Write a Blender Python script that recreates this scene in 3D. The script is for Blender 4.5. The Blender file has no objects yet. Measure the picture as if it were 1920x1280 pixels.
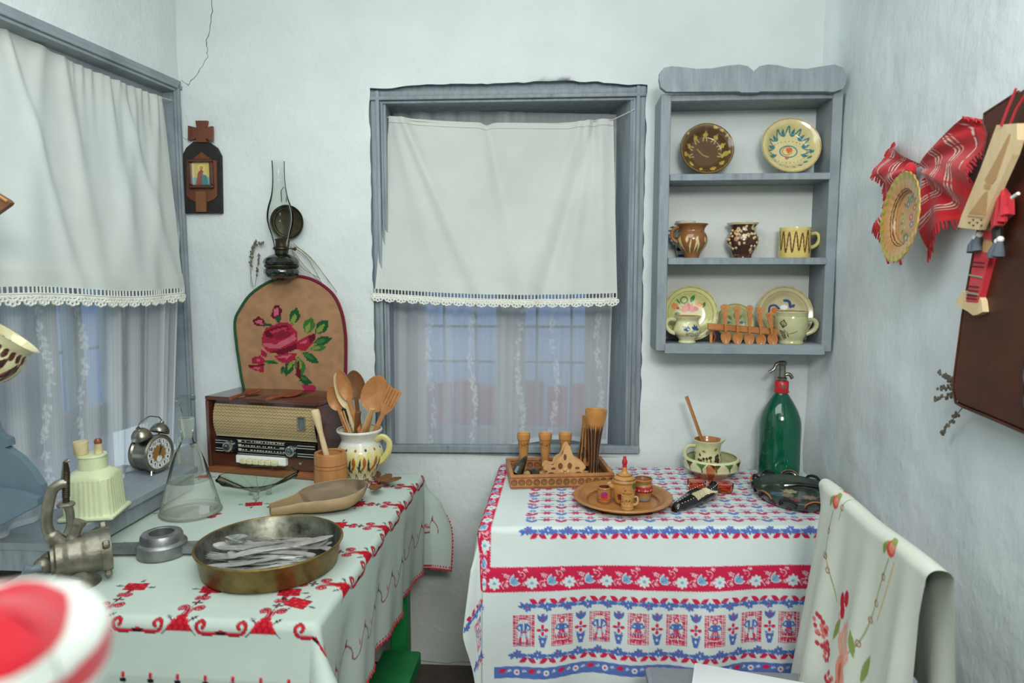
import bpy, math, random
import numpy as np
from mathutils import Matrix, Vector
random.seed(7); rng = np.random.default_rng(7)
PI = math.pi; R = math.radians
# ------------------------------------------------------------------ camera
F = 1280.0; YAW = R(4.45); PIT = math.atan(131/1280); EYE = np.array([0, -2.3, 1.405])
cY, sY, cP, sP = math.cos(YAW), math.sin(YAW), math.cos(PIT), math.sin(PIT)
FW = np.array([-sY*cP, cY*cP, -sP]); RT = np.array([cY, sY, 0.]); UP = np.cross(RT, FW)
sc = bpy.context.scene
cd = bpy.data.cameras.new('camera'); cam = bpy.data.objects.new('camera', cd); sc.collection.objects.link(cam)
cam.matrix_world = Matrix(((RT[0], UP[0], -FW[0], EYE[0]), (RT[1], UP[1], -FW[1], EYE[1]), (RT[2], UP[2], -FW[2], EYE[2]), (0, 0, 0, 1)))
cd.sensor_width = 36; cd.lens = 24; cd.clip_start = .02
cd.dof.use_dof = True; cd.dof.focus_distance = 1.95; cd.dof.aperture_fstop = 3.5
sc.camera = cam
sc.cycles.transparent_max_bounces = 32; sc.cycles.max_bounces = 10
# ------------------------------------------------------------------ world, lights, exposure
vs = sc.view_settings; vs.view_transform = 'Standard'; vs.look = 'None'; vs.gamma = 1; vs.use_curve_mapping = False; vs.exposure = 0.5
wd = bpy.data.worlds.new('world'); sc.world = wd; wd.use_nodes = True
bg = wd.node_tree.nodes['Background']; bg.inputs[0].default_value = (.80, .92, 1.0, 1); bg.inputs[1].default_value = 1.5
def area(name, loc, tgt, sx, sy, power, col):
    l = bpy.data.lights.new(name, 'AREA'); l.shape = 'RECTANGLE'; l.size = sx; l.size_y = sy; l.energy = power; l.color = col
    o = bpy.data.objects.new(name, l); sc.collection.objects.link(o); o.location = loc
    o.rotation_euler = (Vector(tgt)-Vector(loc)).to_track_quat('-Z', 'Y').to_euler(); return o
area('flash_light', (.40, -2.95, 2.25), (.35, 0, 1.25), .6, .4, 23, (1, .985, .95))
area('ceiling_light', (-.35, -1.35, 2.54), (-.2, -.85, .8), 1.6, 1.1, 18, (.93, .99, 1))

area('rear_fill', (-.2, -3.3, 2.5), (-.1, -3.1, 0), 1.2, 1.0, 5, (.95, 1, .98))  # added fill lamp, no real fixture; lifts the dark rear and its reflections

# ------------------------------------------------------------------ pixel helpers (a photograph pixel to a point on a real plane)
def ray(x, y): return FW + RT*(x-960)/F + UP*(640-y)/F
def atY(x, y, Y): d = ray(x, y); return EYE + d*(Y-EYE[1])/d[1]
def atZ(x, y, Z): d = ray(x, y); return EYE + d*(Z-EYE[2])/d[2]
def atX(x, y, X): d = ray(x, y); return EYE + d*(X-EYE[0])/d[0]
LA = R(3.85); LC = -1.315
LN = np.array([math.cos(LA), -math.sin(LA), 0.]); LD = np.array([-math.sin(LA), -math.cos(LA), 0.])   # wall normal, direction towards the viewer
def LP(s, z, off=0): return np.array([LC, 0, 0]) + LD*s + LN*off + np.array([0, 0, z])
def onL(x, y, off=0):
    p0 = np.array([LC, 0, 0]) + LN*off; d = ray(x, y); return EYE + d*(((p0-EYE) @ LN)/(d @ LN))
def sz(p): q = p - np.array([LC, 0, 0]); return float(q @ LD), float(p[2])

# ------------------------------------------------------------------ materials
def lin(c):
    if isinstance(c, str):
        c = c.lstrip('#'); c = [int(c[i:i+2], 16)/255 for i in (0, 2, 4)]
    return tuple(x/12.92 if x <= .04045 else ((x+.055)/1.055)**2.4 for x in c[:3])
def nd(nt, t, **k):
    n = nt.nodes.new(t)
    for a, b in k.items(): setattr(n, a, b)
    return n
def noise(nt, scale, detail=3, rough=.6, obj=True, stretch=None):
    tc = nd(nt, 'ShaderNodeTexCoord'); mp = nd(nt, 'ShaderNodeMapping')
    if stretch: mp.inputs['Scale'].default_value = stretch
    nt.links.new(tc.outputs['Object'], mp.inputs[0])
    n = nd(nt, 'ShaderNodeTexNoise'); n.inputs['Scale'].default_value = scale; n.inputs['Detail'].default_value = detail; n.inputs['Roughness'].default_value = rough
    nt.links.new(mp.outputs[0], n.inputs['Vector']); return n
def ramp(nt, src, stops):
    r = nd(nt, 'ShaderNodeValToRGB'); e = r.color_ramp.elements
    while len(e) < len(stops): e.new(.5)
    for i, (p, c) in enumerate(stops): e[i].position = p; e[i].color = (*lin(c), 1)
    nt.links.new(src, r.inputs[0]); return r
def mat(name, col='#ffffff', rough=.6, metal=0., attr=False, bump=None, var=None, coat=0., trans=0., ior=1.45, spec=.5, stops=None, sheen=0., translucent=0.):
    """one procedural material: colour or colour attribute, noise variation, noise bump"""
    m = bpy.data.materials.new(name); m.use_nodes = True; nt = m.node_tree; b = nt.nodes['Principled BSDF']
    b.inputs['Roughness'].default_value = rough; b.inputs['Metallic'].default_value = metal; b.inputs['IOR'].default_value = ior
    b.inputs['Specular IOR Level'].default_value = spec; b.inputs['Coat Weight'].default_value = coat; b.inputs['Coat Roughness'].default_value = .08
    b.inputs['Transmission Weight'].default_value = trans; b.inputs['Sheen Weight'].default_value = sheen
    src = None
    if attr:
        a = nd(nt, 'ShaderNodeAttribute', attribute_name='Col'); src = a.outputs['Color']
    else: b.inputs['Base Color'].default_value = (*lin(col), 1)
    if stops:
        n = noise(nt, stops[0], 5, .65, stretch=stops[2] if len(stops) > 2 else None); src = ramp(nt, n.outputs[0], stops[1]).outputs[0]
    if var:   # multiply by a noise
        n = noise(nt, var[0], 4, .6, stretch=var[2] if len(var) > 2 else None)
        r = ramp(nt, n.outputs[0], [(.3, (1-var[1],)*3), (.7, (1, 1, 1))])
        mx = nd(nt, 'ShaderNodeMix', data_type='RGBA', blend_type='MULTIPLY'); mx.inputs[0].default_value = 1
        if src is not None: nt.links.new(src, mx.inputs[6])
        else: mx.inputs[6].default_value = (*lin(col), 1)
        nt.links.new(r.outputs[0], mx.inputs[7]); src = mx.outputs[2]
    if src is not None: nt.links.new(src, b.inputs['Base Color'])
    if bump:
        prev = None
        for sc_, st, stretch in bump:
            n = noise(nt, sc_, 4, .6, stretch=stretch); bp = nd(nt, 'ShaderNodeBump'); bp.inputs['Strength'].default_value = 1; bp.inputs['Distance'].default_value = st
            nt.links.new(n.outputs[0], bp.inputs['Height'])
            if prev: nt.links.new(prev.outputs[0], bp.inputs['Normal'])
            prev = bp
        nt.links.new(prev.outputs[0], b.inputs['Normal'])
    if translucent:
        tl = nd(nt, 'ShaderNodeBsdfTranslucent')
        if src is not None: nt.links.new(src, tl.inputs[0])
        else: tl.inputs[0].default_value = (*lin(col), 1)
        mx = nd(nt, 'ShaderNodeMixShader'); mx.inputs[0].default_value = translucent
        out = nt.nodes['Material Output']; nt.links.new(b.outputs[0], mx.inputs[1]); nt.links.new(tl.outputs[0], mx.inputs[2]); nt.links.new(mx.outputs[0], out.inputs[0])
    return m
M = {}
M['plaster'] = mat('plaster', '#d9e1e0', .85, bump=[(9, .007, None), (45, .0022, (1, 1, .6)), (260, .0005, None)], var=(2.2, .07), spec=.25)
M['plaster_r'] = mat('plaster_brushed', '#dfe8ea', .6, bump=[(6, .008, None), (26, .0022, (1, 1, .4)), (200, .0005, None)], var=(2.5, .07), spec=.35)
def dirty(m):
    nt = m.node_tree; b = nt.nodes['Principled BSDF']; l = b.inputs['Base Color'].links[0]; src = l.from_socket
    tc = nd(nt, 'ShaderNodeTexCoord'); sp_ = nd(nt, 'ShaderNodeSeparateXYZ'); nt.links.new(tc.outputs['Object'], sp_.inputs[0]); n = noise(nt, 5, 5, .65)
    ad = nd(nt, 'ShaderNodeMath', operation='MULTIPLY_ADD'); ad.inputs[1].default_value = -.45; nt.links.new(n.outputs[0], ad.inputs[0]); nt.links.new(sp_.outputs[2], ad.inputs[2])
    r = ramp(nt, ad.outputs[0], [(.0, (.55,)*3), (.42, (0, 0, 0))]); mx = nd(nt, 'ShaderNodeMix', data_type='RGBA'); nt.links.new(r.outputs[0], mx.inputs[0]); nt.links.new(src, mx.inputs[6]); mx.inputs[7].default_value = (*lin('#c9c1a6'), 1); nt.links.new(mx.outputs[2], b.inputs['Base Color'])
dirty(M['plaster'])
M['ceil'] = mat('ceiling_white', '#dfe3e0', .9, var=(2, .05))
M['floor'] = mat('floor_earth', '#5a5046', .8, var=(6, .3))
M['grey'] = mat('grey_paint', '#9aa3a7', .55, stops=(7, [(.25, '#747e83'), (.5, '#8a9499'), (.8, '#98a2a7')], (1, 1, 1)), bump=[(40, .0012, (1, 1, 4))], spec=.35)
M['greyv'] = mat('grey_paint_worn', '#9aa3a7', .55, stops=(16, [(.2, '#61696d'), (.38, '#7f898e'), (.7, '#939da2'), (.92, '#a8b1b3')], (3, 3, .5)), bump=[(60, .0016, (1, 1, .15))], spec=.35)
M['bluegrey'] = mat('blue_grey_paint', '#647984', .5, var=(9, .12), spec=.35)
M['green'] = mat('green_paint', '#1f8a4a', .45, var=(14, .15))
M['linen'] = mat('linen_cream', '#dfe4de', .9, var=(5, .05), bump=[(600, .0003, None)], translucent=.25, spec=.1)
M['lace'] = mat('lace_cotton', '#e2e4da', .9, spec=.1, bump=[(900, .0004, None)])
M['cloth'] = mat('printed_cloth', attr=True, rough=.9, bump=[(700, .0004, None)], spec=.1, var=(5, .05))
M['cloth_soft'] = mat('soft_cloth', attr=True, rough=.95, bump=[(400, .0008, None)], spec=.1, sheen=.3)
M['glaze'] = mat('painted_glaze', attr=True, rough=.18, coat=.5, var=(30, .08), spec=.5)
M['satin'] = mat('painted_satin', attr=True, rough=.42, var=(30, .12), coat=.15)
M['terracotta'] = mat('terracotta', '#b5683a', .7, var=(30, .15))
def woodm(name, c, d, rough=.5, coat=.1, stretch=(1, 1, .12), sc_=26):
    return mat(name, c, rough, stops=(sc_, [(.3, d), (.65, c)], stretch), coat=coat, bump=[(sc_*3, .0004, stretch)])
M['wood_pale'] = woodm('pale_wood', '#d3a874', '#bd8d58')
M['wood_mid'] = woodm('honey_wood', '#bd8450', '#9d6638')
M['wood_orange'] = woodm('orange_wood', '#bf7f45', '#9f6132', .35, .3)
M['wood_dark'] = woodm('dark_wood', '#7c5230', '#5e3a20')
M['wood_red'] = woodm('red_brown_wood', '#8a4a2c', '#6a3620', .35, .3)
M['wood_icon'] = woodm('icon_wood', '#6f3d25', '#512a19')
M['wood_old'] = woodm('old_worn_wood', '#a48a68', '#846a4a', .7, 0, (.2, 1, 1), 18)
M['wood_light'] = woodm('unfinished_wood', '#e0c9a0', '#cdb083', .6, 0)
M['veneer'] = woodm('walnut_veneer', '#5c3322', '#43231a', .25, .5, (.12, 1, 1), 30)
M['veneer_l'] = woodm('walnut_edge', '#935a34', '#7c4628', .3, .3, (.12, 1, 1), 30)
M['veneer_in'] = mat('brown_inner', '#3a2018', .4)
M['black'] = mat('black_gloss', '#121213', .2, coat=.3)
M['blackwood'] = mat('charred_black', '#24221f', .6, var=(40, .3))
M['horn'] = mat('dark_horn', '#2e2c22', .25, stops=(30, [(.35, '#191a16'), (.65, '#4b4a38')]), coat=.4)
M['chrome'] = mat('chrome', '#c9ccca', .18, 1.0)
M['nickel'] = mat('old_nickel', '#a9a595', .32, 1.0, var=(18, .3))
M['cast'] = mat('tinned_cast_iron', '#a19c8c', .45, .85, var=(20, .35), bump=[(70, .0012, None)])
M['alu'] = mat('cast_aluminium', '#a3a5a5', .42, .85, var=(25, .25), bump=[(90, .0008, None)])
M['cutlery'] = mat('dull_cutlery', '#d3d4d0', .36, .6, var=(40, .2))
M['brass_out'] = mat('brass_patina', '#8c7544', .42, .75, stops=(22, [(.3, '#5d4c2c'), (.5, '#86703f'), (.75, '#a08955')]))
M['pan_in'] = mat('tinned_inside', '#8e8f80', .36, .8, stops=(14, [(.32, '#26241e'), (.45, '#5c5c50'), (.6, '#7f8174'), (.85, '#a0a092')], (1, 1, 1)))
M['bronze'] = mat('dark_bronze', '#57503f', .4, .8, var=(25, .4))
M['paper'] = mat('white_paper', '#e6eeee', .7)
M['cream_pl'] = mat('cream_plastic', '#d6dfb4', .4, var=(12, .08))
M['cork'] = mat('pale_cork', '#d3c695', .7, var=(60, .15))
M['string'] = mat('string', '#c9c7ba', .9)
M['red'] = mat('red_thread', '#c22733', .85, sheen=.2)
M['redgloss'] = mat('red_enamel', '#b3232b', .3)
M['leather'] = mat('brown_leather', '#6e3318', .5, stops=(8, [(.3, '#36190d'), (.7, '#572a16')]), bump=[(140, .0006, None)])
M['stem'] = mat('dry_stem', '#877f66', .9); M['bud'] = mat('dry_lavender', '#7b7468', .95, var=(80, .3))
M['crack'] = mat('crack_dark', '#5c5a54', 1)
M['white'] = mat('white_enamel', '#e8eae4', .3)
M['greyfelt'] = mat('grey_tassel', '#5a636c', .95)
M['exterior'] = mat('exterior_blue', '#a2bae4', .9, var=(.8, .2)); M['exterior_red'] = mat('exterior_red', '#bb5a76', .9, var=(2, .4)); M['ground_ext'] = mat('exterior_ground', '#8a9090', .9, var=(2, .2))
M['iron'] = mat('grille_iron', '#68757f', .6)
def glassm(name, col, rough=.02, alpha=.82, tint=None):
    """thin glass: mostly clear, reflections by fresnel"""
    m = bpy.data.materials.new(name); m.use_nodes = True; nt = m.node_tree; nt.nodes.clear()
    out = nd(nt, 'ShaderNodeOutputMaterial'); tr = nd(nt, 'ShaderNodeBsdfTransparent'); gl = nd(nt, 'ShaderNodeBsdfGlossy'); gl.inputs['Roughness'].default_value = rough
    tr.inputs[0].default_value = (*lin(col), 1); mx = nd(nt, 'ShaderNodeMixShader')
    fr = nd(nt, 'ShaderNodeLayerWeight'); fr.inputs['Blend'].default_value = 1-alpha
    nt.links.new(fr.outputs['Fresnel'], mx.inputs[0]); nt.links.new(tr.outputs[0], mx.inputs[1]); nt.links.new(gl.outputs[0], mx.inputs[2]); nt.links.new(mx.outputs[0], out.inputs[0]); return m
M['glass'] = glassm('window_glass', '#eef4f6', .02, .9)
M['glass_thin'] = glassm('clear_thin_glass', '#fafbfa', .03, .88)
M['glass_frost'] = mat('frosted_glass', '#dfe6da', .35, trans=.85, ior=1.1, spec=.6, bump=[(200, .0006, None)])
M['glass_bowl'] = glassm('pressed_glass', '#f3f7f2', .05, .93)
M['glass_pink'] = glassm('pink_glass', '#f7cdbf', .05, .9)
def greenglass():
    m = mat('green_glass', '#0b6b4e', .06, coat=.3, spec=.7, stops=(6, [(.3, '#04402c'), (.7, '#0c6e50')], (1, 1, .3)), trans=.25); return m
M['glass_green'] = greenglass()
def sheer():
    m = bpy.data.materials.new('sheer_net'); m.use_nodes = True; nt = m.node_tree; nt.nodes.clear()
    out = nd(nt, 'ShaderNodeOutputMaterial'); tr = nd(nt, 'ShaderNodeBsdfTransparent'); df = nd(nt, 'ShaderNodeBsdfDiffuse'); tl = nd(nt, 'ShaderNodeBsdfTranslucent')
    df.inputs[0].default_value = (*lin('#e4e8e8'), 1); tl.inputs[0].default_value = (*lin('#dfe6ee'), 1)
    a = nd(nt, 'ShaderNodeAttribute', attribute_name='Col'); m1 = nd(nt, 'ShaderNodeMixShader'); m1.inputs[0].default_value = .35
    m2 = nd(nt, 'ShaderNodeMixShader'); nt.links.new(a.outputs['Fac'], m2.inputs[0])
    nt.links.new(df.outputs[0], m1.inputs[1]); nt.links.new(tl.outputs[0], m1.inputs[2]); nt.links.new(tr.outputs[0], m2.inputs[1]); nt.links.new(m1.outputs[0], m2.inputs[2]); nt.links.new(m2.outputs[0], out.inputs[0]); return m
M['sheer'] = sheer()

# ------------------------------------------------------------------ mesh helpers
class MB:
    def __init__(s): s.v = []; s.f = []
    def add(s, v, f, T=None):
        o = len(s.v)
        if T is not None: v = [tuple(T @ Vector(p)) for p in v]
        s.v += [tuple(map(float, p)) for p in v]; s.f += [tuple(i+o for i in q) for q in f]; return s
    def box(s, c, d, T=None, b=0.0):
        x, y, z = c; a, e, g = d[0]/2, d[1]/2, d[2]/2
        if b <= 0:
            v = [(x+i*a, y+j*e, z+k*g) for k in (-1, 1) for j in (-1, 1) for i in (-1, 1)]
            return s.add(v, [(0, 2, 3, 1), (4, 5, 7, 6), (0, 1, 5, 4), (2, 6, 7, 3), (0, 4, 6, 2), (1, 3, 7, 5)], T)
        pr = [(-a+b, -e), (a-b, -e), (a, -e+b), (a, e-b), (a-b, e), (-a+b, e), (-a, e-b), (-a, -e+b)]
        sh = lambda q, t: [(x+px*(1-t/a), y+py*(1-t/e)) for px, py in q]
        rows = [(-g, b), (-g+b, 0), (g-b, 0), (g, b)]; v = []
        for zz, t in rows: v += [(p, q, z+zz) for p, q in sh(pr, t)]
        f = [tuple(range(7, -1, -1)), tuple(range(24, 32))]
        for r in range(3):
            for i in range(8): j = (i+1) % 8; f.append((r*8+i, r*8+j, r*8+8+j, r*8+8+i))
        return s.add(v, f, T)
    def lathe(s, prof, n=32, T=None, a0=0, a1=2*PI, sq=None):
        full = abs(a1-a0-2*PI) < 1e-6; m = n if full else n+1; v = []; f = []; rows = []
        for r, z in prof:
            if r < 1e-6: rows.append([len(v)]); v.append((0, 0, z)); continue
            q = []
            for i in range(m):
                t = a0+(a1-a0)*i/n; k = sq(t, z) if sq else 1
                q.append(len(v)); v.append((r*k*math.cos(t), r*k*math.sin(t), z))
            rows.append(q)
        for A, B in zip(rows, rows[1:]):
            for i in range(n):
                j = (i+1) % m
                if len(A) == 1 and len(B) == 1: continue
                if len(A) == 1: f.append((A[0], B[j], B[i]))
                elif len(B) == 1: f.append((A[i], A[j], B[0]))
                else: f.append((A[i], A[j], B[j], B[i]))
        return s.add(v, f, T)
    def tube(s, P, r, n=8, T=None, cap=True, flat=1.0):
        P = [Vector(p) for p in P]; N = len(P); rr = r if isinstance(r, (list, tuple)) else [r]*N; v = []; f = []
        t0 = (P[1]-P[0]).normalized(); u = t0.orthogonal().normalized()
        for i in range(N):
            t = (P[min(i+1, N-1)]-P[max(i-1, 0)]).normalized(); u = (u-t*u.dot(t)).normalized(); w = t.cross(u)
            for k in range(n): a = 2*PI*k/n; v.append(P[i]+u*math.cos(a)*rr[i]+w*math.sin(a)*rr[i]*flat)
        for i in range(N-1):
            for k in range(n): j = (k+1) % n; f.append((i*n+k, i*n+j, i*n+n+j, i*n+n+k))
        if cap: f.append(tuple(range(n-1, -1, -1))); f.append(tuple((N-1)*n+k for k in range(n)))
        return s.add(v, f, T)
    def prism(s, pts, h0, h1, T=None, bev=0.0):
        n = len(pts); a = sum(pts[i][0]*pts[(i+1) % n][1]-pts[(i+1) % n][0]*pts[i][1] for i in range(n))
        if a < 0: pts = pts[::-1]
        v = [(x, y, h0) for x, y in pts]+[(x, y, h1) for x, y in pts]
        f = [tuple(range(n-1, -1, -1)), tuple(range(n, 2*n))]+[(i, (i+1) % n, n+(i+1) % n, n+i) for i in range(n)]
        return s.add(v, f, T)
    def ball(s, c, r, n=12, m=8, T=None):
        r = (r, r, r) if not isinstance(r, (tuple, list)) else r
        Tm = Matrix.Translation(c) @ Matrix.Diagonal((*r, 1)); Tm = T @ Tm if T is not None else Tm
        return s.lathe([(math.sin(PI*i/m), -math.cos(PI*i/m)) for i in range(m+1)], n, Tm)
    def torus(s, c, R_, r, n=32, m=8, T=None):
        v = []; f = []
        for i in range(n):
            a = 2*PI*i/n
            for k in range(m): b = 2*PI*k/m; q = R_+r*math.cos(b); v.append((c[0]+q*math.cos(a), c[1]+q*math.sin(a), c[2]+r*math.sin(b)))
        for i in range(n):
            for k in range(m): i2 = (i+1) % n; k2 = (k+1) % m; f.append((i*m+k, i2*m+k, i2*m+k2, i*m+k2))
        return s.add(v, f, T)
def link(o, parent=None):
    sc.collection.objects.link(o)
    if parent is not None: o.parent = parent
    return o
def obj(name, mb, m, parent=None, smooth=True, loc=None, rot=None, angle=40):
    me = bpy.data.meshes.new(name); me.from_pydata(mb.v, [], mb.f); me.validate(); me.materials.append(M[m] if isinstance(m, str) else m)
    if smooth:
        me.polygons.foreach_set('use_smooth', [True]*len(me.polygons)); me.set_sharp_from_angle(angle=R(angle))
    o = bpy.data.objects.new(name, me); link(o, parent)
    if loc is not None: o.location = loc
    if rot is not None: o.rotation_euler = rot
    return o
def grid(name, X, Y, Z, m, parent=None, col=None, closeu=False, mask=None):
    h, w = X.shape; me = bpy.data.meshes.new(name); co = np.stack([X, Y, Z], -1).reshape(-1, 3).astype(np.float32)
    i = np.arange(h*w).reshape(h, w)
    q = np.stack([i[:-1, :-1], i[:-1, 1:], i[1:, 1:], i[1:, :-1]], -1)
    q = q[mask] if mask is not None else q.reshape(-1, 4)
    me.vertices.add(len(co)); me.vertices.foreach_set('co', co.ravel())
    me.loops.add(q.size); me.loops.foreach_set('vertex_index', q.ravel().astype(np.int32))
    me.polygons.add(len(q)); me.polygons.foreach_set('loop_start', np.arange(0, q.size, 4, dtype=np.int32)); me.polygons.foreach_set('loop_total', np.full(len(q), 4, dtype=np.int32))
    me.polygons.foreach_set('use_smooth', np.ones(len(q), dtype=bool)); me.update(calc_edges=True); me.materials.append(M[m] if isinstance(m, str) else m)
    if col is not None: setcol(me, col.reshape(-1, 3))
    o = bpy.data.objects.new(name, me); link(o, parent); return o
def s2l(c): c = np.clip(c, 0, 1); return np.where(c <= .04045, c/12.92, ((c+.055)/1.055)**2.4)
def setcol(me, c):
    c = s2l(np.asarray(c, dtype=np.float64)); a = me.color_attributes.new('Col', 'FLOAT_COLOR', 'POINT')
    a.data.foreach_set('color', np.concatenate([c, np.ones((len(c), 1))], 1).astype(np.float32).ravel())
def vcos(o):
    a = np.empty(len(o.data.vertices)*3); o.data.vertices.foreach_get('co', a); return a.reshape(-1, 3)
def paint(o, fn):
    p = vcos(o); setcol(o.data, fn(p[:, 0], p[:, 1], p[:, 2])); return o
def tag(o, label, cat, group=None):
    o['label'] = label; o['category'] = cat
    if group: o['group'] = group
    return o
def thing(name, label, cat, loc=(0, 0, 0), rz=0, group=None, rot=None):
    o = bpy.data.objects.new(name, None); link(o); o.location = loc; o.rotation_euler = rot if rot else (0, 0, rz); o.empty_display_size = .05
    return tag(o, label, cat, group)
def struct(o): o['kind'] = 'structure'; return o
def copytree(o, parent=None):
    c = o.copy(); link(c, parent)
    for ch in list(o.children): copytree(ch, c)
    return c
def frame3(o, x, y, z): # matrix from axes
    return Matrix(((x[0], y[0], z[0], o[0]), (x[1], y[1], z[1], o[1]), (x[2], y[2], z[2], o[2]), (0, 0, 0, 1)))
def hexc(c): c = c.lstrip('#'); return np.array([int(c[i:i+2], 16)/255 for i in (0, 2, 4)])
def spline(P, k=8):
    P = [np.array(p, float) for p in P]; out = []
    for i in range(len(P)-1):
        a = P[max(i-1, 0)]; b = P[i]; c = P[i+1]; d = P[min(i+2, len(P)-1)]
        for j in range(k):
            t = j/k; out.append(.5*((2*b)+(-a+c)*t+(2*a-5*b+4*c-d)*t*t+(-a+3*b-3*c+d)*t**3))
    out.append(P[-1]); return out
def prof(P, k=6): return [tuple(p) for p in spline(P, k)]

def dense(P, step=.0014):
    out = [P[0]]
    for a, b in zip(P, P[1:]):
        n = max(1, int(math.hypot(b[0]-a[0], b[1]-a[1])/step))
        for i in range(1, n+1): out.append((a[0]+(b[0]-a[0])*i/n, a[1]+(b[1]-a[1])*i/n))
    return out

class Cv:
    """a small paint canvas in metres; sampled into colour attributes of fine meshes"""
    def __init__(s, x0, y0, x1, y1, res, bgc):
        s.x0, s.y0, s.res = x0, y0, res; s.w = int((x1-x0)/res)+1; s.h = int((y1-y0)/res)+1
        s.a = np.ones((s.h, s.w, 3))*hexc(bgc); s.T = [(0, 0, 1, 0, 1)]
    def loc(s, bx0, by0, bx1, by1):
        i0 = max(int((bx0-s.x0)/s.res)-1, 0); i1 = min(int((bx1-s.x0)/s.res)+2, s.w); j0 = max(int((by0-s.y0)/s.res)-1, 0); j1 = min(int((by1-s.y0)/s.res)+2, s.h)
        if i1 <= i0 or j1 <= j0: return None
        X, Y = np.meshgrid(s.x0+np.arange(i0, i1)*s.res, s.y0+np.arange(j0, j1)*s.res); return s.a[j0:j1, i0:i1], X, Y
    def tp(s, x, y):
        A = s.T[-1]
        if len(A) == 5: return x, y
        return A[0][0]+A[1][0, 0]*x+A[1][0, 1]*y, A[0][1]+A[1][1, 0]*x+A[1][1, 1]*y
    def push(s, ox, oy, rot=0, k=1, mir=1):
        A = s.T[-1]; c = k*math.cos(rot); e = k*math.sin(rot); M2 = np.array([[A[2]*A[4], -A[3]], [A[3]*A[4], A[2]]]) if len(A) == 5 else A[1]
        o = np.array(A[:2]) if len(A) == 5 else A[0]
        s.T.append((o+M2 @ np.array([ox, oy]), M2 @ np.array([[c*mir, -e], [e*mir, c]]))); return s
    def pop(s): s.T.pop()
    def k(s): t = s.T[-1]; return 1 if len(t) == 5 else math.sqrt(abs(np.linalg.det(t[1])))
    def poly(s, pts, c):
        p = np.array([s.tp(*q) for q in pts]); L = s.loc(p[:, 0].min(), p[:, 1].min(), p[:, 0].max(), p[:, 1].max())
        if L is None: return
        a, X, Y = L; ins = np.zeros(X.shape, bool); n = len(p)
        for i in range(n):
            x1, y1 = p[i]; x2, y2 = p[(i+1) % n]
            if y1 == y2: continue
            ins ^= ((y1 > Y) != (y2 > Y)) & (X < (x2-x1)*(Y-y1)/(y2-y1)+x1)
        a[ins] = hexc(c)
    def ell(s, x, y, rx, ry, c, rot=0, ring=0):
        n = 20; P = [(x+rx*math.cos(t)*math.cos(rot)-ry*math.sin(t)*math.sin(rot), y+rx*math.cos(t)*math.sin(rot)+ry*math.sin(t)*math.cos(rot)) for t in np.linspace(0, 2*PI, n, endpoint=ring == 0 and False)]
        if ring: s.line(P+[P[0]], ring, c)
        else: s.poly(P, c)
    def line(s, pts, w, c):
        w = w*s.k()/2
        P = [s.tp(*q) for q in pts]
        for (x1, y1), (x2, y2) in zip(P, P[1:]):
            L = s.loc(min(x1, x2)-w, min(y1, y2)-w, max(x1, x2)+w, max(y1, y2)+w)
            if L is None: continue
            a, X, Y = L; dx, dy = x2-x1, y2-y1; l2 = dx*dx+dy*dy+1e-12; t = np.clip(((X-x1)*dx+(Y-y1)*dy)/l2, 0, 1)
            a[(X-x1-t*dx)**2+(Y-y1-t*dy)**2 <= w*w] = hexc(c)
    def curve(s, pts, w, c): s.line([tuple(p) for p in spline(pts, 5)], w, c)
    def rect(s, x0, y0, x1, y1, c): s.poly([(x0, y0), (x1, y0), (x1, y1), (x0, y1)], c)
    def leaf(s, x, y, l, w, rot, c):
        d = (math.cos(rot), math.sin(rot)); n = (-d[1], d[0]); P = []
        for t in np.linspace(0, 1, 7): P.append((x+d[0]*l*t+n[0]*w*math.sin(PI*t), y+d[1]*l*t+n[1]*w*math.sin(PI*t)))
        for t in np.linspace(1, 0, 7): P.append((x+d[0]*l*t-n[0]*w*math.sin(PI*t), y+d[1]*l*t-n[1]*w*math.sin(PI*t)))
        s.poly(P, c)
    def at(s, u, v, near=False):
        fx = np.clip((u-s.x0)/s.res, 0, s.w-1.001); fy = np.clip((v-s.y0)/s.res, 0, s.h-1.001)
        if near: return s.a[np.round(fy).astype(int), np.round(fx).astype(int)]
        i = fx.astype(int); j = fy.astype(int); a = (fx-i)[..., None]; b = (fy-j)[..., None]; A = s.a
        return (A[j, i]*(1-a)+A[j, i+1]*a)*(1-b)+(A[j+1, i]*(1-a)+A[j+1, i+1]*a)*b
def vnoise(X, Y, f, seed=0):
    r = np.random.default_rng(seed); T = r.random((64, 64)); x = X*f+17.3; y = Y*f+9.1; i = np.floor(x).astype(int); j = np.floor(y).astype(int); a = x-i; b = y-j
    a = a*a*(3-2*a); b = b*b*(3-2*b); g = lambda p, q: T[q % 64, p % 64]
    return (g(i, j)*(1-a)+g(i+1, j)*a)*(1-b)+(g(i, j+1)*(1-a)+g(i+1, j+1)*a)*b-.5

# ================================================================== SETTING
WT = 2.6
def holed(us, vs_, hole):
    us = np.unique(np.concatenate([us, [hole[0], hole[1]]])) if hole else us; vs_ = np.unique(np.concatenate([vs_, [hole[2], hole[3]]])) if hole else vs_
    U, V = np.meshgrid(us, vs_); m = None
    if hole:
        cu = (U[:-1, :-1]+U[1:, 1:])/2; cv = (V[:-1, :-1]+V[1:, 1:])/2; m = ~((cu > hole[0]) & (cu < hole[1]) & (cv > hole[2]) & (cv < hole[3]))
    return U, V, m
def lumps(U, V, seed=0): return .012*vnoise(U, V, 2.2, seed)+.006*vnoise(U, V, 6, seed+1)+.0028*vnoise(U, V, 17, seed+2)
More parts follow.
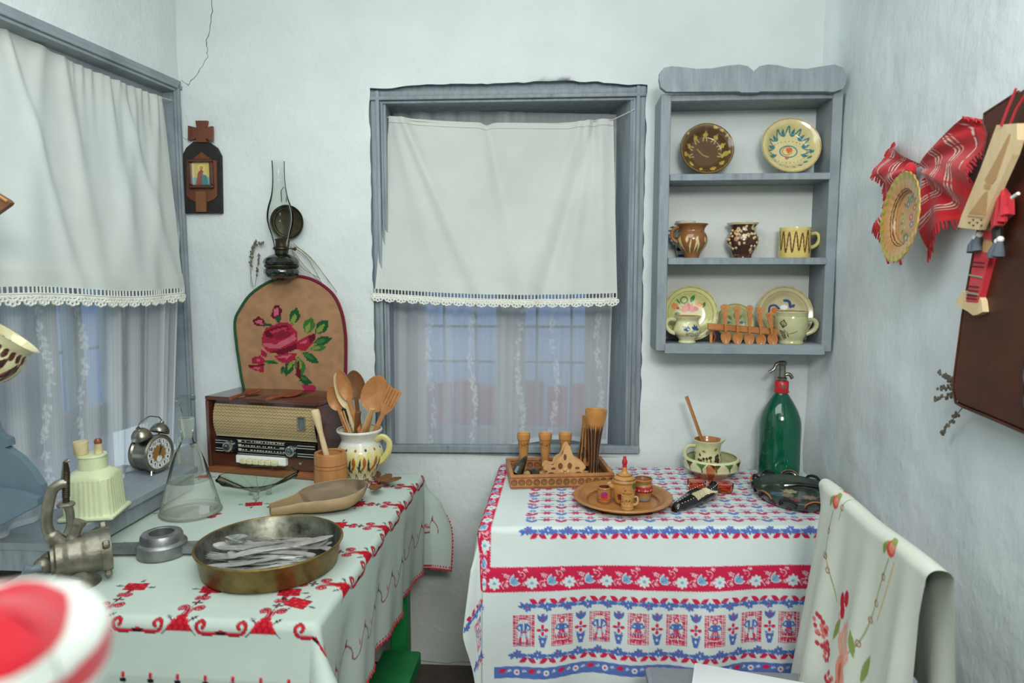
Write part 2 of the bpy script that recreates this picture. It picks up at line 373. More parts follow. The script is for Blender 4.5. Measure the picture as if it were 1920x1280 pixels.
# back wall, its window opening
HB = (-.655, .256, .795, 2.008)
U, V, m = holed(np.arange(-1.62, .93, .02), np.arange(0, WT+.01, .02), HB)
e = np.minimum.reduce([np.abs(U-HB[0]), np.abs(U-HB[1])]) < .001
jx = np.where(e & (V > HB[2]-.01) & (V < HB[3]+.01), .007*vnoise(V, V*0, 25, 5), 0); jz = np.where((np.abs(V-HB[3]) < .001) & (U > HB[0]-.01) & (U < HB[1]+.01), .010*vnoise(U, U*0, 9, 6)+.006*vnoise(U, U*0, 40, 6)+.012*np.cos((U+.2)*3.4), 0)
wb = struct(grid('wall_back', U+jx, -lumps(U, V, 1)-.004, V+jz, 'plaster', mask=m))
U, V, m = holed(np.arange(-.02, 4.2, .02), np.arange(0, WT+.01, .02), (.02, 1.0, .80, 2.048))
lm = lumps(U, V, 9); P = [LC+LD[0]*U+LN[0]*lm, LD[1]*U+LN[1]*lm, V]
wl = struct(grid('wall_left', P[0], P[1], P[2], 'plaster', mask=m))
U, V = np.meshgrid(np.arange(0, 4.2, .02), np.arange(0, WT+.01, .02))
lm = lumps(U, V, 19)*1.4; rr = .035*np.exp(-((U)/.05)**2)
wr = struct(grid('wall_right', .826-lm-rr*.8, .01-U, V, 'plaster_r'))
struct(obj('floor', MB().box((-.2, -1.2, -.05), (4, 6.5, .1)), 'floor'))
struct(obj('ceiling', MB().box((-.2, -1.2, WT+.03), (4, 6.4, .06)), 'ceil'))
struct(obj('wall_rear', MB().box((-.3, -4.2, 1.3), (3.4, .1, 2.8)), 'plaster'))
# low plaster pier in front of the left window sill
U, V = np.meshgrid(np.linspace(0, 1, 50), np.linspace(0, 1, 40))
pm = MB().box((-1.33, -1.42, .36), (.46, .9, .72), b=.03); struct(obj('wall_pier', pm, 'plaster'))
# cracks in the plaster
def crack(pts, w, name='crack'):
    mb = MB(); P = []
    for a, b in zip(pts, pts[1:]):
        for t in np.linspace(0, 1, 7)[:-1]: P.append((a[0]+(b[0]-a[0])*t+random.uniform(-2, 2), a[1]+(b[1]-a[1])*t+random.uniform(-1.5, 1.5)))
    P.append(pts[-1]); Q = [atY(x, y, -.004) for x, y in P]
    Q = [Vector((q[0], -(.004+float(lumps(np.array([q[0]]), np.array([q[2]]), 1)[0]))-.0004, q[2])) for q in Q]
    mb.tube(Q, [w*random.uniform(.5, 1.2) for _ in Q], 5); o = obj(name, mb, 'crack', wb); o['kind'] = 'structure'
crack([(397, -40), (398, 20), (386, 75), (388, 105), (368, 140), (352, 160)], .0011)
crack([(352, 160), (340, 150)], .001)
crack([(690, 1262), (800, 1266), (890, 1268)], .0016); crack([(760, 1236), (840, 1243), (885, 1240)], .0009)

def bar(mb, a, b, w, h, up=(0, 0, 1)):   # a board from a to b; w along (dir x up), h along up
    a = Vector(a); b = Vector(b); d = (b-a); L = d.length; d.normalize(); u = Vector(up); s_ = d.cross(u).normalized(); u = s_.cross(d)
    T = frame3((a+b)/2, d, s_, u); return mb.box((0, 0, 0), (L, w, h), T, b=min(w, h)*.12)
# ---------------- back window (window_1)
W1 = struct(bpy.data.objects.new('window_1', None)); link(W1)
x0, x1, z0, z1 = HB[0]+.004, HB[1]-.002, .80, 2.0
mb = MB()
bar(mb, (x0-.004, .022, z0), (x0-.004, .022, z1+.01), .05, .012, (0, 1, 0)); bar(mb, (x1+.004, .022, z0), (x1+.004, .022, z1+.01), .05, .012, (0, 1, 0)); bar(mb, (x0-.03, .024, z1+.015), (x1+.03, .024, z1+.015), .10, .012, (0, 1, 0))
for k, (w, dp) in enumerate([(.018, .012), (.011, .020), (.008, .008)]):
    o_ = [0, .018, .030][k]
    bar(mb, (x0+o_+w/2, -dp/2+.012, z0), (x0+o_+w/2, -dp/2+.012, z1), w, dp, (0, 1, 0)); bar(mb, (x1-o_-w/2, -dp/2+.012, z0), (x1-o_-w/2, -dp/2+.012, z1), w, dp, (0, 1, 0))
    bar(mb, (x0-.001, -dp/2+.0113, z1-o_-w/2), (x1+.001, -dp/2+.0113, z1-o_-w/2-.004), w*.95, dp, (0, 1, 0))
obj('window_casing', mb, 'greyv', W1)
YB = .20
bl, br_, bt, bb = atY(737, 500, YB)[0], atY(1146, 500, YB)[0], atY(960, 216, YB)[2], atY(960, 846, YB)[2]
fl, fr, ft, fb = x0+.035, x1-.035, z1-.037, .80
def quadboard(name, p, m='greyv', th=.012, par=W1):   # board with 4 corner points
    p = [Vector(q) for q in p]; n = (p[1]-p[0]).cross(p[3]-p[0]).normalized()*th; mb = MB().add(p+[q+n for q in p], [(0, 1, 2, 3), (7, 6, 5, 4), (0, 4, 5, 1), (1, 5, 6, 2), (2, 6, 7, 3), (3, 7, 4, 0)]); return obj(name, mb, m, par)
quadboard('jamb_board', [(fl, .01, fb), (fl, .01, ft), (bl, YB, bt), (bl, YB, bb-.03)][::-1])
quadboard('jamb_board', [(fr, .01, fb), (fr, .01, ft), (br_, YB, bt), (br_, YB, bb-.03)])
quadboard('head_board', [(fl-.01, .01, ft), (fr+.01, .01, ft), (br_, YB, bt), (bl, YB, bt)], 'greyv')
quadboard('sill_board', [(fl-.01, -.005, fb-.004), (fr+.01, -.005, fb-.004), (br_+.01, YB, bb), (bl-.01, YB, bb)][::-1], 'greyv', .02)
obj('sill_nosing', bar(MB(), (x0, -.008, .792), (x1, -.008, .806), .03, .026), 'greyv', W1)
# sashes behind the net curtain
def sashset(par, P, sx, zz, bars_v, bars_h, grid_v, grid_h, gy):
    """P(u, z, y) -> point; sx = [pane u intervals]"""
    (u0, u1), (zl, zh) = sx[0], zz
    edges = [u0]+[q for a in sx[1:] for q in a]+[u1]
    for i in range(0, len(edges), 2):
        a, b = edges[i], edges[i+1]; mb = MB(); T = lambda q: q
        v = [P(a, zl-.1, 0), P(b, zl-.1, 0), P(b, zh+.15, 0), P(a, zh+.15, 0)]; w = [P(a, zl-.1, .04), P(b, zl-.1, .04), P(b, zh+.15, .04), P(a, zh+.15, .04)]
        mb.add(v+w, [(0, 1, 2, 3), (7, 6, 5, 4), (0, 4, 5, 1), (1, 5, 6, 2), (2, 6, 7, 3), (3, 7, 4, 0)]); obj('sash_stile', mb, 'grey', par)
        if i+2 < len(edges):
            c = edges[i+2]; mb = MB()
            for lo, hi in ((zl-.1, zl), (zh-.02, zh+.15)):
                v = [P(b, lo, .005), P(c, lo, .005), P(c, hi, .005), P(b, hi, .005)]; w = [P(b, lo, .035), P(c, lo, .035), P(c, hi, .035), P(b, hi, .035)]
                mb.add(v+w, [(0, 1, 2, 3), (7, 6, 5, 4), (0, 4, 5, 1), (1, 5, 6, 2), (2, 6, 7, 3), (3, 7, 4, 0)])
            obj('sash_rail', mb, 'grey', par)
            mb = MB(); v = [P(b, zl, .018), P(c, zl, .018), P(c, zh, .018), P(b, zh, .018)]; w = [P(b, zl, .022), P(c, zl, .022), P(c, zh, .022), P(b, zh, .022)]
            mb.add(v+w, [(0, 1, 2, 3), (7, 6, 5, 4)]); obj('pane', mb, 'glass', par)
    for g in grid_v: obj('grille_bar', MB().tube([P(g, zl-.1, gy), P(g, zh, gy)], .006, 6), 'iron', par)
    for g in grid_h: obj('grille_bar', MB().tube([P(u0, g, gy), P(u1, g, gy)], .005, 6), 'iron', par)
X_ = lambda px, y=YB+.02: float(atY(px, 700, y)[0]); Z_ = lambda py, y=YB+.02: float(atY(960, py, y)[2])
sashset(W1, lambda u, z, y: (u, YB+.01+y, z), [(bl-.02, br_+.02), (X_(796), X_(932)), (X_(984), X_(1096))], (Z_(801), bt-.11), [], [], [X_(834, .34), X_(893, .34), X_(1007, .34), X_(1071, .34)], [Z_(612, .34), Z_(678, .34), Z_(520, .34), Z_(420, .34), Z_(320, .34)], .13)
# exterior yard seen through the panes
struct(obj('exterior_wall', MB().box((0, 3.6, 1.3), (9, .1, 3.4)), 'exterior'))
struct(obj('exterior_wall_side', MB().box((-4.2, .8, 1.3), (.1, 6, 3.4)), 'exterior'))
struct(obj('exterior_ground', MB().box((-1, 1.9, -.06), (8, 3.5, .1)), 'ground_ext'))
rb = MB()
for i in range(26): rb.box((-2.6+i*.17, 2.6, float(atY(900, 722, 2.6)[2])-.40+.02*(i % 3)), (.15, .06, .80), b=.01)
struct(obj('exterior_fence', rb, 'exterior_red'))
# ---------------- left window (window_2)
W2 = struct(bpy.data.objects.new('window_2', None)); link(W2)
mb = MB(); SL = 1.0
for k, (w, dp) in enumerate([(.016, .014), (.014, .024), (.010, .010)]):
    o_ = [0, .016, .030][k]
    bar(mb, LP(.0, 2.046-o_-w/2, .004), LP(SL, 2.046-o_-w/2, .004), dp, w)
    bar(mb, LP(.012+[.0, .010, .018][k], .80, .004), LP(.012+[.0, .010, .018][k], 2.04, .004), dp, .010, LD)
obj('window_casing', mb, 'grey', W2)
quadboard('head_board', [LP(.02, 2.006, .002), LP(SL, 2.006, .002), LP(SL, 1.985, -.14), LP(.05, 1.985, -.14)][::-1], 'grey', par=W2)
quadboard('jamb_board', [LP(.03, .80, .0), LP(.03, 2.01, .0), LP(.06, 2.0, -.14), LP(.06, .80, -.14)][::-1], 'grey', par=W2)
quadboard('jamb_board', [LP(SL, .80, .0), LP(SL, 2.01, .0), LP(SL-.03, 2.0, -.14), LP(SL-.03, .80, -.14)], 'grey', par=W2)
quadboard('frieze_board', [LP(.03, 1.90, -.035), LP(SL, 1.90, -.035), LP(SL, 2.012, -.035), LP(.03, 2.012, -.035)], 'grey', par=W2)
sl = lambda px, py=620: sz(onL(px, py, -.14))[0]
sashset(W2, lambda u, z, y: tuple(LP(u, z, -.14-y)), [(.04, SL), (sl(205), sl(155)), (sl(137), sl(108)), (.66, .86)], (.98, 2.0), [], [], [sl(180), .36, .6, .76], [1.15, 1.3, 1.45], .12)
# deep sill of the left window
sb = MB(); sx = -1.112
pl = [(sx, -.962), (sx, -.375), (LC-.02, -.375), (LC-.11, -.962)]
sb.prism(pl, .758, .808); obj('sill_apron', sb, 'greyv', W2)
sb = MB().prism([(sx+.014, -.965), (sx+.014, -.375), (LC-.02, -.375), (LC-.11, -.965)], .806, .822); obj('sill_board', sb, 'grey', W2)

# ================================================================== CURTAINS
def lace(parent, P, n, drop, name='lace_trim', seed=0):
    """crocheted border: bars, band and scalloped fans; P(t, d) -> point on the hanging sheet"""
    mb = MB(); T = np.linspace(0, 1, n*7+1)
    r_ = .0011
    mb.tube([P(t, .0165) for t in T[::2]], .0022, 5); mb.tube([P(t, .0205) for t in T[::2]], .0020, 5)
    for t in T[::2]: mb.tube([P(t, -.001), P(t, .016)], r_*1.9, 4)
    for i in range(n):
        c = (i+.5)/n; w = .5/n
        for k in range(5):
            a = PI*(k+.5)/5; u = c-w*.82*math.cos(a); d = .023+drop*.62*math.sin(a)
            p = P(u, d); q = P(u, d+.006); rr = .0062
            ring = [P(u+rr*.9*math.cos(b)/ (parent['wid']), d+rr*math.sin(b)) for b in np.linspace(0, 2*PI, 9)]
            mb.tube(ring, .0030, 5, cap=False)
        mb.tube([P(c-w*.8+w*1.6*k/6, .024+drop*.30*math.sin(PI*k/6)) for k in range(7)], .0030, 5)
        mb.tube([P(c-w*.5+w*1.0*k/6, .022+drop*.12*math.sin(PI*k/6)) for k in range(7)], .0026, 5)
        mb.tube([P(c, .02), P(c, .022+drop*.6)], .0026, 5)
    return obj(name, mb, 'lace', parent)
def curtain_surface(corners, n_off, fold, nu=110, nv=90):
    """corners TL, TR, BL, BR (Vectors); fold(u, v) -> displacement towards the room"""
    TL, TR, BL, BR = [np.array(c) for c in corners]
    def P(u, v):
        u = np.asarray(u)[..., None]; v = np.asarray(v)[..., None]
        return (TL*(1-u)+TR*u)*(1-v)+(BL*(1-u)+BR*u)*v
    def S(u, v): u = np.asarray(u, float); v = np.asarray(v, float); return P(u, v)+np.asarray(fold(u, v))[..., None]*np.array(n_off)
    U, V = np.meshgrid(np.linspace(0, 1, nu), np.linspace(0, 1, nv)); return S, S(U, V), U, V
def foldlines(L):
    def f(u, v):
        z = 0
        for (u0, u1, w, a) in L: z = z+a*np.exp(-((u-(u0+(u1-u0)*v))/(w*(.5+v*.8)))**2)
        return z
    return f
# back window valance
yc = -.012
cs = [atY(731, 219, .06), atY(1150, 222, .06), atY(705, 541, yc), atY(1157, 549, yc)]
fd = foldlines([(.06, .45, .045, .020), (.02, .30, .05, .012), (.44, .62, .045, .014), (.46, .40, .06, -.006), (.86, .62, .05, .014), (.90, .78, .04, .012), (.95, .93, .035, .013), (.92, .70, .03, -.010), (.0, .0, .02, .008)])
gat = lambda u, v: fd(u, v)+.004*np.sin(u*150)*np.exp(-v*9)*((u > .84))+.003*vnoise(u*6, v*3, 1.3, 3)
sag = lambda u, v: (np.minimum(u, .43)/.43*.022+np.where(u > .43, 0.0, 0))*(u <= .43)+(u > .43)*np.maximum(.022-.07*np.maximum(u-.43, 0)*(u > .8)*.6, 0)
S, G, U, V = curtain_surface(cs, (0, -1, 0), gat, 160, 110)
def sagS(u, v):
    p = S(u, v); u = np.asarray(u, float); v = np.asarray(v, float); s_ = .017*np.sin(np.clip(u/.45, 0, 1)*PI/2)*np.exp(-v*3)*(1-np.clip((u-.8)/.15, 0, 1)*.8)+.012*np.exp(-((u-.44)/.02)**2)*np.exp(-v*14); s_ = s_+.014*np.sin(np.clip(u, 0, 1)*PI)*v*v*.8
    p[..., 2] -= s_; return p
G = sagS(U, V)
cur = grid('valance_curtain', G[..., 0], G[..., 1], G[..., 2], 'linen'); tag(cur, 'short cream linen valance with lace edge hanging across the back window', 'curtain')
cur['wid'] = .80
hemP = lambda u, v: sagS(u, .935+.065*v)
Uh, Vh = np.meshgrid(np.linspace(0, 1, 120), np.linspace(0, 1, 4)); H = hemP(Uh, Vh)
grid('hem_band', H[..., 0], H[..., 1]-.0022, H[..., 2], 'linen', cur)
Uh, Vh = np.meshgrid(np.linspace(0, 1, 120), np.linspace(0, 1, 3)); H = sagS(Uh, .035*Vh)
grid('rod_pocket', H[..., 0], H[..., 1]-.003, H[..., 2], 'linen', cur)
def LPt(u, d, S_=sagS, n=(0, -1, 0)):
    p = S_(np.array(u*1.02-.015), np.array(1.0)); return (p[0], p[1]-.002, p[2]-d)
lace(cur, lambda u, d: LPt(u, d), 21, .021)
cord = MB().tube([atY(700, 207, .0), atY(731, 222, .05), atY(925, 240, .062), atY(1150, 224, .055), atY(1190, 205, .0)], .0016, 5)
obj('curtain_string', cord, 'string', cur)
# net curtain of the back window
def netcol(cv, X, Y, base, str_, fl):
    a = base+str_*(np.sin(X*2*PI/.0065)*.5)+.05*np.sin(X*2*PI/.05+1.3*np.sin(X*31)); return np.clip(a+fl, 0.05, .97)
def floral_strip(cv, xs, y0, y1, seed):
    r = random.Random(seed)
    for x in xs:
        y = y0
        while y < y1:
            xx = x+.012*math.sin(y*17+x*40)
            for k in range(5): a = r.uniform(0, 2*PI); cv.ell(xx+.008*math.cos(a), y+.009*math.sin(a), .0045, .0035, '#e0e0e0', r.uniform(0, 3))
            cv.leaf(xx, y, .018, .004, r.uniform(.5, 2.6), '#bbbbbb'); y += .021 if r.random() < .7 else .045
        cv.curve([(x+.010*math.sin(q*17+x*40), q) for q in np.arange(y0, y1, .03)], .0025, '#9a9a9a')
def net(name, corners, nrm, fold, wid, strips, base, label, seed, bottom=None, nu=300, nv=180):
    S2, G, U, V = curtain_surface(corners, nrm, fold, nu, nv)
    if bottom: G[..., 2] += np.asarray(bottom(U))*V
    cv = Cv(0, 0, wid, 1.0, .0022, '#000000'); floral_strip(cv, strips, .0, .92, seed)
    X = U*wid; Y = 1-V; fl = cv.at(X, Y)[..., 0]*.34
    dv = np.gradient(fold(U, V), axis=1)*nu/wid  # steeper folds look denser
    a = np.clip(base+.06*np.sign(np.sin(X*2*PI/.0072))*.5+np.clip(np.abs(dv)*.35, 0, .25)+fl, .05, .97)
    a = np.maximum(a, np.where(V > .985, .85, 0)); a = np.maximum(a, np.where((U < .008) | (U > .992), .8, 0))
    o = grid(name, G[..., 0], G[..., 1], G[..., 2], 'sheer', col=np.repeat(s2inv(a)[..., None], 3, -1)); return tag(o, label, 'curtain')
def s2inv(a): return np.where(a <= .0031308, a*12.92, 1.055*a**(1/2.4)-.055)
yn = .10
fo1 = lambda u, v: .005*np.sin(u*2*PI*9+np.sin(u*9))+.012*np.exp(-((u-.50)/.018)**2)+.010*np.exp(-((u-.565)/.02)**2)+.008*np.exp(-((u-.10)/.03)**2)-.003+.004*np.sin(u*61)
n1 = net('net_curtain', [atY(735, 205, yn+.03), atY(1160, 214, yn+.03), atY(735, 853, yn), atY(1139, 835, yn)], (0, -1, 0), fo1, .80, [.145, .30, .475, .60, .76], .52,
    'sheer white net curtain with floral stripes behind the back window valance', 3, bottom=lambda u: .030*np.exp(-((u-.75)/.18)**2)-.012*np.exp(-((u-.52)/.03)**2))
# left window valance and net
offc = .012
tl = onL(-70, 8, offc-.05); tr = onL(306, 183, offc-.03); bl_ = onL(-70, 541, .085); br2 = onL(343, 541, .075)
fd2 = foldlines([(.62, .72, .05, .018), (.70, .95, .04, .015), (.95, .80, .04, .014), (.40, .52, .045, .018), (.30, .20, .06, .016), (.82, .60, .05, .010), (.15, .42, .03, .014)])
gat2 = lambda u, v: .6*fd2(u, v)+.004*np.sin(u*130)*np.exp(-v*8)*(u > .45)+.004*vnoise(u*6, v*3, 1.5, 8)
S3, G, U, V = curtain_surface([tl, tr, bl_, br2], LN, gat2, 170, 110)
def S3b(u, v):
    p = S3(u, v); u = np.asarray(u, float); v = np.asarray(v, float); p[..., 2] -= .018*np.sin(np.clip(u, 0, 1)*PI)*np.exp(-v*3); p[..., 2] += .006*np.sin(u*7)*v; return p
G = S3b(U, V)
c2 = grid('valance_curtain', G[..., 0], G[..., 1], G[..., 2], 'linen'); tag(c2, 'gathered cream valance with lace edge at the window above the alarm clock', 'curtain'); c2['wid'] = .75
Uh, Vh = np.meshgrid(np.linspace(0, 1, 120), np.linspace(0, 1, 4)); H = S3b(Uh, .93+.07*Vh)+LN*.0022
grid('hem_band', H[..., 0], H[..., 1], H[..., 2], 'linen', c2)
lace(c2, lambda u, d: tuple(S3b(np.array(u), np.array(1.0))+LN*.002-np.array([0, 0, d])), 17, .027)
obj('curtain_string', MB().tube([onL(300, 182, 0), onL(335, 192, 0)], .0014, 5), 'string', c2)
fo2 = lambda u, v: .010*np.sin(u*2*PI*7+1.2*np.sin(u*9))+.013*np.exp(-((u-.60)/.02)**2)+.012*np.exp(-((u-.78)/.015)**2)+.012*np.exp(-((u-.88)/.013)**2)+.01*np.exp(-((u-.95)/.012)**2)
n2 = net('net_curtain', [onL(-60, 300, -.04), onL(338, 330, -.02), atZ(-10, 1012, .824), atZ(322, 846, .824)], LN, fo2, .80, [.20, .34, .52], .30,
    'folded sheer net curtain hanging behind the alarm clock and cream canister', 5)

# ================================================================== TABLES AND CLOTHS
TZ = .75
def drape_fn(x0, x1, yb, yf, dl, dr, df, db, fold):
    """maps cloth (u, w) to space; u = x, w = distance from the back edge towards the front"""
    def f(u, w):
        X0, X1 = x0, x1; Yf = yf(u); L = yb-Yf
        ex = np.where(u < X0, X0-u, np.where(u > X1, u-X1, 0.)); sx_ = np.where(u < X0, -1., 1.)
        ey = np.where(w < 0, -w, np.where(w > L, w-L, 0.)); sy_ = np.where(w < 0, 1., -1.)
        d = np.hypot(ex, ey); th = np.arctan2(ey, ex+1e-9); r = .016; a = np.minimum(d/r, PI/2)
        h = r*np.sin(a); drop = np.where(d < r*PI/2, r*(1-np.cos(a)), r+(d-r*PI/2)*.992)
        cx = np.clip(u, X0, X1); cyv = yb-np.clip(w, 0, L)
        corner = (ex > 0) & (ey > 0)
        out = h+fold(u, w, d, th, corner, sx_, sy_)*np.clip((d-r)/.10, 0, 1)
        nx = np.where(d > 0, ex/np.maximum(d, 1e-9), 0)*sx_; ny = np.where(d > 0, ey/np.maximum(d, 1e-9), 0)*sy_
        return cx+nx*out, cyv+ny*out, TZ-drop+.0006*vnoise(u, w, 14, 4)
    return f
def table(name, label, x0, x1, y0, y1, m, leg=.05, inset=.03):
    t = thing(name, label, 'table', ((x0+x1)/2, (y0+y1)/2, 0)); w, d = x1-x0, y1-y0
    obj('tabletop', MB().box((0, 0, TZ-.0165), (w-.012, d-.012, .025), b=.003), m, t)
    ap = MB()
    for s_ in (-1, 1): ap.box((0, s_*(d/2-.06), TZ-.08), (w-.12, .02, .10)); ap.box((s_*(w/2-.06), 0, TZ-.08), (.02, d-.12, .10))
    obj('apron', ap, m, t)
    for i in (-1, 1):
        for j in (-1, 1): obj('leg', MB().box((i*(w/2-.055), j*(d/2-.055), (TZ-.03)/2), (leg, leg, TZ-.03), b=.004), m, t)
    return t
# ---- green table with the cross-stitched cloth
LX0, LX1, LYB, LYF = -1.175, -.470, -.165, -1.105
gt = table('green_table', 'green painted table under the red cross-stitched cloth', LX0, LX1, LYF, LYB, 'green', .055)
obj('stretcher', MB().box((LX1-(LX0+LX1)/2-.035, -.0, .19), (.12, LYB-LYF-.24, .05), b=.004), 'green', gt)
cvL = Cv(-.02, -.2, .72+.40, 1.62, .0015, '#bccac0')
RD, BK, PK = '#c3202f', '#1d1a22', '#d8707c'
def sprig(c, x, y, rot, l=.016):
    c.push(x, y, rot); c.line([(0, 0), (l, 0)], .0017, BK)
    for k in (.45, .75): c.line([(l*k, -.0035), (l*k, .0035)], .0017, BK)
    c.pop()
def curl(c, x, y, rot, k=1, mir=1):
    c.push(x, y, rot, k, mir); P = [(0, -.028), (.002, -.010), (.008, .004), (.017, .006), (.021, -.003), (.016, -.010), (.010, -.006), (.0125, -.0005)]
    c.curve(P, .0074, '#5c1522'); c.curve(P, .0046, RD); c.curve(P, .0014, '#e7a0a8'); c.pop()
def block(c, x, y, rot, w=.026, h=.017):
    c.push(x, y, rot); c.poly([(-w*.75, -h), (w, -h*.8), (w*.75, h), (-w, h*.8)], '#8c1524')
    for i in range(4):
        for j in range(3): c.rect(-w*.78+i*w*.42, -h*.72+j*h*.52, -w*.78+i*w*.42+w*.33, -h*.72+j*h*.52+h*.42, RD if (i+j) % 2 else '#d8343f')
    for a in (0, PI/2, PI, -PI/2): sprig(c, (w if a in (0, PI) else h)*math.cos(a), (w if a in (0, PI) else h)*math.sin(a), a)
    c.pop()
def pyramid(c, x, y, rot):
    c.push(x, y, rot); c.poly([(0, .024), (-.027, -.009), (.027, -.009)], '#8c1524')
    for j in range(3):
        for i in range(3-j+1):
            xx = -.019+.0125*i+.0062*j; c.poly([(xx, -.012+.011*j), (xx+.0055, -.005+.011*j), (xx, .0035+.011*j), (xx-.0055, -.005+.011*j)], RD)
    for s_ in (-1, 1): sprig(c, s_*.017, .008, PI/2-s_*.8, .018); c.line([(s_*.024, -.008), (s_*.033, -.017)], .002, BK)
    c.pop()
def chain(c, x, y, rot):
    """edge unit pointing inwards: pyramid, big curls, cross, small curls, block"""
    c.push(x, y, rot); pyramid(c, 0, 0, 0)
    for s_ in (-1, 1): curl(c, s_*.003, .052, 0, .95, s_); curl(c, s_*.003, .090, PI, .75, s_)
    for a, q in (((-.009, .072), (.009, .072)), ((0, .064), (0, .080))): c.line([a, q], .0045, BK)
    c.ell(0, .072, .003, .003, RD)
    c.line([(0, .032), (0, .058)], .002, '#7e1a26'); block(c, 0, .128, 0); c.pop()
def bracket(c, x, y, rot, L=.036):
    c.push(x, y, rot)
    for s_ in (-1, 1):
        c.push(0, 0, 0, 1, s_); P = [(.008, -.006), (.030, -.008), (.044, -.004), (.048, .008), (.041, .015), (.033, .010), (.036, .003)]
        c.curve(P, .0070, '#5c1522'); c.curve(P, .0042, RD); c.pop()
    c.rect(-.009, -.010, .009, -.002, BK); c.rect(-.004, -.004, .004, .001, RD); c.pop()
LL = LYB-LYF; LW = LX1-LX0   # cloth canvas: X = u - LX0, Y = distance from the front edge (inwards positive) + offset
# canvas v axis: V = (LL+drop) .. ; use v = LL - w (0 at front edge, positive to the back, negative on the front drop)
for k in range(6):
    x = LW-.055-.165*k+(-.035); chain(cvL, x, -.020, 0)
    if k: bracket(cvL, x+.0825, -.026, 0)
bracket(cvL, LW+.02, -.026, 0, .02)
for k in range(6):
    y = .150+.165*k; chain(cvL, LW+.018, y, PI/2)
    bracket(cvL, LW+.028, y+.0825, PI/2)
block(cvL, LW-.055, .065, -.4, .028, .019)
for (x, y, r_) in ((.10, .54, .4), (.30, .62, .2), (.44, .95, 0), (.12, .30, .3), (.60, .86, .9), (.02, .86, 0)): block(cvL, x, y, r_)
for (x, y, r_) in ((.33, .60, -PI/2), (.26, .55, 2.2), (.13, .52, -PI/2)):
    cvL.push(x, y, r_)
    for s_ in (-1, 1): curl(cvL, s_*.003, .045, 0, .9, s_); curl(cvL, s_*.003, .085, PI, .8, s_)
    cvL.line([(-.008, .065), (.008, .065)], .0045, BK); cvL.line([(0, .057), (0, .073)], .0045, BK); cvL.pop()
for k in range(14):   # small buds low on the front drop, and the vine on the side drop
    x = .02+.054*k; cvL.ell(x, -.115, .0035, .006, RD); cvL.rect(x-.006, -.129, x+.006, -.122, BK); cvL.line([(x, -.12), (x, -.145)], .002, BK)
yy = 0.03
while yy < .98:
    P = [(LW+.205, yy), (LW+.215, yy+.012), (LW+.205, yy+.03), (LW+.175, yy+.045), (LW+.165, yy+.062), (LW+.185, yy+.085), (LW+.205, yy+.09)]
    cvL.curve(P, .0030, '#8a2331'); cvL.line([(LW+.165, yy+.062), (LW+.148, yy+.060)], .0028, BK); cvL.line([(LW+.190, yy+.03), (LW+.176, yy+.026)], .0028, RD); cvL.ell(LW+.16, yy+.058, .004, .004, '#8a2331'); yy += .088
# hem piping
cvL.line([(LW+.328, -.2), (LW+.328, .99+.09)], .006, '#b5303c'); cvL.line([(0, .94+.125), (LW+.338, .94+.125)], .006, '#b5303c')
yy = 0
while yy < 1.06: cvL.rect(LW+.316, yy, LW+.323, yy+.006, '#b5303c'); yy += .013
def foldL(u, w, d, th, cor, sx_, sy_):
    s2 = np.sin(2*th)**2; base = .10*d+.012*np.sin(w*24+1)*(d > 0)*.8
    fr_ = .012+.03*d; side = .004-.055*d+.010*np.sin(w*21+.6)*np.clip(d/.2, 0, 1)+.005*np.sin(w*47)*np.clip(d/.3, 0, 1)
    out = np.where(sx_*0+((u > LX1) & ~cor), side, fr_)
    return np.where(cor, .012+d*(.03+.42*s2), out)
fL = drape_fn(LX0, LX1, LYB, lambda u: u*0+LYF, 0, .33, .20, .125, foldL)
us = np.concatenate([np.arange(LX0, LX1+.33, .0024), [LX1+.33]]); ws = np.arange(-.125, LL+.20, .0024)
U, V = np.meshgrid(us, ws); X, Y, Z = fL(U, V); Y = np.minimum(Y, -.022)
colL = cvL.at(U-LX0, LL-V)
tcl = grid('embroidered_tablecloth', X, Y, Z, 'cloth', col=colL); tag(tcl, 'white tablecloth with red and black cross-stitch spread over the green table', 'tablecloth')
# crocheted hem cord as geometry
E_ = [fL(np.array(LX1+.33), np.array(w)) for w in np.arange(-.125, LL+.2, .012)]; E_ = [(float(a), float(min(b, -.022)), float(c)) for a, b, c in E_]
E2 = [fL(np.array(u), np.array(-.125)) for u in np.arange(LX1+.33, LX1-.1, -.012)]; E2 = [(float(a), float(min(b, -.022)), float(c)) for a, b, c in E2]
hb = MB()
for i, p in enumerate(E_[::1]+E2): hb.ball(p, (.0045, .0045, .0045) if i % 2 else (.003, .003, .003), 6, 4)
obj('crochet_edge', hb, 'red', tcl)['kind'] = 'stuff'
# ---- table with the printed cloth
RX0, RX1, RYB = -.205, .785, -.03
ryf = lambda u: -.600+.085*np.clip((u-RX0)/(RX1-RX0), 0, 1)
rt = table('wooden_table', 'table hidden under the red and blue folk printed cloth', RX0, RX1, -.505, RYB, 'wood_dark', .05)
RB, BL, LB = '#cf2b4f', '#5470b4', '#7fb0cf'
cvR = Cv(-.19, -.5, 1.02, .62, .0013, '#d8e1de')    # X = u-RX0 ; Y = distance inwards from the front edge (negative on the drop)
c = cvR
def flower(x, y, r, cp, cc='#d8e1de', n=8):
    for k in range(n): a = 2*PI*k/n; c.ell(x+r*.62*math.cos(a), y+r*.62*math.sin(a), r*.40, r*.26, cp, a)
    c.ell(x, y, r*.25, r*.25, cc)
def tulip(x, y, rot, k, cp, cc):
    c.push(x, y, rot, k)
    for a in (-.55, 0, .55): c.leaf(0, -.011, .030, .0062, PI/2+a, cp)
    for a in (-.28, .28): c.line([(0, -.008), (.018*math.sin(a), .016)], .0014, cc)
    c.pop()
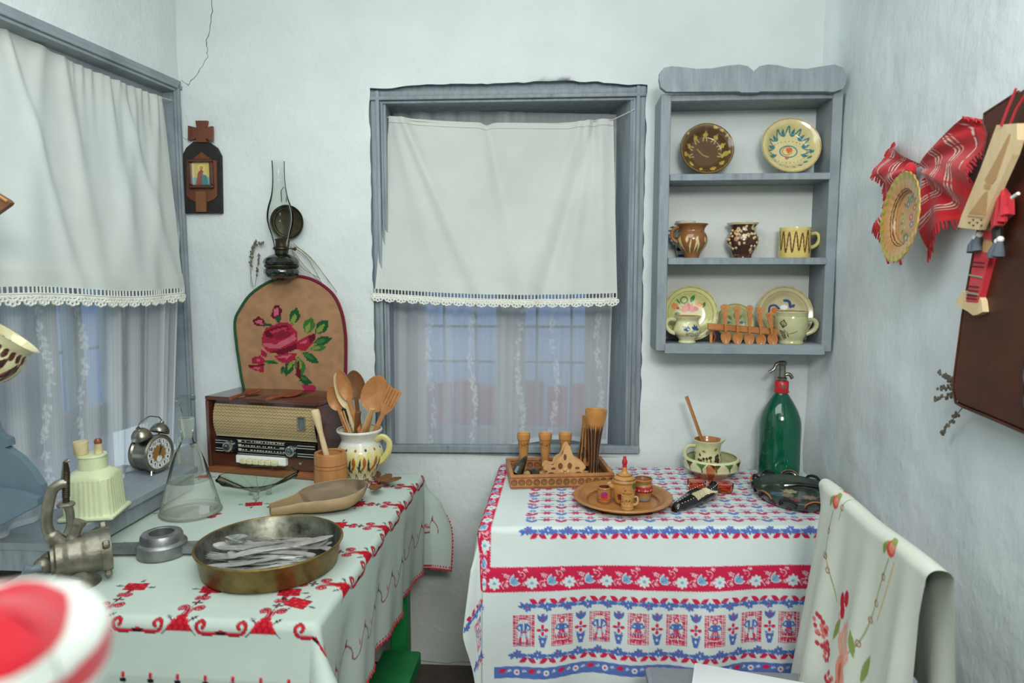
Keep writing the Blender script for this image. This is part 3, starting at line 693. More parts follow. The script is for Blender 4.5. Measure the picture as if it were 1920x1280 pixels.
def sprigR(x, y, rot, k, cp):
    c.push(x, y, rot, k); c.line([(0, 0), (.022, 0)], .0014, cp)
    for t in (.006, .012, .018):
        for s_ in (-1, 1): c.leaf(t, 0, .009, .0022, s_*.9, cp)
    c.pop()
def swirl(x, y, rot, k, cp, mir=1):
    c.push(x, y, rot, k, mir); c.curve([(0, -.012), (.006, -.003), (.002, .007), (-.007, .007), (-.008, 0), (-.003, 0)], .0022, cp)
    c.ell(-.010, .010, .003, .003, cp); c.pop()
def redband(x0, y0, x1, y1, vert=False):
    L = (y1-y0) if vert else (x1-x0); W_ = (x1-x0) if vert else (y1-y0); c.rect(x0, y0, x1, y1, RB)
    c.push(*((x0+W_/2, y0) if vert else (x0, y0+W_/2)), PI/2 if vert else 0); t = .02; k = 0
    for q in np.arange(0, L, .007):
        for s_ in (-1, 1): c.ell(q, s_*(W_/2), .0025, .0018, RB)
    while t < L-.01:
        s_ = 1 if k % 2 else -1
        if k % 2: tulip(t, -.006*s_, -.9*s_, .95, '#cfe0e4', BL); tulip(t, -.006*s_, -.9*s_, .72, LB, BL)
        else: flower(t, .012*s_*.8, .0165, '#d8e6e6', LB)
        sprigR(t+.020, -.018*s_*.9, .5*s_, .85, '#e6c9d2'); swirl(t+.024, .012*s_, 0, .9, '#e6c9d2', s_); sprigR(t-.01, -.020*s_, 2.6, .6, '#e6c9d2')
        t += .048; k += 1
    c.pop()
def border(x0, x1, y, up=1, step=.052):
    x = x0; k = 0
    while x < x1:
        if k % 2 == 0:
            flower(x, y, .0125, BL, RB if k % 4 == 0 else '#d8e1de', 7)
            for s_ in (-1, 1):
                for a in (.2, .9): c.leaf(x+s_*.008, y, .018, .0040, (a*up if s_ > 0 else PI-a*up), BL)
        else:
            for s_ in (-1, 1): c.leaf(x, y+.008*up, .026, .0062, (-.35*up if s_ > 0 else PI+.35*up) if 0 else (PI/2-s_*1.0)*up, RB); c.line([(x+s_*.013, y), (x+s_*.024, y-.004*up)], .0022, BL)
            c.ell(x, y+.004*up, .003, .006, LB)
        for q in range(5): xx = x+(q-2)*.0085; c.leaf(xx, y-.003*up, .012, .0026, (.9+.5*(q % 2))*up, BL)
        x += step/2; k += 1
def person_m(x, y, man):
    c.push(x, y); W_, H_ = .026, .041
    for i in range(13):
        for j in range(20):
            xx = -W_+.0042*i; yy_ = -H_+.0042*j
            if abs(xx) < W_*.55 and abs(yy_) < H_*.72 and not (abs(xx) > W_*.45 and abs(yy_) > H_*.5): continue
            c.rect(xx, yy_, xx+.0030, yy_+.0030, RB)
    c.ell(0, .003, .017, .030, '#d8e1de')
    if man:
        c.ell(0, .026, .0045, .0055, '#e7c8cc'); c.rect(-.007, .030, .007, .0345, RB); c.poly([(-.010, .020), (.010, .020), (.007, -.002), (-.007, -.002)], BL); c.rect(-.0025, .0, .0025, .02, '#d8e1de')
        for s_ in (-1, 1): c.line([(s_*.010, .018), (s_*.018, .008), (s_*.011, .001)], .0042, BL); c.line([(s_*.004, -.003), (s_*.008, -.020)], .0052, '#9db0d0'); c.line([(s_*.008, -.018), (s_*.009, -.034)], .0044, RB); c.line([(s_*.009, -.034), (s_*.014, -.035)], .004, BL)
        c.rect(-.008, -.006, .008, -.002, RB)
    else:
        c.ell(0, .026, .0075, .0080, RB); c.ell(0, .0255, .004, .0048, '#e7c8cc'); c.poly([(-.009, .018), (.009, .018), (.006, .0), (-.006, .0)], BL); c.poly([(-.007, .0), (.007, .0), (.019, -.030), (-.019, -.030)], RB)
        c.line([(-.011, -.012), (.011, -.012)], .0045, BL); c.line([(-.016, -.024), (.016, -.024)], .003, '#d8e1de')
        for q in (-.010, -.003, .004, .011): c.line([(q*.6, -.002), (q*1.3, -.029)], .0012, '#d8e1de')
        for s_ in (-1, 1): c.line([(s_*.009, .016), (s_*.016, .006), (s_*.006, .003)], .0042, BL)
    c.pop()
def vase_m(x, y):
    tulip(x, y+.031, 0, .85, BL, RB); flower(x, y+.002, .0150, RB, '#d8e1de', 4); c.ell(x, y+.002, .003, .003, BL); c.poly([(x-.011, y-.018), (x+.011, y-.018), (x+.005, y-.042), (x-.005, y-.042)], BL)
    c.ell(x, y-.028, .003, .004, '#d8e1de'); sprigR(x-.012, y-.010, -.9, .5, BL); sprigR(x+.012, y-.010, PI+.9, .5, BL)
RW = RX1-RX0
# left border on the top and the red band around the skirt
redband(-.030, -.17, .018, .60, True); redband(.010, -.170, 1.01, -.108)
border(.115, 1.0, -.016, -1); border(.115, 1.0, -.212, 1); border(.09, 1.0, -.338, -1)
c.push(.118, 0, 0); c.pop()
for k in range(10):
    x = .105+.098*k; person_m(x, -.275, k % 2 == 0) if k != 4 else (person_m(x, -.275, False)); vase_m(x+.049, -.275)
c.rect(.03, -.402, 1.01, -.370, '#5b75b8')
for k in range(26):
    x = .05+.038*k
    if k % 2: c.ell(x, -.386, .008, .008, '#d8dfe8'); c.ell(x, -.386, .003, .003, RB)
    else: c.leaf(x-.010, -.384, .022, .006, .2, RB)
    sprigR(x+.012, -.386, .5, .55, '#cdd7e6')
for k in range(4): person_m(-.10, -.275+.0*k, True); vase_m(-.055, -.275)
border(-.15, .0, -.212, 1); border(-.15, .0, -.338, -1)
# the central field of the top
RBk, BLk = RB, BL; RB, BL = '#c25478', '#7388c0'
for i in range(12):
    for j in range(10):
        x = .16+.078*i; y = .022+.052*j
        if x > 1.0 or y > .56: continue
        if True:
            flower(x, y+.020, .0135, RB, BL, 6); c.ell(x, y+.020, .018, .0045, RB); c.line([(x-.016, y+.038), (x+.016, y+.038)], .004, BL)
            for s_ in (-1, 1): c.leaf(x+s_*.012, y+.020, .012, .0026, 0 if s_ > 0 else PI, RB); c.leaf(x+s_*.008, y+.036, .012, .0024, (.2 if s_ > 0 else PI-.2), BL)
        xc = x-.039
        c.leaf(xc, y, .028, .0065, PI/2+.55, RB if (i+j) % 2 else BL); c.leaf(xc, y, .028, .0065, PI/2-.55, RB if (i+j) % 2 else BL); flower(xc, y+.034, .0110, BL if (i+j) % 2 else RB, '#d8e1de', 6)
for i in range(6): sprigR(.112, .04+.09*i, PI/2, 1.0, BL); tulip(.112, .075+.09*i, 0, .6, RB, LB)
RB, BL = RBk, BLk
RL0 = .57
def foldR(u, w, d, th, cor, sx_, sy_):
    s2 = np.sin(2*th)**2; q = u-RX0
    front = .010+.035*d+.012*np.sin(q*13+.8)*np.clip(d/.25, 0, 1)+.008*np.sin(q*31+1+d*4)*np.clip((d-.12)/.25, 0, 1)
    side = .006+.05*d+.012*np.sin(w*19)*np.clip(d/.25, 0, 1)
    return np.where(cor, .01+d*(.02+.16*s2*(.6+.4*np.sin(th*9))), np.where(u < RX0, side, front))
fR = drape_fn(RX0, RX1, RYB, ryf, .18, .0, .46, 0, foldR)
us = np.arange(RX0-.18, RX1+.002, .0024); ws = np.arange(0, .570+.45, .0024)
U, V = np.meshgrid(us, ws); X, Y, Z = fR(U, V); Lr = RYB-ryf(U)
# the print hangs a little askew
colR = cvR.at(U-RX0, np.where(V > Lr, Lr-V, Lr-V)+.0)
pcl = grid('printed_tablecloth', X, Y, Z, 'cloth', col=colR); tag(pcl, 'white cloth printed with red bands and blue folk figures over the table below the shelf', 'tablecloth')
TS = TZ+.0012

# ================================================================== BACK WALL: icon plaque, oil lamp, tapestry
def wallthing(name, label, cat, px, py, Y=-.012, group=None):
    p = atY(px, py, Y); return thing(name, label, cat, tuple(p), 0, group), p
def pxpoly(P, o, Y):   # photo outline -> local XZ polygon about o on plane Y
    return [(float(atY(x, y, Y)[0]-o[0]), float(atY(x, y, Y)[2]-o[2])) for x, y in P]
def slab(name, P, m, par, y0, y1):   # polygon in XZ, extruded along Y from y0 (front) to y1
    mb = MB().prism(P, 0, 1, None); mb.v = [(x, y1+(y0-y1)*z, y) for x, y, z in mb.v]; return obj(name, mb, m, par, smooth=False)
t, o = wallthing('icon_plaque', 'small dark wooden icon plaque with a cross on top', 'icon', 381, 330)
arch = [(347, 400), (346, 290), (352, 278), (366, 266), (392, 266), (408, 277), (416, 292), (418, 400)]
slab('back_board', pxpoly(arch, o, -.012), 'blackwood', t, -.010, .010)
inner = [(372, 388), (372, 380), (362, 375), (354, 368), (354, 302), (364, 300), (382, 286), (400, 300), (410, 303), (411, 368), (404, 375), (392, 380), (392, 388)]
slab('carved_panel', pxpoly(inner, o, -.012), 'wood_icon', t, -.014, -.010)
slab('lower_block', pxpoly([(372, 360), (392, 360), (392, 398), (373, 398)], o, -.012), 'wood_dark', t, -.019, -.014)
cross = [(371, 228), (393, 228), (390, 241), (402, 238), (402, 266), (390, 261), (393, 268), (370, 268), (373, 261), (357, 265), (357, 237), (373, 241)]
slab('cross', pxpoly(cross, o, -.012), 'wood_icon', t, -.016, -.004)
fr = MB(); q = pxpoly([(361, 300), (404, 300), (404, 354), (361, 354)], o, -.012); xs = [a[0] for a in q]; zs = [a[1] for a in q]; a0, a1, b0, b1 = min(xs), max(xs), min(zs), max(zs); w = .011
for bx in ((a0, a1, b0, b0+w), (a0, a1, b1-w, b1), (a0, a0+w, b0+w, b1-w), (a1-w, a1, b0+w, b1-w)): fr.box(((bx[0]+bx[1])/2, -.020, (bx[2]+bx[3])/2), (bx[1]-bx[0], .014, bx[3]-bx[2]), b=.002)
obj('frame', fr, 'veneer', t)
iw, ih = a1-a0-2*w, b1-b0-2*w; ic = Cv(0, 0, iw, ih, .0008, '#c9b96f'); ic.rect(0, 0, iw, ih*.35, '#7ea5a2'); ic.ell(iw*.5, ih*.78, iw*.2, ih*.15, '#e3cf6c'); ic.ell(iw*.5, ih*.76, iw*.11, ih*.09, '#b98a62')
ic.poly([(iw*.15, 0), (iw*.30, ih*.55), (iw*.5, ih*.72), (iw*.70, ih*.5), (iw*.8, 0)], '#8e4f45'); ic.poly([(iw*.5, 0), (iw*.55, ih*.5), (iw*.78, ih*.42), (iw*.85, 0)], '#3f7f86'); ic.ell(iw*.66, ih*.52, iw*.09, ih*.07, '#d9b58a')
U, V = np.meshgrid(np.linspace(0, iw, 50), np.linspace(0, ih, 70)); grid('picture', U+a0+w, U*0-.0155, V+b0+w, 'glaze', t, ic.at(U, V))
# nail cord
obj('cord', MB().tube([atY(333, 230, -.004)-o, atY(338, 252, -.012)-o, atY(350, 262, -.01)-o, atY(360, 250, -.008)-o], .0008, 4), 'string', t)

# oil lamp: hangs on the wall above the tapestry
t, o = wallthing('oil_lamp', 'wall-mounted oil lamp with tall glass chimney and dark glass font', 'lamp', 529, 525, -.075)
K = .00172
zz = lambda py: float(atY(529, py, -.075)[2]-o[2])
obj('font', MB().lathe([(0, 0), (.030, .0), (.034, .006), (.050, .012), (.057, .025), (.055, .035), (.049, .041), (.049, .047), (.055, .052), (.058, .060), (.052, .072), (.040, .080), (.026, .086), (.020, .090), (0, .090)], 40, sq=lambda a, z: 1+.02*math.cos(a*14)), 'black', t).data.materials[0] = mat('dark_font_glass', '#0a140f', .1, coat=.6, spec=.8)
obj('brass_band', MB().torus((0, 0, .044), .050, .0035, 40, 8), 'bronze', t)
obj('burner', MB().lathe([(.0, .088), (.019, .088), (.020, .098), (.026, .102), (.026, .108), (.018, .112), (.017, .128), (.021, .135), (.0, .140)], 28), 'bronze', t)
obj('wick_knob', MB().tube([(.02, -.01, .105), (.05, -.014, .103)], .002, 6).ball((.053, -.0145, .103), .006), 'bronze', t)
zc = [(477, .021), (465, .0235), (452, .027), (440, .0325), (425, .041), (412, .0455), (398, .0445), (385, .039), (372, .031), (358, .0255), (340, .0222), (320, .0215), (302, .0225)]
P = prof([(r*.93, zz(y)) for y, r in zc], 4); pp = P+[(r-.0014, z) for r, z in P[::-1]]
obj('glass_chimney', MB().lathe(pp+[pp[0]], 40), 'glass_thin', t)
rc = atY(541, 417, -.016)-o; Tm = Matrix.Translation(rc) @ Matrix.Rotation(PI/2, 4, 'X')
obj('reflector', MB().lathe([(0, .000), (.030, .000), (.044, .004), (.046, .009), (.050, .010), (.0535, .016), (.058, .018), (.058, .014), (.054, .006), (.046, -.004), (0, -.004)], 44, Tm), 'bronze', t)
obj('bracket', MB().tube([(rc[0], .055, zz(450)), (rc[0]*.6, .03, zz(490)), (0, .03, zz(512)), (0, 0, .0)], .004, 8).torus((0, 0, .047), .054, .0028, 36, 6).tube([(0.01, .070, zz(410)), (.012, .070, zz(470)), (0.005, .06, zz(520))], .005, 6), 'bronze', t)
obj('hanging_loop', MB().tube([atY(528, 378, -.01)-o, atY(527, 358, -.008)-o, atY(532, 350, -.006)-o, atY(537, 358, -.008)-o, atY(537, 378, -.01)-o], .0014, 5), 'bronze', t)

# dried sprigs
def sprigs(name, label, stems, Y, buds=True, atf=atY, grp=None, r=.0009, br=.0035):
    o_ = atf(*stems[0][0], Y); t_ = thing(name, label, 'dried flowers', tuple(o_), 0, grp)
    for k, st in enumerate(stems):
        Q = [Vector(atf(x, y, Y+random.uniform(-.006, .006))-o_) for x, y in st[:]]; Q = [Vector(q) for q in spline(Q, 5)]
        s_ = obj('stem', MB().tube(Q, r, 5), 'stem', t_)
        if buds:
            bm = MB(); n = len(Q)
            for i in range(int(n*.45), n):
                for j in range(3): bm.ball(Q[i]+Vector((random.uniform(-1, 1), random.uniform(-1, 1), random.uniform(-1, 1)))*.004, (br*.8, br*.8, br*1.1), 5, 4)
            b_ = obj('flower_head', bm, 'bud', s_); b_['kind'] = 'stuff'
    return t_
sprigs('lavender_sprig', 'dried lavender stems standing left of the oil lamp', [[(475, 538), (469, 505), (472, 470), (480, 452)], [(478, 538), (482, 510), (486, 478)], [(473, 538), (470, 520), (478, 462), (494, 456)]], -.03)
sprigs('straw_bunch', 'bundle of thin reddish dry stalks sloping down beside the oil lamp', [[(545, 458), (580, 480), (632, 548)], [(543, 460), (572, 500), (612, 540)], [(546, 462), (575, 482), (606, 536)], [(550, 456), (590, 492), (618, 530)], [(545, 464), (565, 500), (600, 522)]], -.035, False, r=.0012)

# tapestry arch
t, o = wallthing('needlepoint_panel', 'arched tan needlepoint panel with a red rose leaning above the radio', 'tapestry', 545, 736, -.045)
AR = [(460, 736), (454, 712), (449, 680), (444, 645), (441, 602), (452, 577), (470, 552), (500, 531), (535, 519), (570, 519), (600, 531), (625, 553), (640, 585), (647, 625), (648, 660), (647, 736)]
AP = pxpoly(AR, o, -.045); APs = [tuple(p) for p in spline(AP, 4)]
slab('backing', APs, mat('burlap_back', '#a37b52', .95), t, 0.0, .022)
xs = [p[0] for p in APs]; zs = [p[1] for p in APs]; cn = Cv(min(xs)-.01, min(zs)-.01, max(xs)+.01, max(zs)+.01, .0042, '#bd9069')
g = lambda x, y: (float(atY(x, y, -.045)[0]-o[0]), float(atY(x, y, -.045)[2]-o[2]))
def np_(pts, col): cn.poly([g(x, y) for x, y in pts], col)
def crop(pts): return [(320+x/2.37, 200+y/2.37) for x, y in pts]   # coordinates of the enlarged view
DR, RO, PKK, DG, MG, LG = '#6e1226', '#b3243f', '#d96a7c', '#1d5a35', '#3f7a38', '#8ea24a'
def leafn(x, y, l, w, rot, c1, c2):
    for L_, W_, cc in ((l, w, c1), (l*.7, w*.45, c2)):
        d = (math.cos(rot), math.sin(rot)); n_ = (-d[1], d[0]); P1 = [(x+d[0]*L_*q+n_[0]*W_*math.sin(PI*q), y+d[1]*L_*q+n_[1]*W_*math.sin(PI*q)) for q in np.linspace(0, 1, 8)]; P2 = [(x+d[0]*L_*q-n_[0]*W_*math.sin(PI*q), y+d[1]*L_*q-n_[1]*W_*math.sin(PI*q)) for q in np.linspace(1, 0, 8)]; np_(crop(P1+P2), cc)
leafn(540, 970, 80, 24, -1.3, DG, LG); leafn(600, 1010, 80, 26, -1.2, MG, LG); leafn(645, 1010, 85, 26, -.85, DG, LG); leafn(635, 1050, 85, 20, -.25, DG, MG); leafn(620, 1075, 75, 16, -.1, MG, LG); leafn(585, 1090, 90, 18, .6, DG, MG)
leafn(545, 1120, 85, 20, 2.0, DG, LG); leafn(565, 1110, 90, 24, 1.35, MG, LG); leafn(560, 1190, 80, 14, .5, DG, MG); leafn(480, 1140, 70, 10, 3.3, MG, DG); leafn(500, 1150, 40, 10, 1.7, MG, DG)
np_(crop([(565, 1130), (555, 1190), (575, 1215), (580, 1205), (572, 1130)]), DR)
np_(crop([(405, 1030), (420, 985), (480, 960), (530, 962), (560, 1000), (568, 1060), (545, 1085), (490, 1100), (430, 1090), (408, 1060)]), RO)
np_(crop([(415, 1000), (470, 975), (520, 970), (530, 990), (480, 1000), (450, 1030), (420, 1020)]), DR); np_(crop([(440, 1000), (480, 985), (520, 980), (510, 1005), (470, 1020)]), '#c43a52'); np_(crop([(450, 1010), (500, 990), (540, 1005), (520, 1030), (470, 1035)]), '#8f1c34')
np_(crop([(412, 1050), (470, 1055), (550, 1010), (560, 1035), (480, 1075), (415, 1068)]), PKK); np_(crop([(440, 1090), (500, 1075), (560, 1050), (560, 1075), (500, 1105)]), DR)
np_(crop([(460, 1105), (520, 1095), (560, 1095), (555, 1125), (510, 1142), (480, 1130)]), RO); np_(crop([(470, 1112), (540, 1100), (520, 1120)]), PKK)
np_(crop([(565, 1040), (610, 1018), (640, 1005), (635, 1050), (600, 1085), (560, 1080)]), RO); np_(crop([(575, 1050), (610, 1030), (600, 1055)]), PKK); np_(crop([(610, 1018), (645, 1008), (640, 1040), (620, 1050)]), DR)
np_(crop([(400, 1075), (430, 1095), (425, 1115), (400, 1105)]), RO)
np_(crop([(360, 1115), (400, 1105), (418, 1125), (415, 1150), (360, 1140)]), RO); np_(crop([(350, 1160), (380, 1145), (415, 1150), (415, 1180), (380, 1175)]), RO); np_(crop([(370, 1125), (400, 1120), (400, 1135)]), PKK); np_(crop([(365, 1160), (400, 1158), (395, 1170)]), PKK); np_(crop([(345, 1150), (420, 1143), (420, 1150), (350, 1158)]), DR)
np_(crop([(365, 950), (390, 930), (420, 950), (420, 975), (390, 975), (370, 965)]), DR); np_(crop([(375, 952), (405, 945), (412, 968), (385, 965)]), PKK); np_(crop([(415, 960), (450, 965), (450, 975), (415, 978)]), DG)
np_(crop([(445, 930), (460, 885), (480, 880), (495, 905), (490, 940), (460, 945)]), DR); np_(crop([(460, 900), (478, 892), (482, 925), (462, 932)]), PKK); np_(crop([(465, 935), (495, 930), (485, 960), (470, 958)]), DG)
np_(crop([(580, 1235), (640, 1235), (650, 1265), (600, 1268)]), '#c22d55'); np_(crop([(570, 1215), (625, 1225), (600, 1240)]), DG)
# stitched face: a fine height-field of stitches clipped to the outline
st = .0021; xx = np.arange(min(xs), max(xs), st); zz_ = np.arange(min(zs), max(zs), st); U, V = np.meshgrid(xx, zz_)
msk = Cv(min(xs)-.01, min(zs)-.01, max(xs)+.01, max(zs)+.01, .0015, '#000000'); msk.poly([(x*.985, z*.99+.002) for x, z in APs], '#ffffff')
cc = msk.at((U[:-1, :-1]+U[1:, 1:])/2, (V[:-1, :-1]+V[1:, 1:])/2, True)[..., 0] > .5
hh = .0011*((np.indices(U.shape)[0] % 2)*(np.indices(U.shape)[1] % 2)); cN = cn.at(U, V, True)*(.86+.14*((np.indices(U.shape)[0] % 2)*(np.indices(U.shape)[1] % 2)))[..., None]
grid('stitched_face', U, -.0015-hh, V, 'cloth_soft', t, cN*(.94+.12*vnoise(U, V, 60, 2))[..., None], mask=cc)
half = len(APs)*6//10
obj('border_cord', MB().tube([(x, -.001, z) for x, z in APs], .0052, 7), mat('green_wool', '#23502f', .95), t)
obj('border_cord', MB().tube([(x*1.012, -.003, z) for x, z in APs[-26:-1]], .0050, 7), mat('maroon_wool', '#6e1530', .95), t)['label'] = 'maroon woollen edge'

# ================================================================== CERAMIC HELPERS
def lathe_obj(name, pts, m, par=None, n=72, k=8, inner=None, fn=None, rough=None, **kw):
    P = prof(pts, k); o_ = obj(name, MB().lathe(P, n), m, par, angle=60, **kw)
    if fn: paint(o_, fn)
    return o_
def wrapfn(cv, Rm, extra=None):
    def f(x, y, z):
        th = np.arctan2(x, -y); c_ = cv.at(th*Rm, z); 
        if extra: c_ = extra(c_, np.hypot(x, y), z)
        return c_
    return f
def handle(par, pts, r, m, name='handle', flat=1.3):
    return obj(name, MB().tube([tuple(p) for p in spline(pts, 6)], r, 10, flat=flat), m, par)
def solid(c):
    c = hexc(c); return lambda x, y, z: np.ones((len(x), 3))*c
def plate(name, label, cat, loc, Rr, dep, face, tilt=78, back='#9c8a55', group=None, rim=None, foot=.45, lift=0, rz=0, fn_extra=None):
    """standing plate: local z is the face normal"""
    P = prof([(0, 0), (Rr*.45, .0005), (Rr*.62, .003), (Rr*.80, dep*.75), (Rr*.97, dep), (Rr, dep+.001), (Rr*.985, dep-.004), (Rr*.80, dep*.72-.005), (Rr*.60, -.004), (Rr*foot, -.006), (Rr*foot, -.010), (Rr*foot-.004, -.010), (Rr*foot-.004, -.006), (0, -.006)], 6)
    o_ = obj(name, MB().lathe(dense(P), 220), 'glaze'); 
    def fn(x, y, z):
        c_ = face(x, y); r_ = np.hypot(x, y); f_ = dep*np.clip((r_/Rr-.6)/.4, 0, 1)-.0035; b_ = (z < f_-.002)
        return np.where(b_[:, None], hexc(back), c_)
    paint(o_, fn); o_.location = loc; o_.rotation_euler = (R(tilt), 0, rz); return tag(o_, label, cat, group)

# ================================================================== WALL SHELF on the right
sd = .15
t = thing('wall_shelf', 'grey painted wooden wall shelf with three boards and a scalloped crown', 'shelf', (.55, 0, 1.15))
ox, oz = .55, 1.15
gx = lambda px, y=400, Y=-sd: float(atY(px, y, Y)[0])-ox; gz = lambda py, px=1400, Y=-sd: float(atY(px, py, Y)[2])-oz
xl0, xl1, xr0, xr1 = gx(1235), gx(1254), gx(1552), gx(1571)
ztop = gz(172)
obj('side_board', MB().box(((xl0+xl1)/2, -sd/2-.004, (gz(664, 1245)+ztop)/2+.004), (xl1-xl0, sd-.006, ztop-gz(664, 1245)-.012), b=.002), 'greyv', t)
obj('side_board', MB().box(((xr0+xr1)/2, -sd/2-.004, (gz(664)+ztop)/2+.004), (xr1-xr0, sd-.006, ztop-gz(664)-.012), b=.002), 'grey', t)
xc, xw = (xl1+xr0)/2, xr0-xl1
obj('top_board', MB().box((xc, -sd/2, gz(180)), (xw+.03, sd-.008, .022), b=.002), 'greyv', t)
shz = []
for (a, b) in ((325, 338), (483, 496)):
    z1, z0 = gz(a), gz(b); shz.append(oz+z1)
    obj('shelf_board', MB().box((xc+.002, -sd/2-.005, (z0+z1)/2), (xw+.002, sd-.004, z1-z0), b=.0015), 'greyv', t)
z1, z0 = gz(645), gz(664); shz.append(oz+z1)
obj('shelf_board', MB().box((xc+.002, -sd/2-.008, (z0+z1)/2), (xw+.012, sd, z1-z0), b=.002), 'grey', t)
cr = [(1235, 150), (1236, 138), (1244, 129), (1258, 126), (1280, 128), (1305, 131), (1335, 130), (1362, 125), (1385, 123), (1400, 126), (1410, 134), (1411, 136), (1413, 134), (1422, 126), (1437, 123), (1455, 124), (1480, 130), (1510, 131), (1540, 126), (1562, 123), (1577, 128), (1584, 140), (1584, 155), (1578, 168), (1560, 174), (1545, 173), (1424, 173), (1420, 175), (1388, 175), (1384, 173), (1262, 174), (1248, 173), (1238, 165)]
cp = [(float(atY(x, y, -.165)[0])-ox, float(atY(x, y, -.165)[2])-oz) for x, y in cr]
slab('crown_board', cp, 'greyv', t, -sd-.026, -sd-.004)
obj('back_batten', MB().box((xc, -.012, gz(195, 1400, 0)), (xw, .018, .03)), 'greyv', t)
obj('back_panel', MB().box((xc, -.0135, ztop/2), (xw, .004, ztop-.02)), 'plaster', t)
S1, S2, S3_ = shz

# ---------------- things on the shelf boards
sY = -.075
def sp(px, z, Y=sY): return (float(atY(px, 480, Y)[0]), Y, z+.0006)
def swig(c, pts, w, col): c.curve(pts, w, col)
# brown bowl
def face_brown(Rr):
    c = Cv(-Rr, -Rr, Rr, Rr, .0007, '#5c4228'); rnd = random.Random(4)
    def blob(x, y, r, k='#b7a352'):
        for _ in range(5): c.ell(x+rnd.uniform(-r, r)*.5, y+rnd.uniform(-r, r)*.5, r*rnd.uniform(.35, .6), r*rnd.uniform(.35, .6), k, rnd.uniform(0, 3))
    for a in np.linspace(-.3, PI+.3, 7): c.curve([(Rr*.5*math.cos(a-.12), Rr*.45*math.sin(a-.12)), (Rr*.74*math.cos(a), Rr*.74*math.sin(a)), (Rr*.5*math.cos(a+.16), Rr*.45*math.sin(a+.16))], .0045, '#a8934a'); c.ell(Rr*.66*math.cos(a), Rr*.66*math.sin(a), .004, .008, '#c2ad5c', a)
    for a in np.linspace(-2.9, -.2, 6): blob(Rr*.78*math.cos(a), Rr*.78*math.sin(a), .010, '#bda54c')
    c.curve([(-Rr*.3, Rr*.1), (-Rr*.1, -Rr*.12), (Rr*.1, -Rr*.2)], .004, '#9b874a'); c.ell(0, 0, Rr*.97, Rr*.97, '#8d7a3a', ring=.0025)
    for a in (1.2, .9, .6, 2.4): blob(Rr*.92*math.cos(a), Rr*.92*math.sin(a), .006)
    return lambda x, y: c.at(x, y)
Rr = .082
plate('brown_bowl', 'dark brown glazed bowl with yellow splashes on the top shelf board', 'bowl', (float(atY(1318, 400, -.05)[0]), -.062, S1+Rr*.97), Rr, .028, face_brown(Rr), 76, '#6e5a30')
def face_teal(Rr):
    c = Cv(-Rr, -Rr, Rr, Rr, .0007, '#d8cb93'); T_ = '#3b7d84'
    pts = []
    for i, a in enumerate(np.linspace(-.45, PI+.45, 15)): rr_ = Rr*(.76 if i % 2 else .50); pts.append((rr_*math.cos(a)*.95, rr_*math.sin(a)))
    c.curve(pts, .0038, T_)
    for i, a in enumerate(np.linspace(-.45, PI+.45, 15)):
        if i % 2 == 0: c.leaf(Rr*.46*math.cos(a)*.95, Rr*.46*math.sin(a), .024, .0052, a, T_)
    for a in np.linspace(-2.75, -.35, 9): c.leaf(Rr*.72*math.cos(a), Rr*.72*math.sin(a), .013, .005, a+1.2, T_)
    c.ell(.0, -.008, .026, .019, T_, ring=.0035); c.ell(-.004, -.006, .015, .013, '#c9793a', .5, ring=.003); c.poly([(-.006, .004), (.012, .004), (.010, -.006), (.0, -.016), (-.008, -.004)], '#d3662c'); c.ell(-.006, -.030, .006, .004, '#d3662c')
    for a in np.linspace(0, 2*PI, 30): c.ell(Rr*.62*math.cos(a), Rr*.40*math.sin(a)-.01, .0015, .0015, '#7a4a2c')
    c.ell(0, 0, Rr*.985, Rr*.985, '#a9873f', ring=.002); return lambda x, y: c.at(x, y)
Rr = .089
plate('cream_bowl', 'cream glazed bowl with teal zigzag and orange centre on the top shelf board', 'bowl', (float(atY(1471, 400, -.05)[0]), -.062, S1+Rr*.95), Rr, .030, face_teal(Rr), 74, '#c8b980')
# middle board: blue jug behind, brown jug, fruit jug, yellow mug
def jug(name, label, px, z, Y, P, fn, hpts=None, hr=.005, n=72, cat='jug', m='glaze', hcol=None, rz=0, inner=None):
    t_ = thing(name, label, cat, sp(px, z, Y), rz); b_ = lathe_obj('body', P, m, t_, n, 6, fn=fn)
    if hpts: h_ = handle(t_, hpts, hr, m); paint(h_, solid(hcol or '#d8d3a0'))
    return t_
def vessel(out, wall=.004, base=.004):   # outer profile -> closed vessel with inside
    o_ = prof(out, 5); ins = [(max(r-wall, .002), z) for r, z in o_[::-1] if z > base+out[0][1]+.001]
    return [(0, 0)]+dense(o_)+[(o_[-1][0]-wall*.5, o_[-1][1]+.001)]+ins+[(0, base+out[0][1])]
def jugb(t_, out, fn, wall=.004, n=72, m='glaze', name='body', sq=None):
    o_ = obj(name, MB().lathe(vessel(out, wall), n if out[-1][0] < .03 else int(n*2.6), sq=sq), m, t_, angle=60); return paint(o_, fn)
def inside(out, c_in, base_fn, wall=.004):
    oz_ = np.array([p[1] for p in prof(out, 5)]); orr = np.array([p[0] for p in prof(out, 5)])
    def f(x, y, z): r_ = np.hypot(x, y); q = np.interp(z, oz_, orr); return np.where((r_ < q-wall*.6)[:, None], hexc(c_in), base_fn(x, y, z))
    return f
t = thing('blue_jug', 'cream jug with dark blue bands standing behind the brown jug', 'jug', sp(1284, S2, -.038))
out = [(.024, 0), (.025, .01), (.030, .03), (.034, .055), (.030, .085), (.026, .098), (.031, .112), (.032, .118)]
c = Cv(-.2, 0, .2, .13, .0008, '#d9d6c4'); c.rect(-.2, .100, .2, .112, '#27325e'); c.rect(-.2, .004, .2, .012, '#27325e'); c.rect(-.2, .024, .2, .034, '#27325e'); c.rect(-.2, .06, .2, .066, '#27325e')
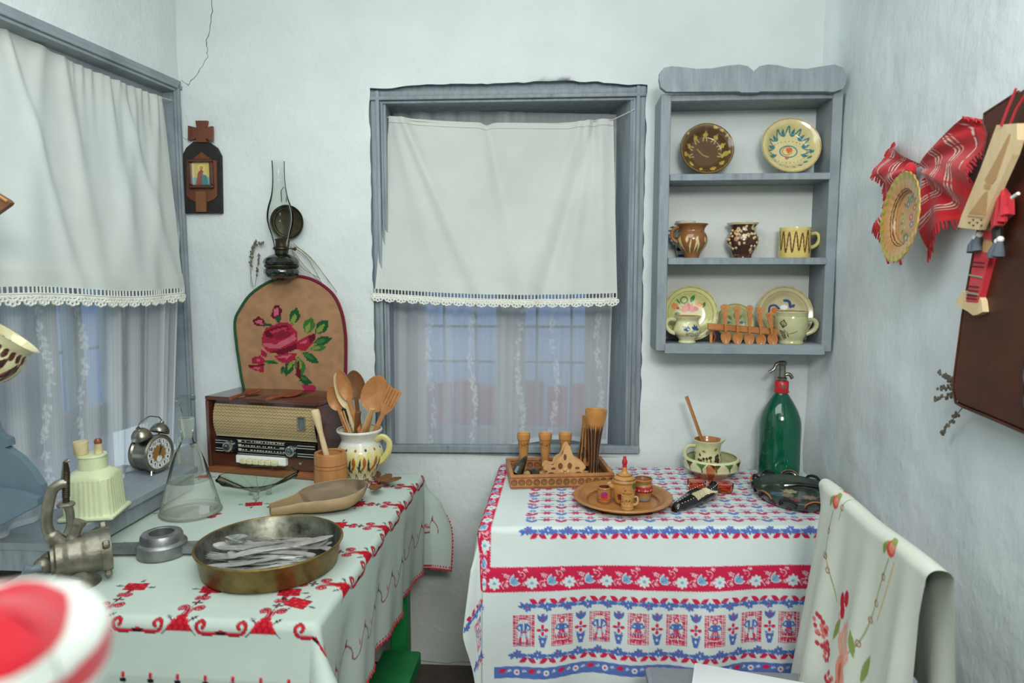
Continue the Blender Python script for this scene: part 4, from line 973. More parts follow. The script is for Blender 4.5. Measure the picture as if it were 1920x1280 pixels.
jugb(t, out, inside(out, '#cfc9b0', wrapfn(c, .032))); handle(t, [(-.028, .0, .100), (-.045, 0, .095), (-.050, 0, .075), (-.033, 0, .045)], .0055, M['glaze']); paint(t.children[-1], lambda x, y, z: np.where((np.floor(z/.006) % 2)[:, None] > 0, hexc('#d9d6c4'), hexc('#2c3b66')))
t = thing('brown_jug', 'brown glazed jug with cream drip stripes on the middle board', 'jug', sp(1297, S2, -.098))
out = [(.022, 0), (.023, .006), (.028, .018), (.042, .036), (.047, .055), (.043, .073), (.037, .084), (.040, .094), (.048, .103), (.049, .105)]
c = Cv(-.2, 0, .2, .12, .0007, '#8b5a2f')
for i in range(22): u = -.19+.0175*i; c.leaf(u-.003, .012, .050+.008*(i % 2), .0026, PI/2+.18*(-1 if i % 3 else 1), '#e0d09a')
for i in range(14): c.leaf(-.19+.028*i, .046, .020, .004, PI/2, '#d9c98f')
jugb(t, out, inside(out, '#a87645', wrapfn(c, .042))); handle(t, [(-.042, 0, .096), (-.060, 0, .086), (-.062, 0, .064), (-.045, 0, .050)], .005, M['glaze']); paint(t.children[-1], solid('#9a6535'))
t = thing('dotted_jug', 'dark brown pot covered with raised cream and pink dots on the middle board', 'jug', sp(1391, S2, -.06))
out = [(.030, 0), (.030, .010), (.036, .022), (.047, .040), (.049, .056), (.044, .074), (.038, .088), (.040, .098), (.048, .108), (.049, .110)]
c = Cv(-.2, 0, .2, .13, .0007, '#46271b'); rnd = random.Random(3)
for i in range(70): u, v = rnd.uniform(-.18, .18), rnd.uniform(.018, .098); q = rnd.uniform(.003, .008); c.ell(u, v, q, q, rnd.choice(['#cdbf90', '#c79a6d', '#d8cda0', '#b7835a'])); c.ell(u, v, q*.55, q*.55, rnd.choice(['#e0d5ac', '#b98a5e']))
for i in range(9): c.leaf(rnd.uniform(-.18, .18), .085, .022, .006, rnd.uniform(0, 6), '#cfc59a')
for i in range(40): c.ell(rnd.uniform(-.2, .2), rnd.uniform(0, .014), .002, .0015, '#c78f80')
c.rect(-.2, .104, .2, .13, '#d6cda6')
jugb(t, out, inside(out, '#cdbf90', wrapfn(c, .045))); dm = MB()
for i in range(26): a = rnd.uniform(-1.5, 1.5); z = rnd.uniform(.025, .09); r_ = float(np.interp(z, [p[1] for p in out], [p[0] for p in out])); dm.ball((r_*math.sin(a), -r_*math.cos(a), z), .0045, 8, 6)
o_ = obj('raised_dots', dm, 'glaze', t); paint(o_, solid('#cbb788')); o_['kind'] = 'stuff'
t = thing('yellow_mug', 'straight yellow mug with brown zigzag brush line on the middle board', 'mug', sp(1489, S2, -.075))
out = [(.045, 0), (.0475, .003), (.0475, .05), (.0475, .090), (.0470, .093)]
c = Cv(-.2, 0, .2, .1, .0007, '#d9c574'); pts = []
for i in range(22): u = -.10+.0098*i; pts.append((u, (.080 if i % 2 else .022)+rnd.uniform(-.008, .006)))
c.curve(pts, .0042, '#6e3c22'); c.rect(-.2, .086, .2, .1, '#dccd86')
jugb(t, out, inside(out, '#d9cc8a', wrapfn(c, .0475)), .0035); handle(t, [(.045, 0, .072), (.062, -.010, .075), (.069, -.014, .058), (.062, -.010, .040), (.045, 0, .030)], .0050, M['glaze']); paint(t.children[-1], solid('#d8c679'))
# bottom board: plates
def face_flower(Rr, bgc, kind):
    c = Cv(-Rr, -Rr, Rr, Rr, .0007, bgc); c.ell(0, 0, Rr*.96, Rr*.96, '#a48c56', ring=.003); c.ell(0, 0, Rr*.82, Rr*.82, '#85713f', ring=.0015)
    if kind == 0:
        O_, G_, P_ = '#d2703a', '#3f8040', '#b0524a'
        for a in np.linspace(.2, PI-.2, 7): c.leaf(-.004, .008, .030, .006, a, '#c4584c' if a > 1.2 and a < 2 else '#d9836a')
        c.ell(-.018, .044, .011, .010, G_, ring=.004); c.leaf(.002, .036, .028, .007, 1.1, G_); c.leaf(-.045, .048, .024, .003, -.8, G_); c.leaf(.040, .018, .022, .005, 1.2, G_); c.ell(-.048, .024, .012, .010, '#dd8e55'); c.ell(.030, .030, .014, .007, '#dd8e55', -.4); c.ell(-.037, .018, .0045, .0045, '#7d2c22'); c.leaf(-.05, -.002, .02, .006, .1, G_); c.ell(.020, .016, .009, .007, '#c65b62')
    elif kind == 1:
        B_ = '#27467e'; c.curve([(-.045, .005), (-.042, .024), (-.026, .028), (-.014, .018)], .007, B_); c.ell(-.028, .012, .011, .010, '#cf6b2e'); c.leaf(-.02, .01, .028, .004, -1.0, B_); c.curve([(.004, .044), (.018, .040), (.022, .024)], .009, B_); c.leaf(.024, .022, .016, .005, .6, B_); c.ell(.002, .022, .012, .008, '#eef0ea'); c.curve([(-.04, -.004), (-.026, -.012), (-.02, -.03)], .004, '#cf6b2e'); c.leaf(-.03, -.03, .02, .005, .5, '#3b8078')
        for q in range(5): c.leaf(-.035, -.02-.008*q, .016, .0025, .5, '#c9a13c')
    else:
        for a in np.linspace(0, 2*PI, 9): c.leaf(.012*math.cos(a), .012*math.sin(a), .022, .005, a, '#7c8d4c' if a < 3 else '#4a6f7e')
        c.ell(.014, -.016, .010, .006, '#35599a')
    return lambda x, y: c.at(x, y)
def leanplate(label, px, Rr, bgc, kind, Y=-.055, tilt=80, dep=.016):
    return plate('plate', label, 'plate', (float(atY(px, 560, Y)[0]), Y, S3_+Rr*math.sin(R(tilt))+.0012), Rr, dep, face_flower(Rr, bgc, kind), tilt, '#a29260')
leanplate('yellow-green plate with orange and green flowers leaning behind the blue-flowered creamer', 1294, .088, '#c9c986', 0, -.060)
leanplate('beige plate with blue and orange brush flowers leaning behind the tall greenish mug', 1470, .088, '#c4b98e', 1, -.058)
leanplate('small olive plate standing behind the wooden spoon rack', 1379, .060, '#b5bb86', 2, -.060, 80, .012)
# creamer
t = thing('creamer', 'pale yellow creamer with blue flower spray on the bottom board', 'jug', sp(1292, S3_, -.124))
out = [(.026, 0), (.027, .004), (.024, .008), (.030, .018), (.041, .032), (.042, .045), (.036, .060), (.034, .070), (.040, .079), (.0435, .084)]
c = Cv(-.2, 0, .2, .1, .0006, '#d3d3a3'); B_ = '#2e4679'
c.curve([(-.010, .028), (.012, .040), (.028, .060)], .0016, B_)
for a, l in ((2.3, .016), (1.6, .020), (.9, .018), (.3, .016), (2.0, .012)): c.leaf(.018, .042, l, .004, a, B_)
for a in (2.8, 2.3, 1.8): c.leaf(-.002, .040, .018, .0030, a, B_)
for q in ((-.004, .030), (.010, .028), (.024, .030)): c.ell(q[0], q[1], .0048, .0040, B_, ring=.0016)
for i in range(6): c.ell(-.020+.004*i, .052-.001*i, .0016, .003, B_)
for i in range(60): c.ell(-.13+.0045*i, .0235, .0014, .001, '#3a3a3a')
jugb(t, out, inside(out, '#b86d3c', wrapfn(c, .041))); handle(t, [(-.036, 0, .072), (-.056, -.003, .073), (-.066, -.004, .058), (-.055, -.003, .038), (-.038, 0, .030)], .0058, M['glaze']); paint(t.children[-1], solid('#cfd0a0'))
# tall mug
t = thing('tall_mug', 'tall pale green-grey mug with a scratched brown flower on the bottom board', 'mug', sp(1489, S3_, -.122))
out = [(.036, 0), (.037, .004), (.036, .012), (.043, .028), (.0475, .050), (.048, .075), (.046, .090), (.048, .0975), (.0475, .1)]
c = Cv(-.2, 0, .2, .12, .0006, '#bdbd8f'); K_ = '#3f3220'
c.poly([(-.050, .066), (-.036, .078), (-.026, .060), (-.038, .050)], K_); c.poly([(-.047, .066), (-.037, .074), (-.029, .061), (-.038, .054)], '#bdbd8f')
for a in np.linspace(.9, 2.2, 6): c.line([(-.040, .052), (-.040+.020*math.cos(a), .052+.020*math.sin(a))], .0014, K_)
c.poly([(-.052, .044), (-.034, .040), (-.030, .020), (-.040, .014)], K_)
for q in range(5): c.line([(-.048+.002*q, .040-.005*q), (-.034, .036-.005*q)], .0014, '#bdbd8f')
c.curve([(-.036, .046), (-.024, .034), (-.008, .036), (.004, .042)], .0016, K_); c.leaf(-.028, .034, .016, .002, -1.0, K_); c.rect(-.2, .087, .2, .0885, '#a3a378')
jugb(t, out, inside(out, '#a8895e', wrapfn(c, .047))); handle(t, [(.044, 0, .072), (.064, -.004, .074), (.074, -.006, .060), (.066, -.004, .042), (.044, 0, .030)], .0062, M['glaze']); paint(t.children[-1], solid('#bcbc8e'))

# ---- wooden spoons
def spoon_mesh(a, b, L, hw, ht, depth=.012, th=.004, bend=0., flat=False, tip=.0, wide_end=1.0):
    """bowl of half-length a, half-width b at the +x end; handle reaches back to x=-L; top is +z"""
    mb = MB(); nr, na = 5, 24; v = []; f = []
    def pt(r, t, s_):
        x = a*r*math.cos(t); y = b*r*math.sin(t)*(1-.18*math.cos(t)*1); x += tip*a*max(0, math.cos(t))**6*r
        if s_: z = -depth*(1-r*r)*(0 if flat else 1)
        else: z = -th-depth*(1-r**4)*.9*(0 if flat else 1)
        return (x, y, z*1.0)
    for s_ in (1, 0):
        v.append(pt(0, 0, s_))
        for i in range(1, nr+1):
            for k in range(na): v.append(pt(i/nr, 2*PI*k/na, s_))
    N = 1+nr*na
    for s_ in (0, 1):
        o_ = s_*N
        for k in range(na):
            j = (k+1) % na; tri = (o_, o_+1+k, o_+1+j); f.append(tri if s_ == 0 else tri[::-1])
            for i in range(nr-1):
                q = (o_+1+i*na+k, o_+1+(i+1)*na+k, o_+1+(i+1)*na+j, o_+1+i*na+j); f.append(q if s_ == 0 else q[::-1])
    for k in range(na): j = (k+1) % na; e_ = 1+(nr-1)*na; f.append((e_+j, e_+k, N+e_+k, N+e_+j))
    mb.add(v, f)
    P = [(-a*.80, 0, -th*.55), (-a*1.1, 0, -th*.5+bend*.1), (-a-(L-a)*.4, 0, bend*.5), (-L, 0, bend)]
    mb.tube([tuple(p) for p in spline(P, 5)], [hw*.75+hw*(.25+(wide_end-1))*i/15 for i in range(16)], 8, flat=ht/hw); return mb
def orient(o_, head, tail, L, normal=(0, -1, 0)):
    """put the local origin at head, local -x towards tail"""
    h = Vector(head); x = (h-Vector(tail)).normalized(); n_ = Vector(normal); n_ = (n_-x*n_.dot(x)).normalized(); y = n_.cross(x); o_.matrix_world = frame3(h, x, y, n_); return o_
def spoon(name, label, head, tail, a, b, m, hw=.006, ht=.005, normal=(0, -1, 0), cat='spoon', group=None, **k):
    L = (Vector(head)-Vector(tail)).length; o_ = obj(name, spoon_mesh(a, b, L, hw, ht, **k), m); orient(o_, head, tail, L, normal); return tag(o_, label, cat, group)
# spoon rack with five little spoons
rk = atY(1390, 618, -.130); t = thing('spoon_rack', 'long thin wooden rack bar holding five small carved spoons', 'rack', (rk[0], -.128, S3_+.0006))
zr = lambda py: float(atY(1390, py, -.13)[2]-S3_)
pA, pB = atY(1326, 613, -.13), atY(1458, 622, -.13); zm = (zr(606)+zr(624))/2
def lxz(px, py): q = atY(px, py, -.13); return (float(q[0]-rk[0]), 0, float(q[2]-S3_))
A_, B_2 = lxz(1327, 612), lxz(1458, 623)
bm_ = MB(); bar(bm_, (A_[0], 0, A_[2]), (B_2[0], 0, B_2[2]), .012, .021); obj('rack_bar', bm_, 'wood_orange', t)
obj('rack_lip', bar(MB(), (A_[0], -.010, A_[2]-.009), (B_2[0], -.010, B_2[2]-.009), .012, .003), 'wood_dark', t)
for x in (A_[0]+.012, B_2[0]-.012): obj('rack_foot', MB().box((x, .004, zm/2-.004), (.008, .008, zm-.008)), 'wood_orange', t)
obj('hanging_cord', MB().tube([lxz(1338, 622), lxz(1342, 632), lxz(1338, 640), lxz(1344, 647)], .0012, 5), 'red', t)
heads = [(1361, 633), (1383, 634), (1405, 636), (1427, 638), (1449, 637)]; tops = [(1358, 574), (1381, 576), (1405, 575), (1424, 578), (1441, 588)]
styles = ['with a curled top', 'with a notched straight top', 'with a rounded key-like top', 'with a square turned top', 'with a wavy flared top']
for i, (h_, tp_) in enumerate(zip(heads, tops)):
    H = atY(*h_, -.148); Tt = atY(*tp_, -.145); L = (Vector(H)-Vector(Tt)).length
    s_ = thing('small_spoon', ['first', 'second', 'third', 'fourth', 'fifth'][i]+' small carved wooden spoon '+styles[i]+', counted from the creamer', 'spoon', (0, 0, 0), 0, 'little spoons on the wooden rack')
    s_.matrix_world = frame3(Vector(H), (Vector(H)-Vector(Tt)).normalized(), Vector((0, -1, 0)).cross((Vector(H)-Vector(Tt)).normalized()), Vector((0, -1, 0)))
    obj('bowl', spoon_mesh(.020, .0155, .045, .0035, .0025, depth=.006, th=.002, tip=.28), 'wood_orange', s_)
    hm = MB(); Q = [(-.02, .0028), (-L*.42, .003), (-L*.5, .006), (-L*.6, .0045), (-L*.72, .0075), (-L*.85, .007), (-L*.93, .010), (-L*1.0, .009), (-L*1.05, .004)]
    if i == 0: Q[-3:] = [(-L*.92, .012), (-L*1.0, .013), (-L*1.06, .006)]
    if i == 3: Q[-4:] = [(-L*.8, .004), (-L*.9, .009), (-L*1.0, .012), (-L*1.03, .012)]
    pol = [(x, y) for x, y in Q]+[(x, -y) for x, y in Q[::-1]]; hm.prism(pol, -.003, .002); hm.torus((-L*.92, 0, .0025), .004, .0012, 12, 5)
    obj('carved_handle', hm, 'wood_orange', s_)

# ================================================================== THINGS ON THE PRINTED CLOTH
def onT(px, py, z=TS): p = atZ(px, py, z); return (float(p[0]), float(p[1]), z)
# carved rectangular tray
p0 = np.array(onT(957, 917)); p1 = np.array(onT(1152, 912)); 
dx = (p1-p0)/np.linalg.norm(p1-p0); ang = math.atan2(dx[1], dx[0]); TWd = float(np.linalg.norm(p1-p0)); TDp = .20
ctr = p0+dx*TWd/2+np.array([-dx[1], dx[0], 0])*TDp/2
t = thing('carved_tray', 'rectangular carved wooden tray with looped rim pattern on the printed cloth', 'tray', tuple(ctr), ang)
obj('tray_bottom', MB().box((0, 0, .004), (TWd-.01, TDp-.01, .007)), 'wood_dark', t)
trz = ang; trc = ctr
for i, (cx, cy_, w_, d_, nm) in enumerate([(0, -TDp/2+.006, TWd, .012, 'front'), (0, TDp/2-.006, TWd, .012, 'b'), (-TWd/2+.006, 0, .012, TDp-.024, 'l'), (TWd/2-.006, 0, .012, TDp-.024, 'r')]):
    s_ = obj('tray_side', MB().box((cx, cy_, .021), (w_, d_, .042), b=.0015), 'wood_mid', t); cm = MB(); n_ = int((w_ if w_ > d_ else d_)/.0215)
    for k in range(n_):
        q = (k+.5)/n_-.5
        if w_ > d_: T_ = Matrix.Translation((cx+q*w_, cy_-.0065, .020)) @ Matrix.Rotation(PI/2, 4, 'X')
        else: T_ = Matrix.Translation((cx+(.0065 if cx < 0 else -.0065), cy_+q*d_, .022)) @ Matrix.Rotation(PI/2, 4, 'Y')
        cm.torus((0, 0, 0), .0085, .0016, 14, 5, T_); cm.torus((0, 0, 0), .0042, .0013, 10, 5, T_)
    if w_ > d_: cm.box((cx, cy_-.0063, .005), (w_, .002, .002)); cm.box((cx, cy_-.0063, .034), (w_, .002, .002))
    obj('carved_loops', cm, 'wood_dark', s_)
def onTray(px, py, z=.0085): p = atZ(px, py, TS+z); return (float(p[0]), float(p[1]), TS+z)
def place_px(px, pyb, Y): p = atY(px, pyb, Y); return p
cosa, sina = math.cos(ang), math.sin(ang)
def tray_pt(lx, ly, z=.0085): return (ctr[0]+lx*cosa-ly*sina, ctr[1]+lx*sina+ly*cosa, TS+z)
# three turned cups
for i, (px, lab) in enumerate([(983, 'next to the dark horns'), (1021, 'middle one of the three'), (1059, 'behind the fretwork napkin holder')]):
    # foot stands on the tray bottom; height from the picture
    q = [(lx, tray_pt(lx, .045)) for lx in np.linspace(-TWd/2, TWd/2, 60)]; lx = min(q, key=lambda a: abs((lambda v: 960+F*(v @ RT)/(v @ FW))(np.array(a[1])+np.array([0, 0, .08])-EYE)-px))[0]
    loc = tray_pt(lx, .045); top = float(atY(px, 812, loc[1])[2]-loc[2]); H = top
    t = thing('wooden_cup', 'tall tapered carved wooden cup on the tray, '+lab, 'cup', loc, 0, 'tapered wooden cups on the tray')
    out = [(.014, 0), (.0145, .006), (.012, .012), (.0125, H*.3), (.0155, H*.6), (.0195, H*.84), (.0205, H*.85), (.0215, H*.93), (.0218, H)]
    c = Cv(-.08, 0, .08, H+.01, .0006, '#c98d50'); rnd = random.Random(i)
    for k in range(16): u = -.07+.009*k; c.curve([(u, H*.62), (u+.004, H*.72), (u-.002, H*.80)], .0012, '#6b4424'); c.leaf(u, H*.70, .009, .002, rnd.uniform(.5, 2.4), '#7b4e2a')
    c.rect(-.08, H*.835, .08, H*.85, '#a46c38'); c.rect(-.08, .0, .08, .012, '#a46c38')
    jugb(t, out, inside(out, '#d9a468', wrapfn(c, .017), .003), .003, 40, 'satin')
# tall twin vases
def tallv(label, loc, H, lean, r1, tall):
    t = thing('carved_vase', label, 'vase', loc); t.rotation_euler = (0, lean, 0)
    out = [(.020, 0), (.021, .004), (.017, H*.06), (.0145, H*.22), (.0165, H*.45), (.023, H*.70), (.030, H*.86), (.0335, H*.93), (.0345, H)] if tall else [(.026, 0), (.0285, .006), (.027, H*.10), (.024, H*.25), (.018, H*.5), (.014, H*.75), (.012, H*.92), (.013, H)]
    c = Cv(-.11, 0, .11, H+.01, .0007, '#c08447')
    for k in range(-8, 9):
        u = k*.0135+.0068
        c.poly([(u-.0058, H*.14), (u-.0058, H*.70), (u-.003, H*.80), (u, H*.72), (u+.003, H*.80), (u+.0058, H*.70), (u+.0058, H*.14), (u, H*.04)] if tall else [(u-.005, H*.30), (u, H*.97), (u+.005, H*.30), (u, H*.16)], '#3a2516')
    if not tall: c.rect(-.11, 0, .11, H*.13, '#2c1c12')
    c.rect(-.11, H*.80, .11, H, '#c58a4a')
    jugb(t, out, inside(out, '#d09a58', wrapfn(c, .022), .0035), .0035, 48, 'satin'); return t
loc = tray_pt(TWd/2-.055, -.045); Hh = float(atY(1133, 768, loc[1])[2]-loc[2]); tallv('tall slender carved vase flaring to a wide mouth on the tray', loc, Hh, .03, .03, True)
loc = tray_pt(TWd/2-.066, .045); Hh = float(atY(1113, 780, loc[1])[2]-loc[2]); tallv('narrow-necked dark carved wooden vase leaning behind the flared vase', loc, Hh, .02, .03, False)
# horns
for nm, lab, P_, r_ in (('black_horn', 'dark curved horn piece leaning on the tray edge', [(972, 889), (980, 872), (990, 862), (998, 856)], [.018, .020, .013, .004]), ('bottle_stub', 'stubby dark horn-and-wood flask lying in the tray', [(1010, 876), (1000, 880), (992, 886)], [.017, .023, .021])):
    L_ = [np.array(tray_pt(-TWd/2+.022+.012*i, -.035+.01*i, .026+.016*i)) for i in range(4)] if nm == 'black_horn' else [np.array(tray_pt(-TWd/2+.086-.014*i, -.03-.012*i, .028+.0*i)) for i in range(3)]
    o_ = L_[0]; t = thing(nm, lab, 'horn' if nm == 'black_horn' else 'flask', tuple(o_)); Q = [tuple(q-o_) for q in L_]
    obj('body', MB().tube([tuple(p) for p in spline(Q, 5)], list(np.interp(np.linspace(0, 1, len(spline(Q, 5))), np.linspace(0, 1, len(r_)), r_)), 14, flat=.8), 'horn', t)
    if nm != 'black_horn': obj('wooden_end', MB().ball(Q[-1], (.015, .009, .015), 16, 10), 'wood_old', t)
    else: obj('metal_rim', MB().tube([Q[0], tuple(np.array(Q[0])*.5+np.array(Q[1])*.5)], .0145, 14), 'nickel', t)
# fretwork napkin holder : two pierced boards
lc = tray_pt(.012, -.048); t = thing('napkin_holder', 'pale fretwork wooden napkin holder with a triangular floral board', 'napkin holder', lc, ang)
fl_ = [(-.072, 0), (-.070, .016), (-.052, .020), (-.046, .028), (-.056, .034), (-.048, .046), (-.030, .042), (-.026, .052), (-.018, .060), (-.008, .066), (.0, .088), (.010, .092), (.016, .078), (.024, .060), (.036, .052), (.048, .044), (.054, .034), (.046, .026), (.056, .018), (.072, .014), (.074, 0)]
fl_ = [(p[0]*1.2, p[1]*1.25) for p in spline(fl_, 3)]
for s_, y_ in ((0, -.018), (1, .018)):
    mb = MB().prism(fl_, 0, .004); mb.v = [(x, y_+z, y) for x, y, z in mb.v]; b_ = obj('fretwork_board', mb, 'wood_pale', t, smooth=False)
    dm = MB()
    for (x, z, a, b) in ((q_[0]*1.2, q_[1]*1.25, q_[2]*1.2, q_[3]*1.25) for q_ in ((-.035, .018, .010, .007), (.035, .018, .010, .007), (-.012, .040, .006, .008), (.012, .040, .006, .008), (0, .014, .006, .009), (-.03, .034, .006, .003), (.032, .034, .006, .003), (0, .062, .004, .008))):
        T_ = Matrix.Translation((x, y_-.0002, z)) @ Matrix.Rotation(PI/2, 4, 'X'); dm.lathe([(0, -.0), (1, 0), (1, .0006), (0, .0006)], 18, T_ @ Matrix.Diagonal((a, b, 1, 1)))
    obj('pierced_holes', dm, 'wood_dark', b_)
    pm_ = MB(); T_ = Matrix.Translation((0, y_-.002, .028)) @ Matrix.Rotation(PI/2, 4, 'X')
    for k in range(5): a = PI/2+2*PI*k/5; pm_.ball((.010*math.cos(a), y_-.002, .028+.010*math.sin(a)), (.006, .003, .006), 10, 6)
    pm_.ball((0, y_-.004, .028), .004, 10, 6); obj('carved_flower', pm_, 'wood_pale', b_)
obj('base_board', MB().box((0, 0.002, .002), (.11, .036, .004)), 'wood_pale', t)

# round plate with the little turned set
pc = np.array(onT(1167, 932)); Rp = .143
pc = np.array([(onT(1075, 935)[0]+onT(1260, 935)[0])/2, 0, TS]); Rp = float(atZ(1260, 928, TS+.022)[0]-atZ(1075, 928, TS+.022)[0])/2; pc[0] = float(atZ(1260, 928, TS+.022)[0]+atZ(1075, 928, TS+.022)[0])/2; pc[1] = float(atZ(1167, 964, TS+.016)[1])+Rp
t = thing('wooden_plate', 'round turned wooden plate with a wide notched rim on the printed cloth', 'plate', tuple(pc))
c = Cv(-Rp, -Rp, Rp, Rp, .001, '#b57c45'); c.ell(0, 0, Rp*.72, Rp*.72, '#7d5029', ring=.003)
for a in np.linspace(0, 2*PI, 72): c.line([(Rp*.80*math.cos(a), Rp*.80*math.sin(a)), (Rp*.90*math.cos(a+.02), Rp*.90*math.sin(a+.02))], .0022, '#8a5a30')
o_ = obj('body', MB().lathe(prof([(0, .003), (Rp*.68, .004), (Rp*.74, .010), (Rp*.86, .020), (Rp*.97, .024), (Rp, .022), (Rp*.99, .018), (Rp*.88, .013), (Rp*.72, .001), (Rp*.70, 0), (0, 0)], 10), 216), 'satin', t); paint(o_, lambda x, y, z: c.at(x, y))
def onP(px, py): p = atZ(px, py, TS+.0045); return (float(p[0]), float(p[1]), TS+.0045)
HS = .00145
# lidded pot
loc = onP(1170, 942); t = thing('lidded_pot', 'small turned wooden pot with lid and red finial on the round plate', 'pot', loc); t.scale = (1, 1, 1.12)
out = [(.024, 0), (.027, .006), (.0300, .022), (.0315, .038), (.0295, .052), (.028, .056)]
c = Cv(-.12, 0, .12, .07, .0006, '#c58a46'); c.leaf(.022, .046, .022, .008, .1, '#2f7a3c'); c.ell(-.016, .022, .010, .008, '#7c2432'); c.leaf(-.026, .014, .014, .003, .6, '#7c2432'); c.curve([(-.008, .030), (0, .038), (-.004, .046)], .0015, '#5c3a1c'); c.rect(-.12, .0, .12, .004, '#8c5a2c')
jugb(t, out, inside(out, '#a06a38', wrapfn(c, .033), .003), .003, 48, 'satin')
ld = obj('lid', MB().lathe(prof([(.0, .052), (.030, .055), (.0335, .057), (.033, .061), (.026, .069), (.018, .074), (.010, .078), (.007, .086), (.0065, .092), (0, .092)], 3), 40), 'satin', t); paint(ld, lambda x, y, z: np.where((np.abs(z-.064) < .0012)[:, None] | (np.abs(z-.072) < .001)[:, None], hexc('#5b3a1e'), hexc('#c58d4c')))
obj('finial', MB().lathe([(0, .090), (.0065, .091), (.0055, .098), (.0075, .101), (.0075, .108), (.005, .112), (.004, .119), (0, .119)], 20), 'redgloss', ld)
obj('side_knob', MB().tube([(-.030, 0, .040), (-.040, -.004, .046), (-.043, -.005, .052)], .006, 10), 'wood_pale', t)
# jar with dotted band
loc = onP(1198, 938); t = thing('dotted_jar', 'small wooden jar with red band of white dots beside the lidded pot', 'jar', (loc[0]+.012, loc[1]+.01, loc[2]))
out = [(.020, 0), (.022, .004), (.024, .018), (.0275, .030), (.026, .042), (.0225, .050), (.026, .058), (.0265, .062)]
c = Cv(-.1, 0, .1, .07, .0006, '#b98046'); c.rect(-.1, .030, .1, .042, '#b3202a'); c.rect(-.1, .026, .1, .030, '#2a1a14')
for i in range(36): c.ell(-.09+.0055*i, .0335, .0015, .0015, '#f0ece0')
c.curve([(-.06, .050), (-.02, .046), (.02, .052), (.06, .047)], .0025, '#4c7d3e'); c.rect(-.1, 0, .1, .012, '#8b8a80')
jugb(t, out, inside(out, '#8a5428', wrapfn(c, .025), .003), .003, 48, 'satin')
loc = onP(1133, 940); t = thing('flowered_cup', 'small barrel-shaped wooden cup painted with a pink and red flower', 'cup', loc)
out = [(.018, 0), (.0195, .004), (.0205, .022), (.0195, .038), (.018, .043)]
c = Cv(-.08, 0, .08, .05, .0006, '#b87c46'); c.ell(-.001, .026, .010, .009, '#a3306c'); c.ell(-.001, .018, .010, .006, '#d02a30'); c.ell(.002, .028, .004, .004, '#7a3c94'); 
for z in (.004, .010, .038): c.rect(-.08, z, .08, z+.0018, '#6e4424')
jugb(t, out, inside(out, '#7d4c28', wrapfn(c, .020), .003), .003, 40, 'satin')
loc = onP(1176, 953); t = thing('small_mug', 'tiny wooden mug with a dark zigzag band at the front of the round plate', 'mug', loc)
out = [(.0165, 0), (.018, .003), (.0172, .020), (.0172, .036), (.0178, .041)]
c = Cv(-.07, 0, .07, .05, .0005, '#cf9d5c'); c.curve([(-.06+.005*i, .030 if i % 2 else .018) for i in range(25)], .0013, '#5a3c20'); c.line([(-.07, .008), (.07, .008)], .0015, '#7e5430'); c.line([(-.07, .012), (.07, .012)], .001, '#7e5430')
jugb(t, out, inside(out, '#b07e48', wrapfn(c, .0175), .003), .003, 36, 'satin'); handle(t, [(.015, 0, .032), (.025, -.003, .034), (.028, -.004, .024), (.024, -.003, .014), (.015, 0, .012)], .0028, M['wood_pale'])

# bowl with jug and ladle
loc = np.array(onT(1334, 886)); loc = np.array([float(atY(1334, 870, -.112)[0]), -.112, TS]); t = thing('footed_bowl', 'shallow cream bowl with green and brown drips, bare terracotta below', 'bowl', tuple(loc))
out = [(.050, 0), (.053, .003), (.062, .014), (.084, .028), (.086, .036), (.0885, .052), (.087, .060), (.084, .063)]
c = Cv(-.3, 0, .3, .07, .0008, '#d3d6a6'); c.rect(-.3, 0, .3, .0255, '#a8663a'); rnd = random.Random(8)
for i in range(13):
    u = -.27+.044*i; col_ = '#4d7a34' if i % 2 else '#5c3420'
    c.poly([(u-.016, .058), (u+.016, .058), (u+.004, .042), (u+.002, .034), (u-.002, .044)], col_); c.line([(u+.003, .05), (u+.004, .032)], .003, '#5c3420' if i % 2 else '#4d7a34')
jugb(t, out, inside(out, '#c5c99a', wrapfn(c, .086), .006), .006, 96)
t = thing('cream_jug', 'small cream jug with brown splashes standing inside the footed bowl', 'jug', (loc[0]-.014, loc[1]-.005, TS+.0062))
out = [(.030, 0), (.033, .005), (.042, .030), (.043, .052), (.040, .075), (.040, .095), (.046, .112), (.0465, .114)]
c = Cv(-.2, 0, .2, .12, .0007, '#cfcfa0')
for i in range(34): u = rnd.uniform(-.12, .12); c.ell(u, .062+rnd.uniform(-.012, .010)-.12*abs(u)*.2, rnd.uniform(.003, .007), rnd.uniform(.003, .006), '#47241a', rnd.uniform(0, 3)); c.line([(u, .058), (u+.004, .040)], .0022, '#6e3a22')
c.leaf(.012, .086, .018, .005, .4, '#9a7a2e'); c.leaf(-.03, .084, .016, .004, -.2, '#a8702e')
jugb(t, out, inside(out, '#a9703c', wrapfn(c, .043), .004), .004, 72, sq=lambda a, z: 1+(.22*math.exp(-((a-.0)/.22)**2)+.22*math.exp(-((a-2*PI)/.22)**2))*max(0, (z-.09)/.025))
handle(t, [(-.040, 0, .092), (-.062, 0, .090), (-.072, 0, .070), (-.064, 0, .048), (-.042, 0, .036)], .0055, M['glaze']); paint(t.children[-1], solid('#cfcfa0'))
h1 = atY(1287, 743, loc[1]+.01); h0 = (loc[0]-.025, loc[1]-.0, TS+.095); b0 = (loc[0]-.008, loc[1]-.005, TS+.022)
mb = MB(); o_ = np.array(b0); q = [np.zeros(3), np.array(h0)-o_, h1-o_]; mb.tube([tuple(p) for p in spline(q, 5)], [.0045]*3+[.0055]*3+[.0065]*4+[.007], 8, flat=.7)
tag(obj('ladle_handle', mb, 'wood_mid', loc=b0), 'long flat wooden ladle handle sticking up out of the small cream jug', 'ladle')

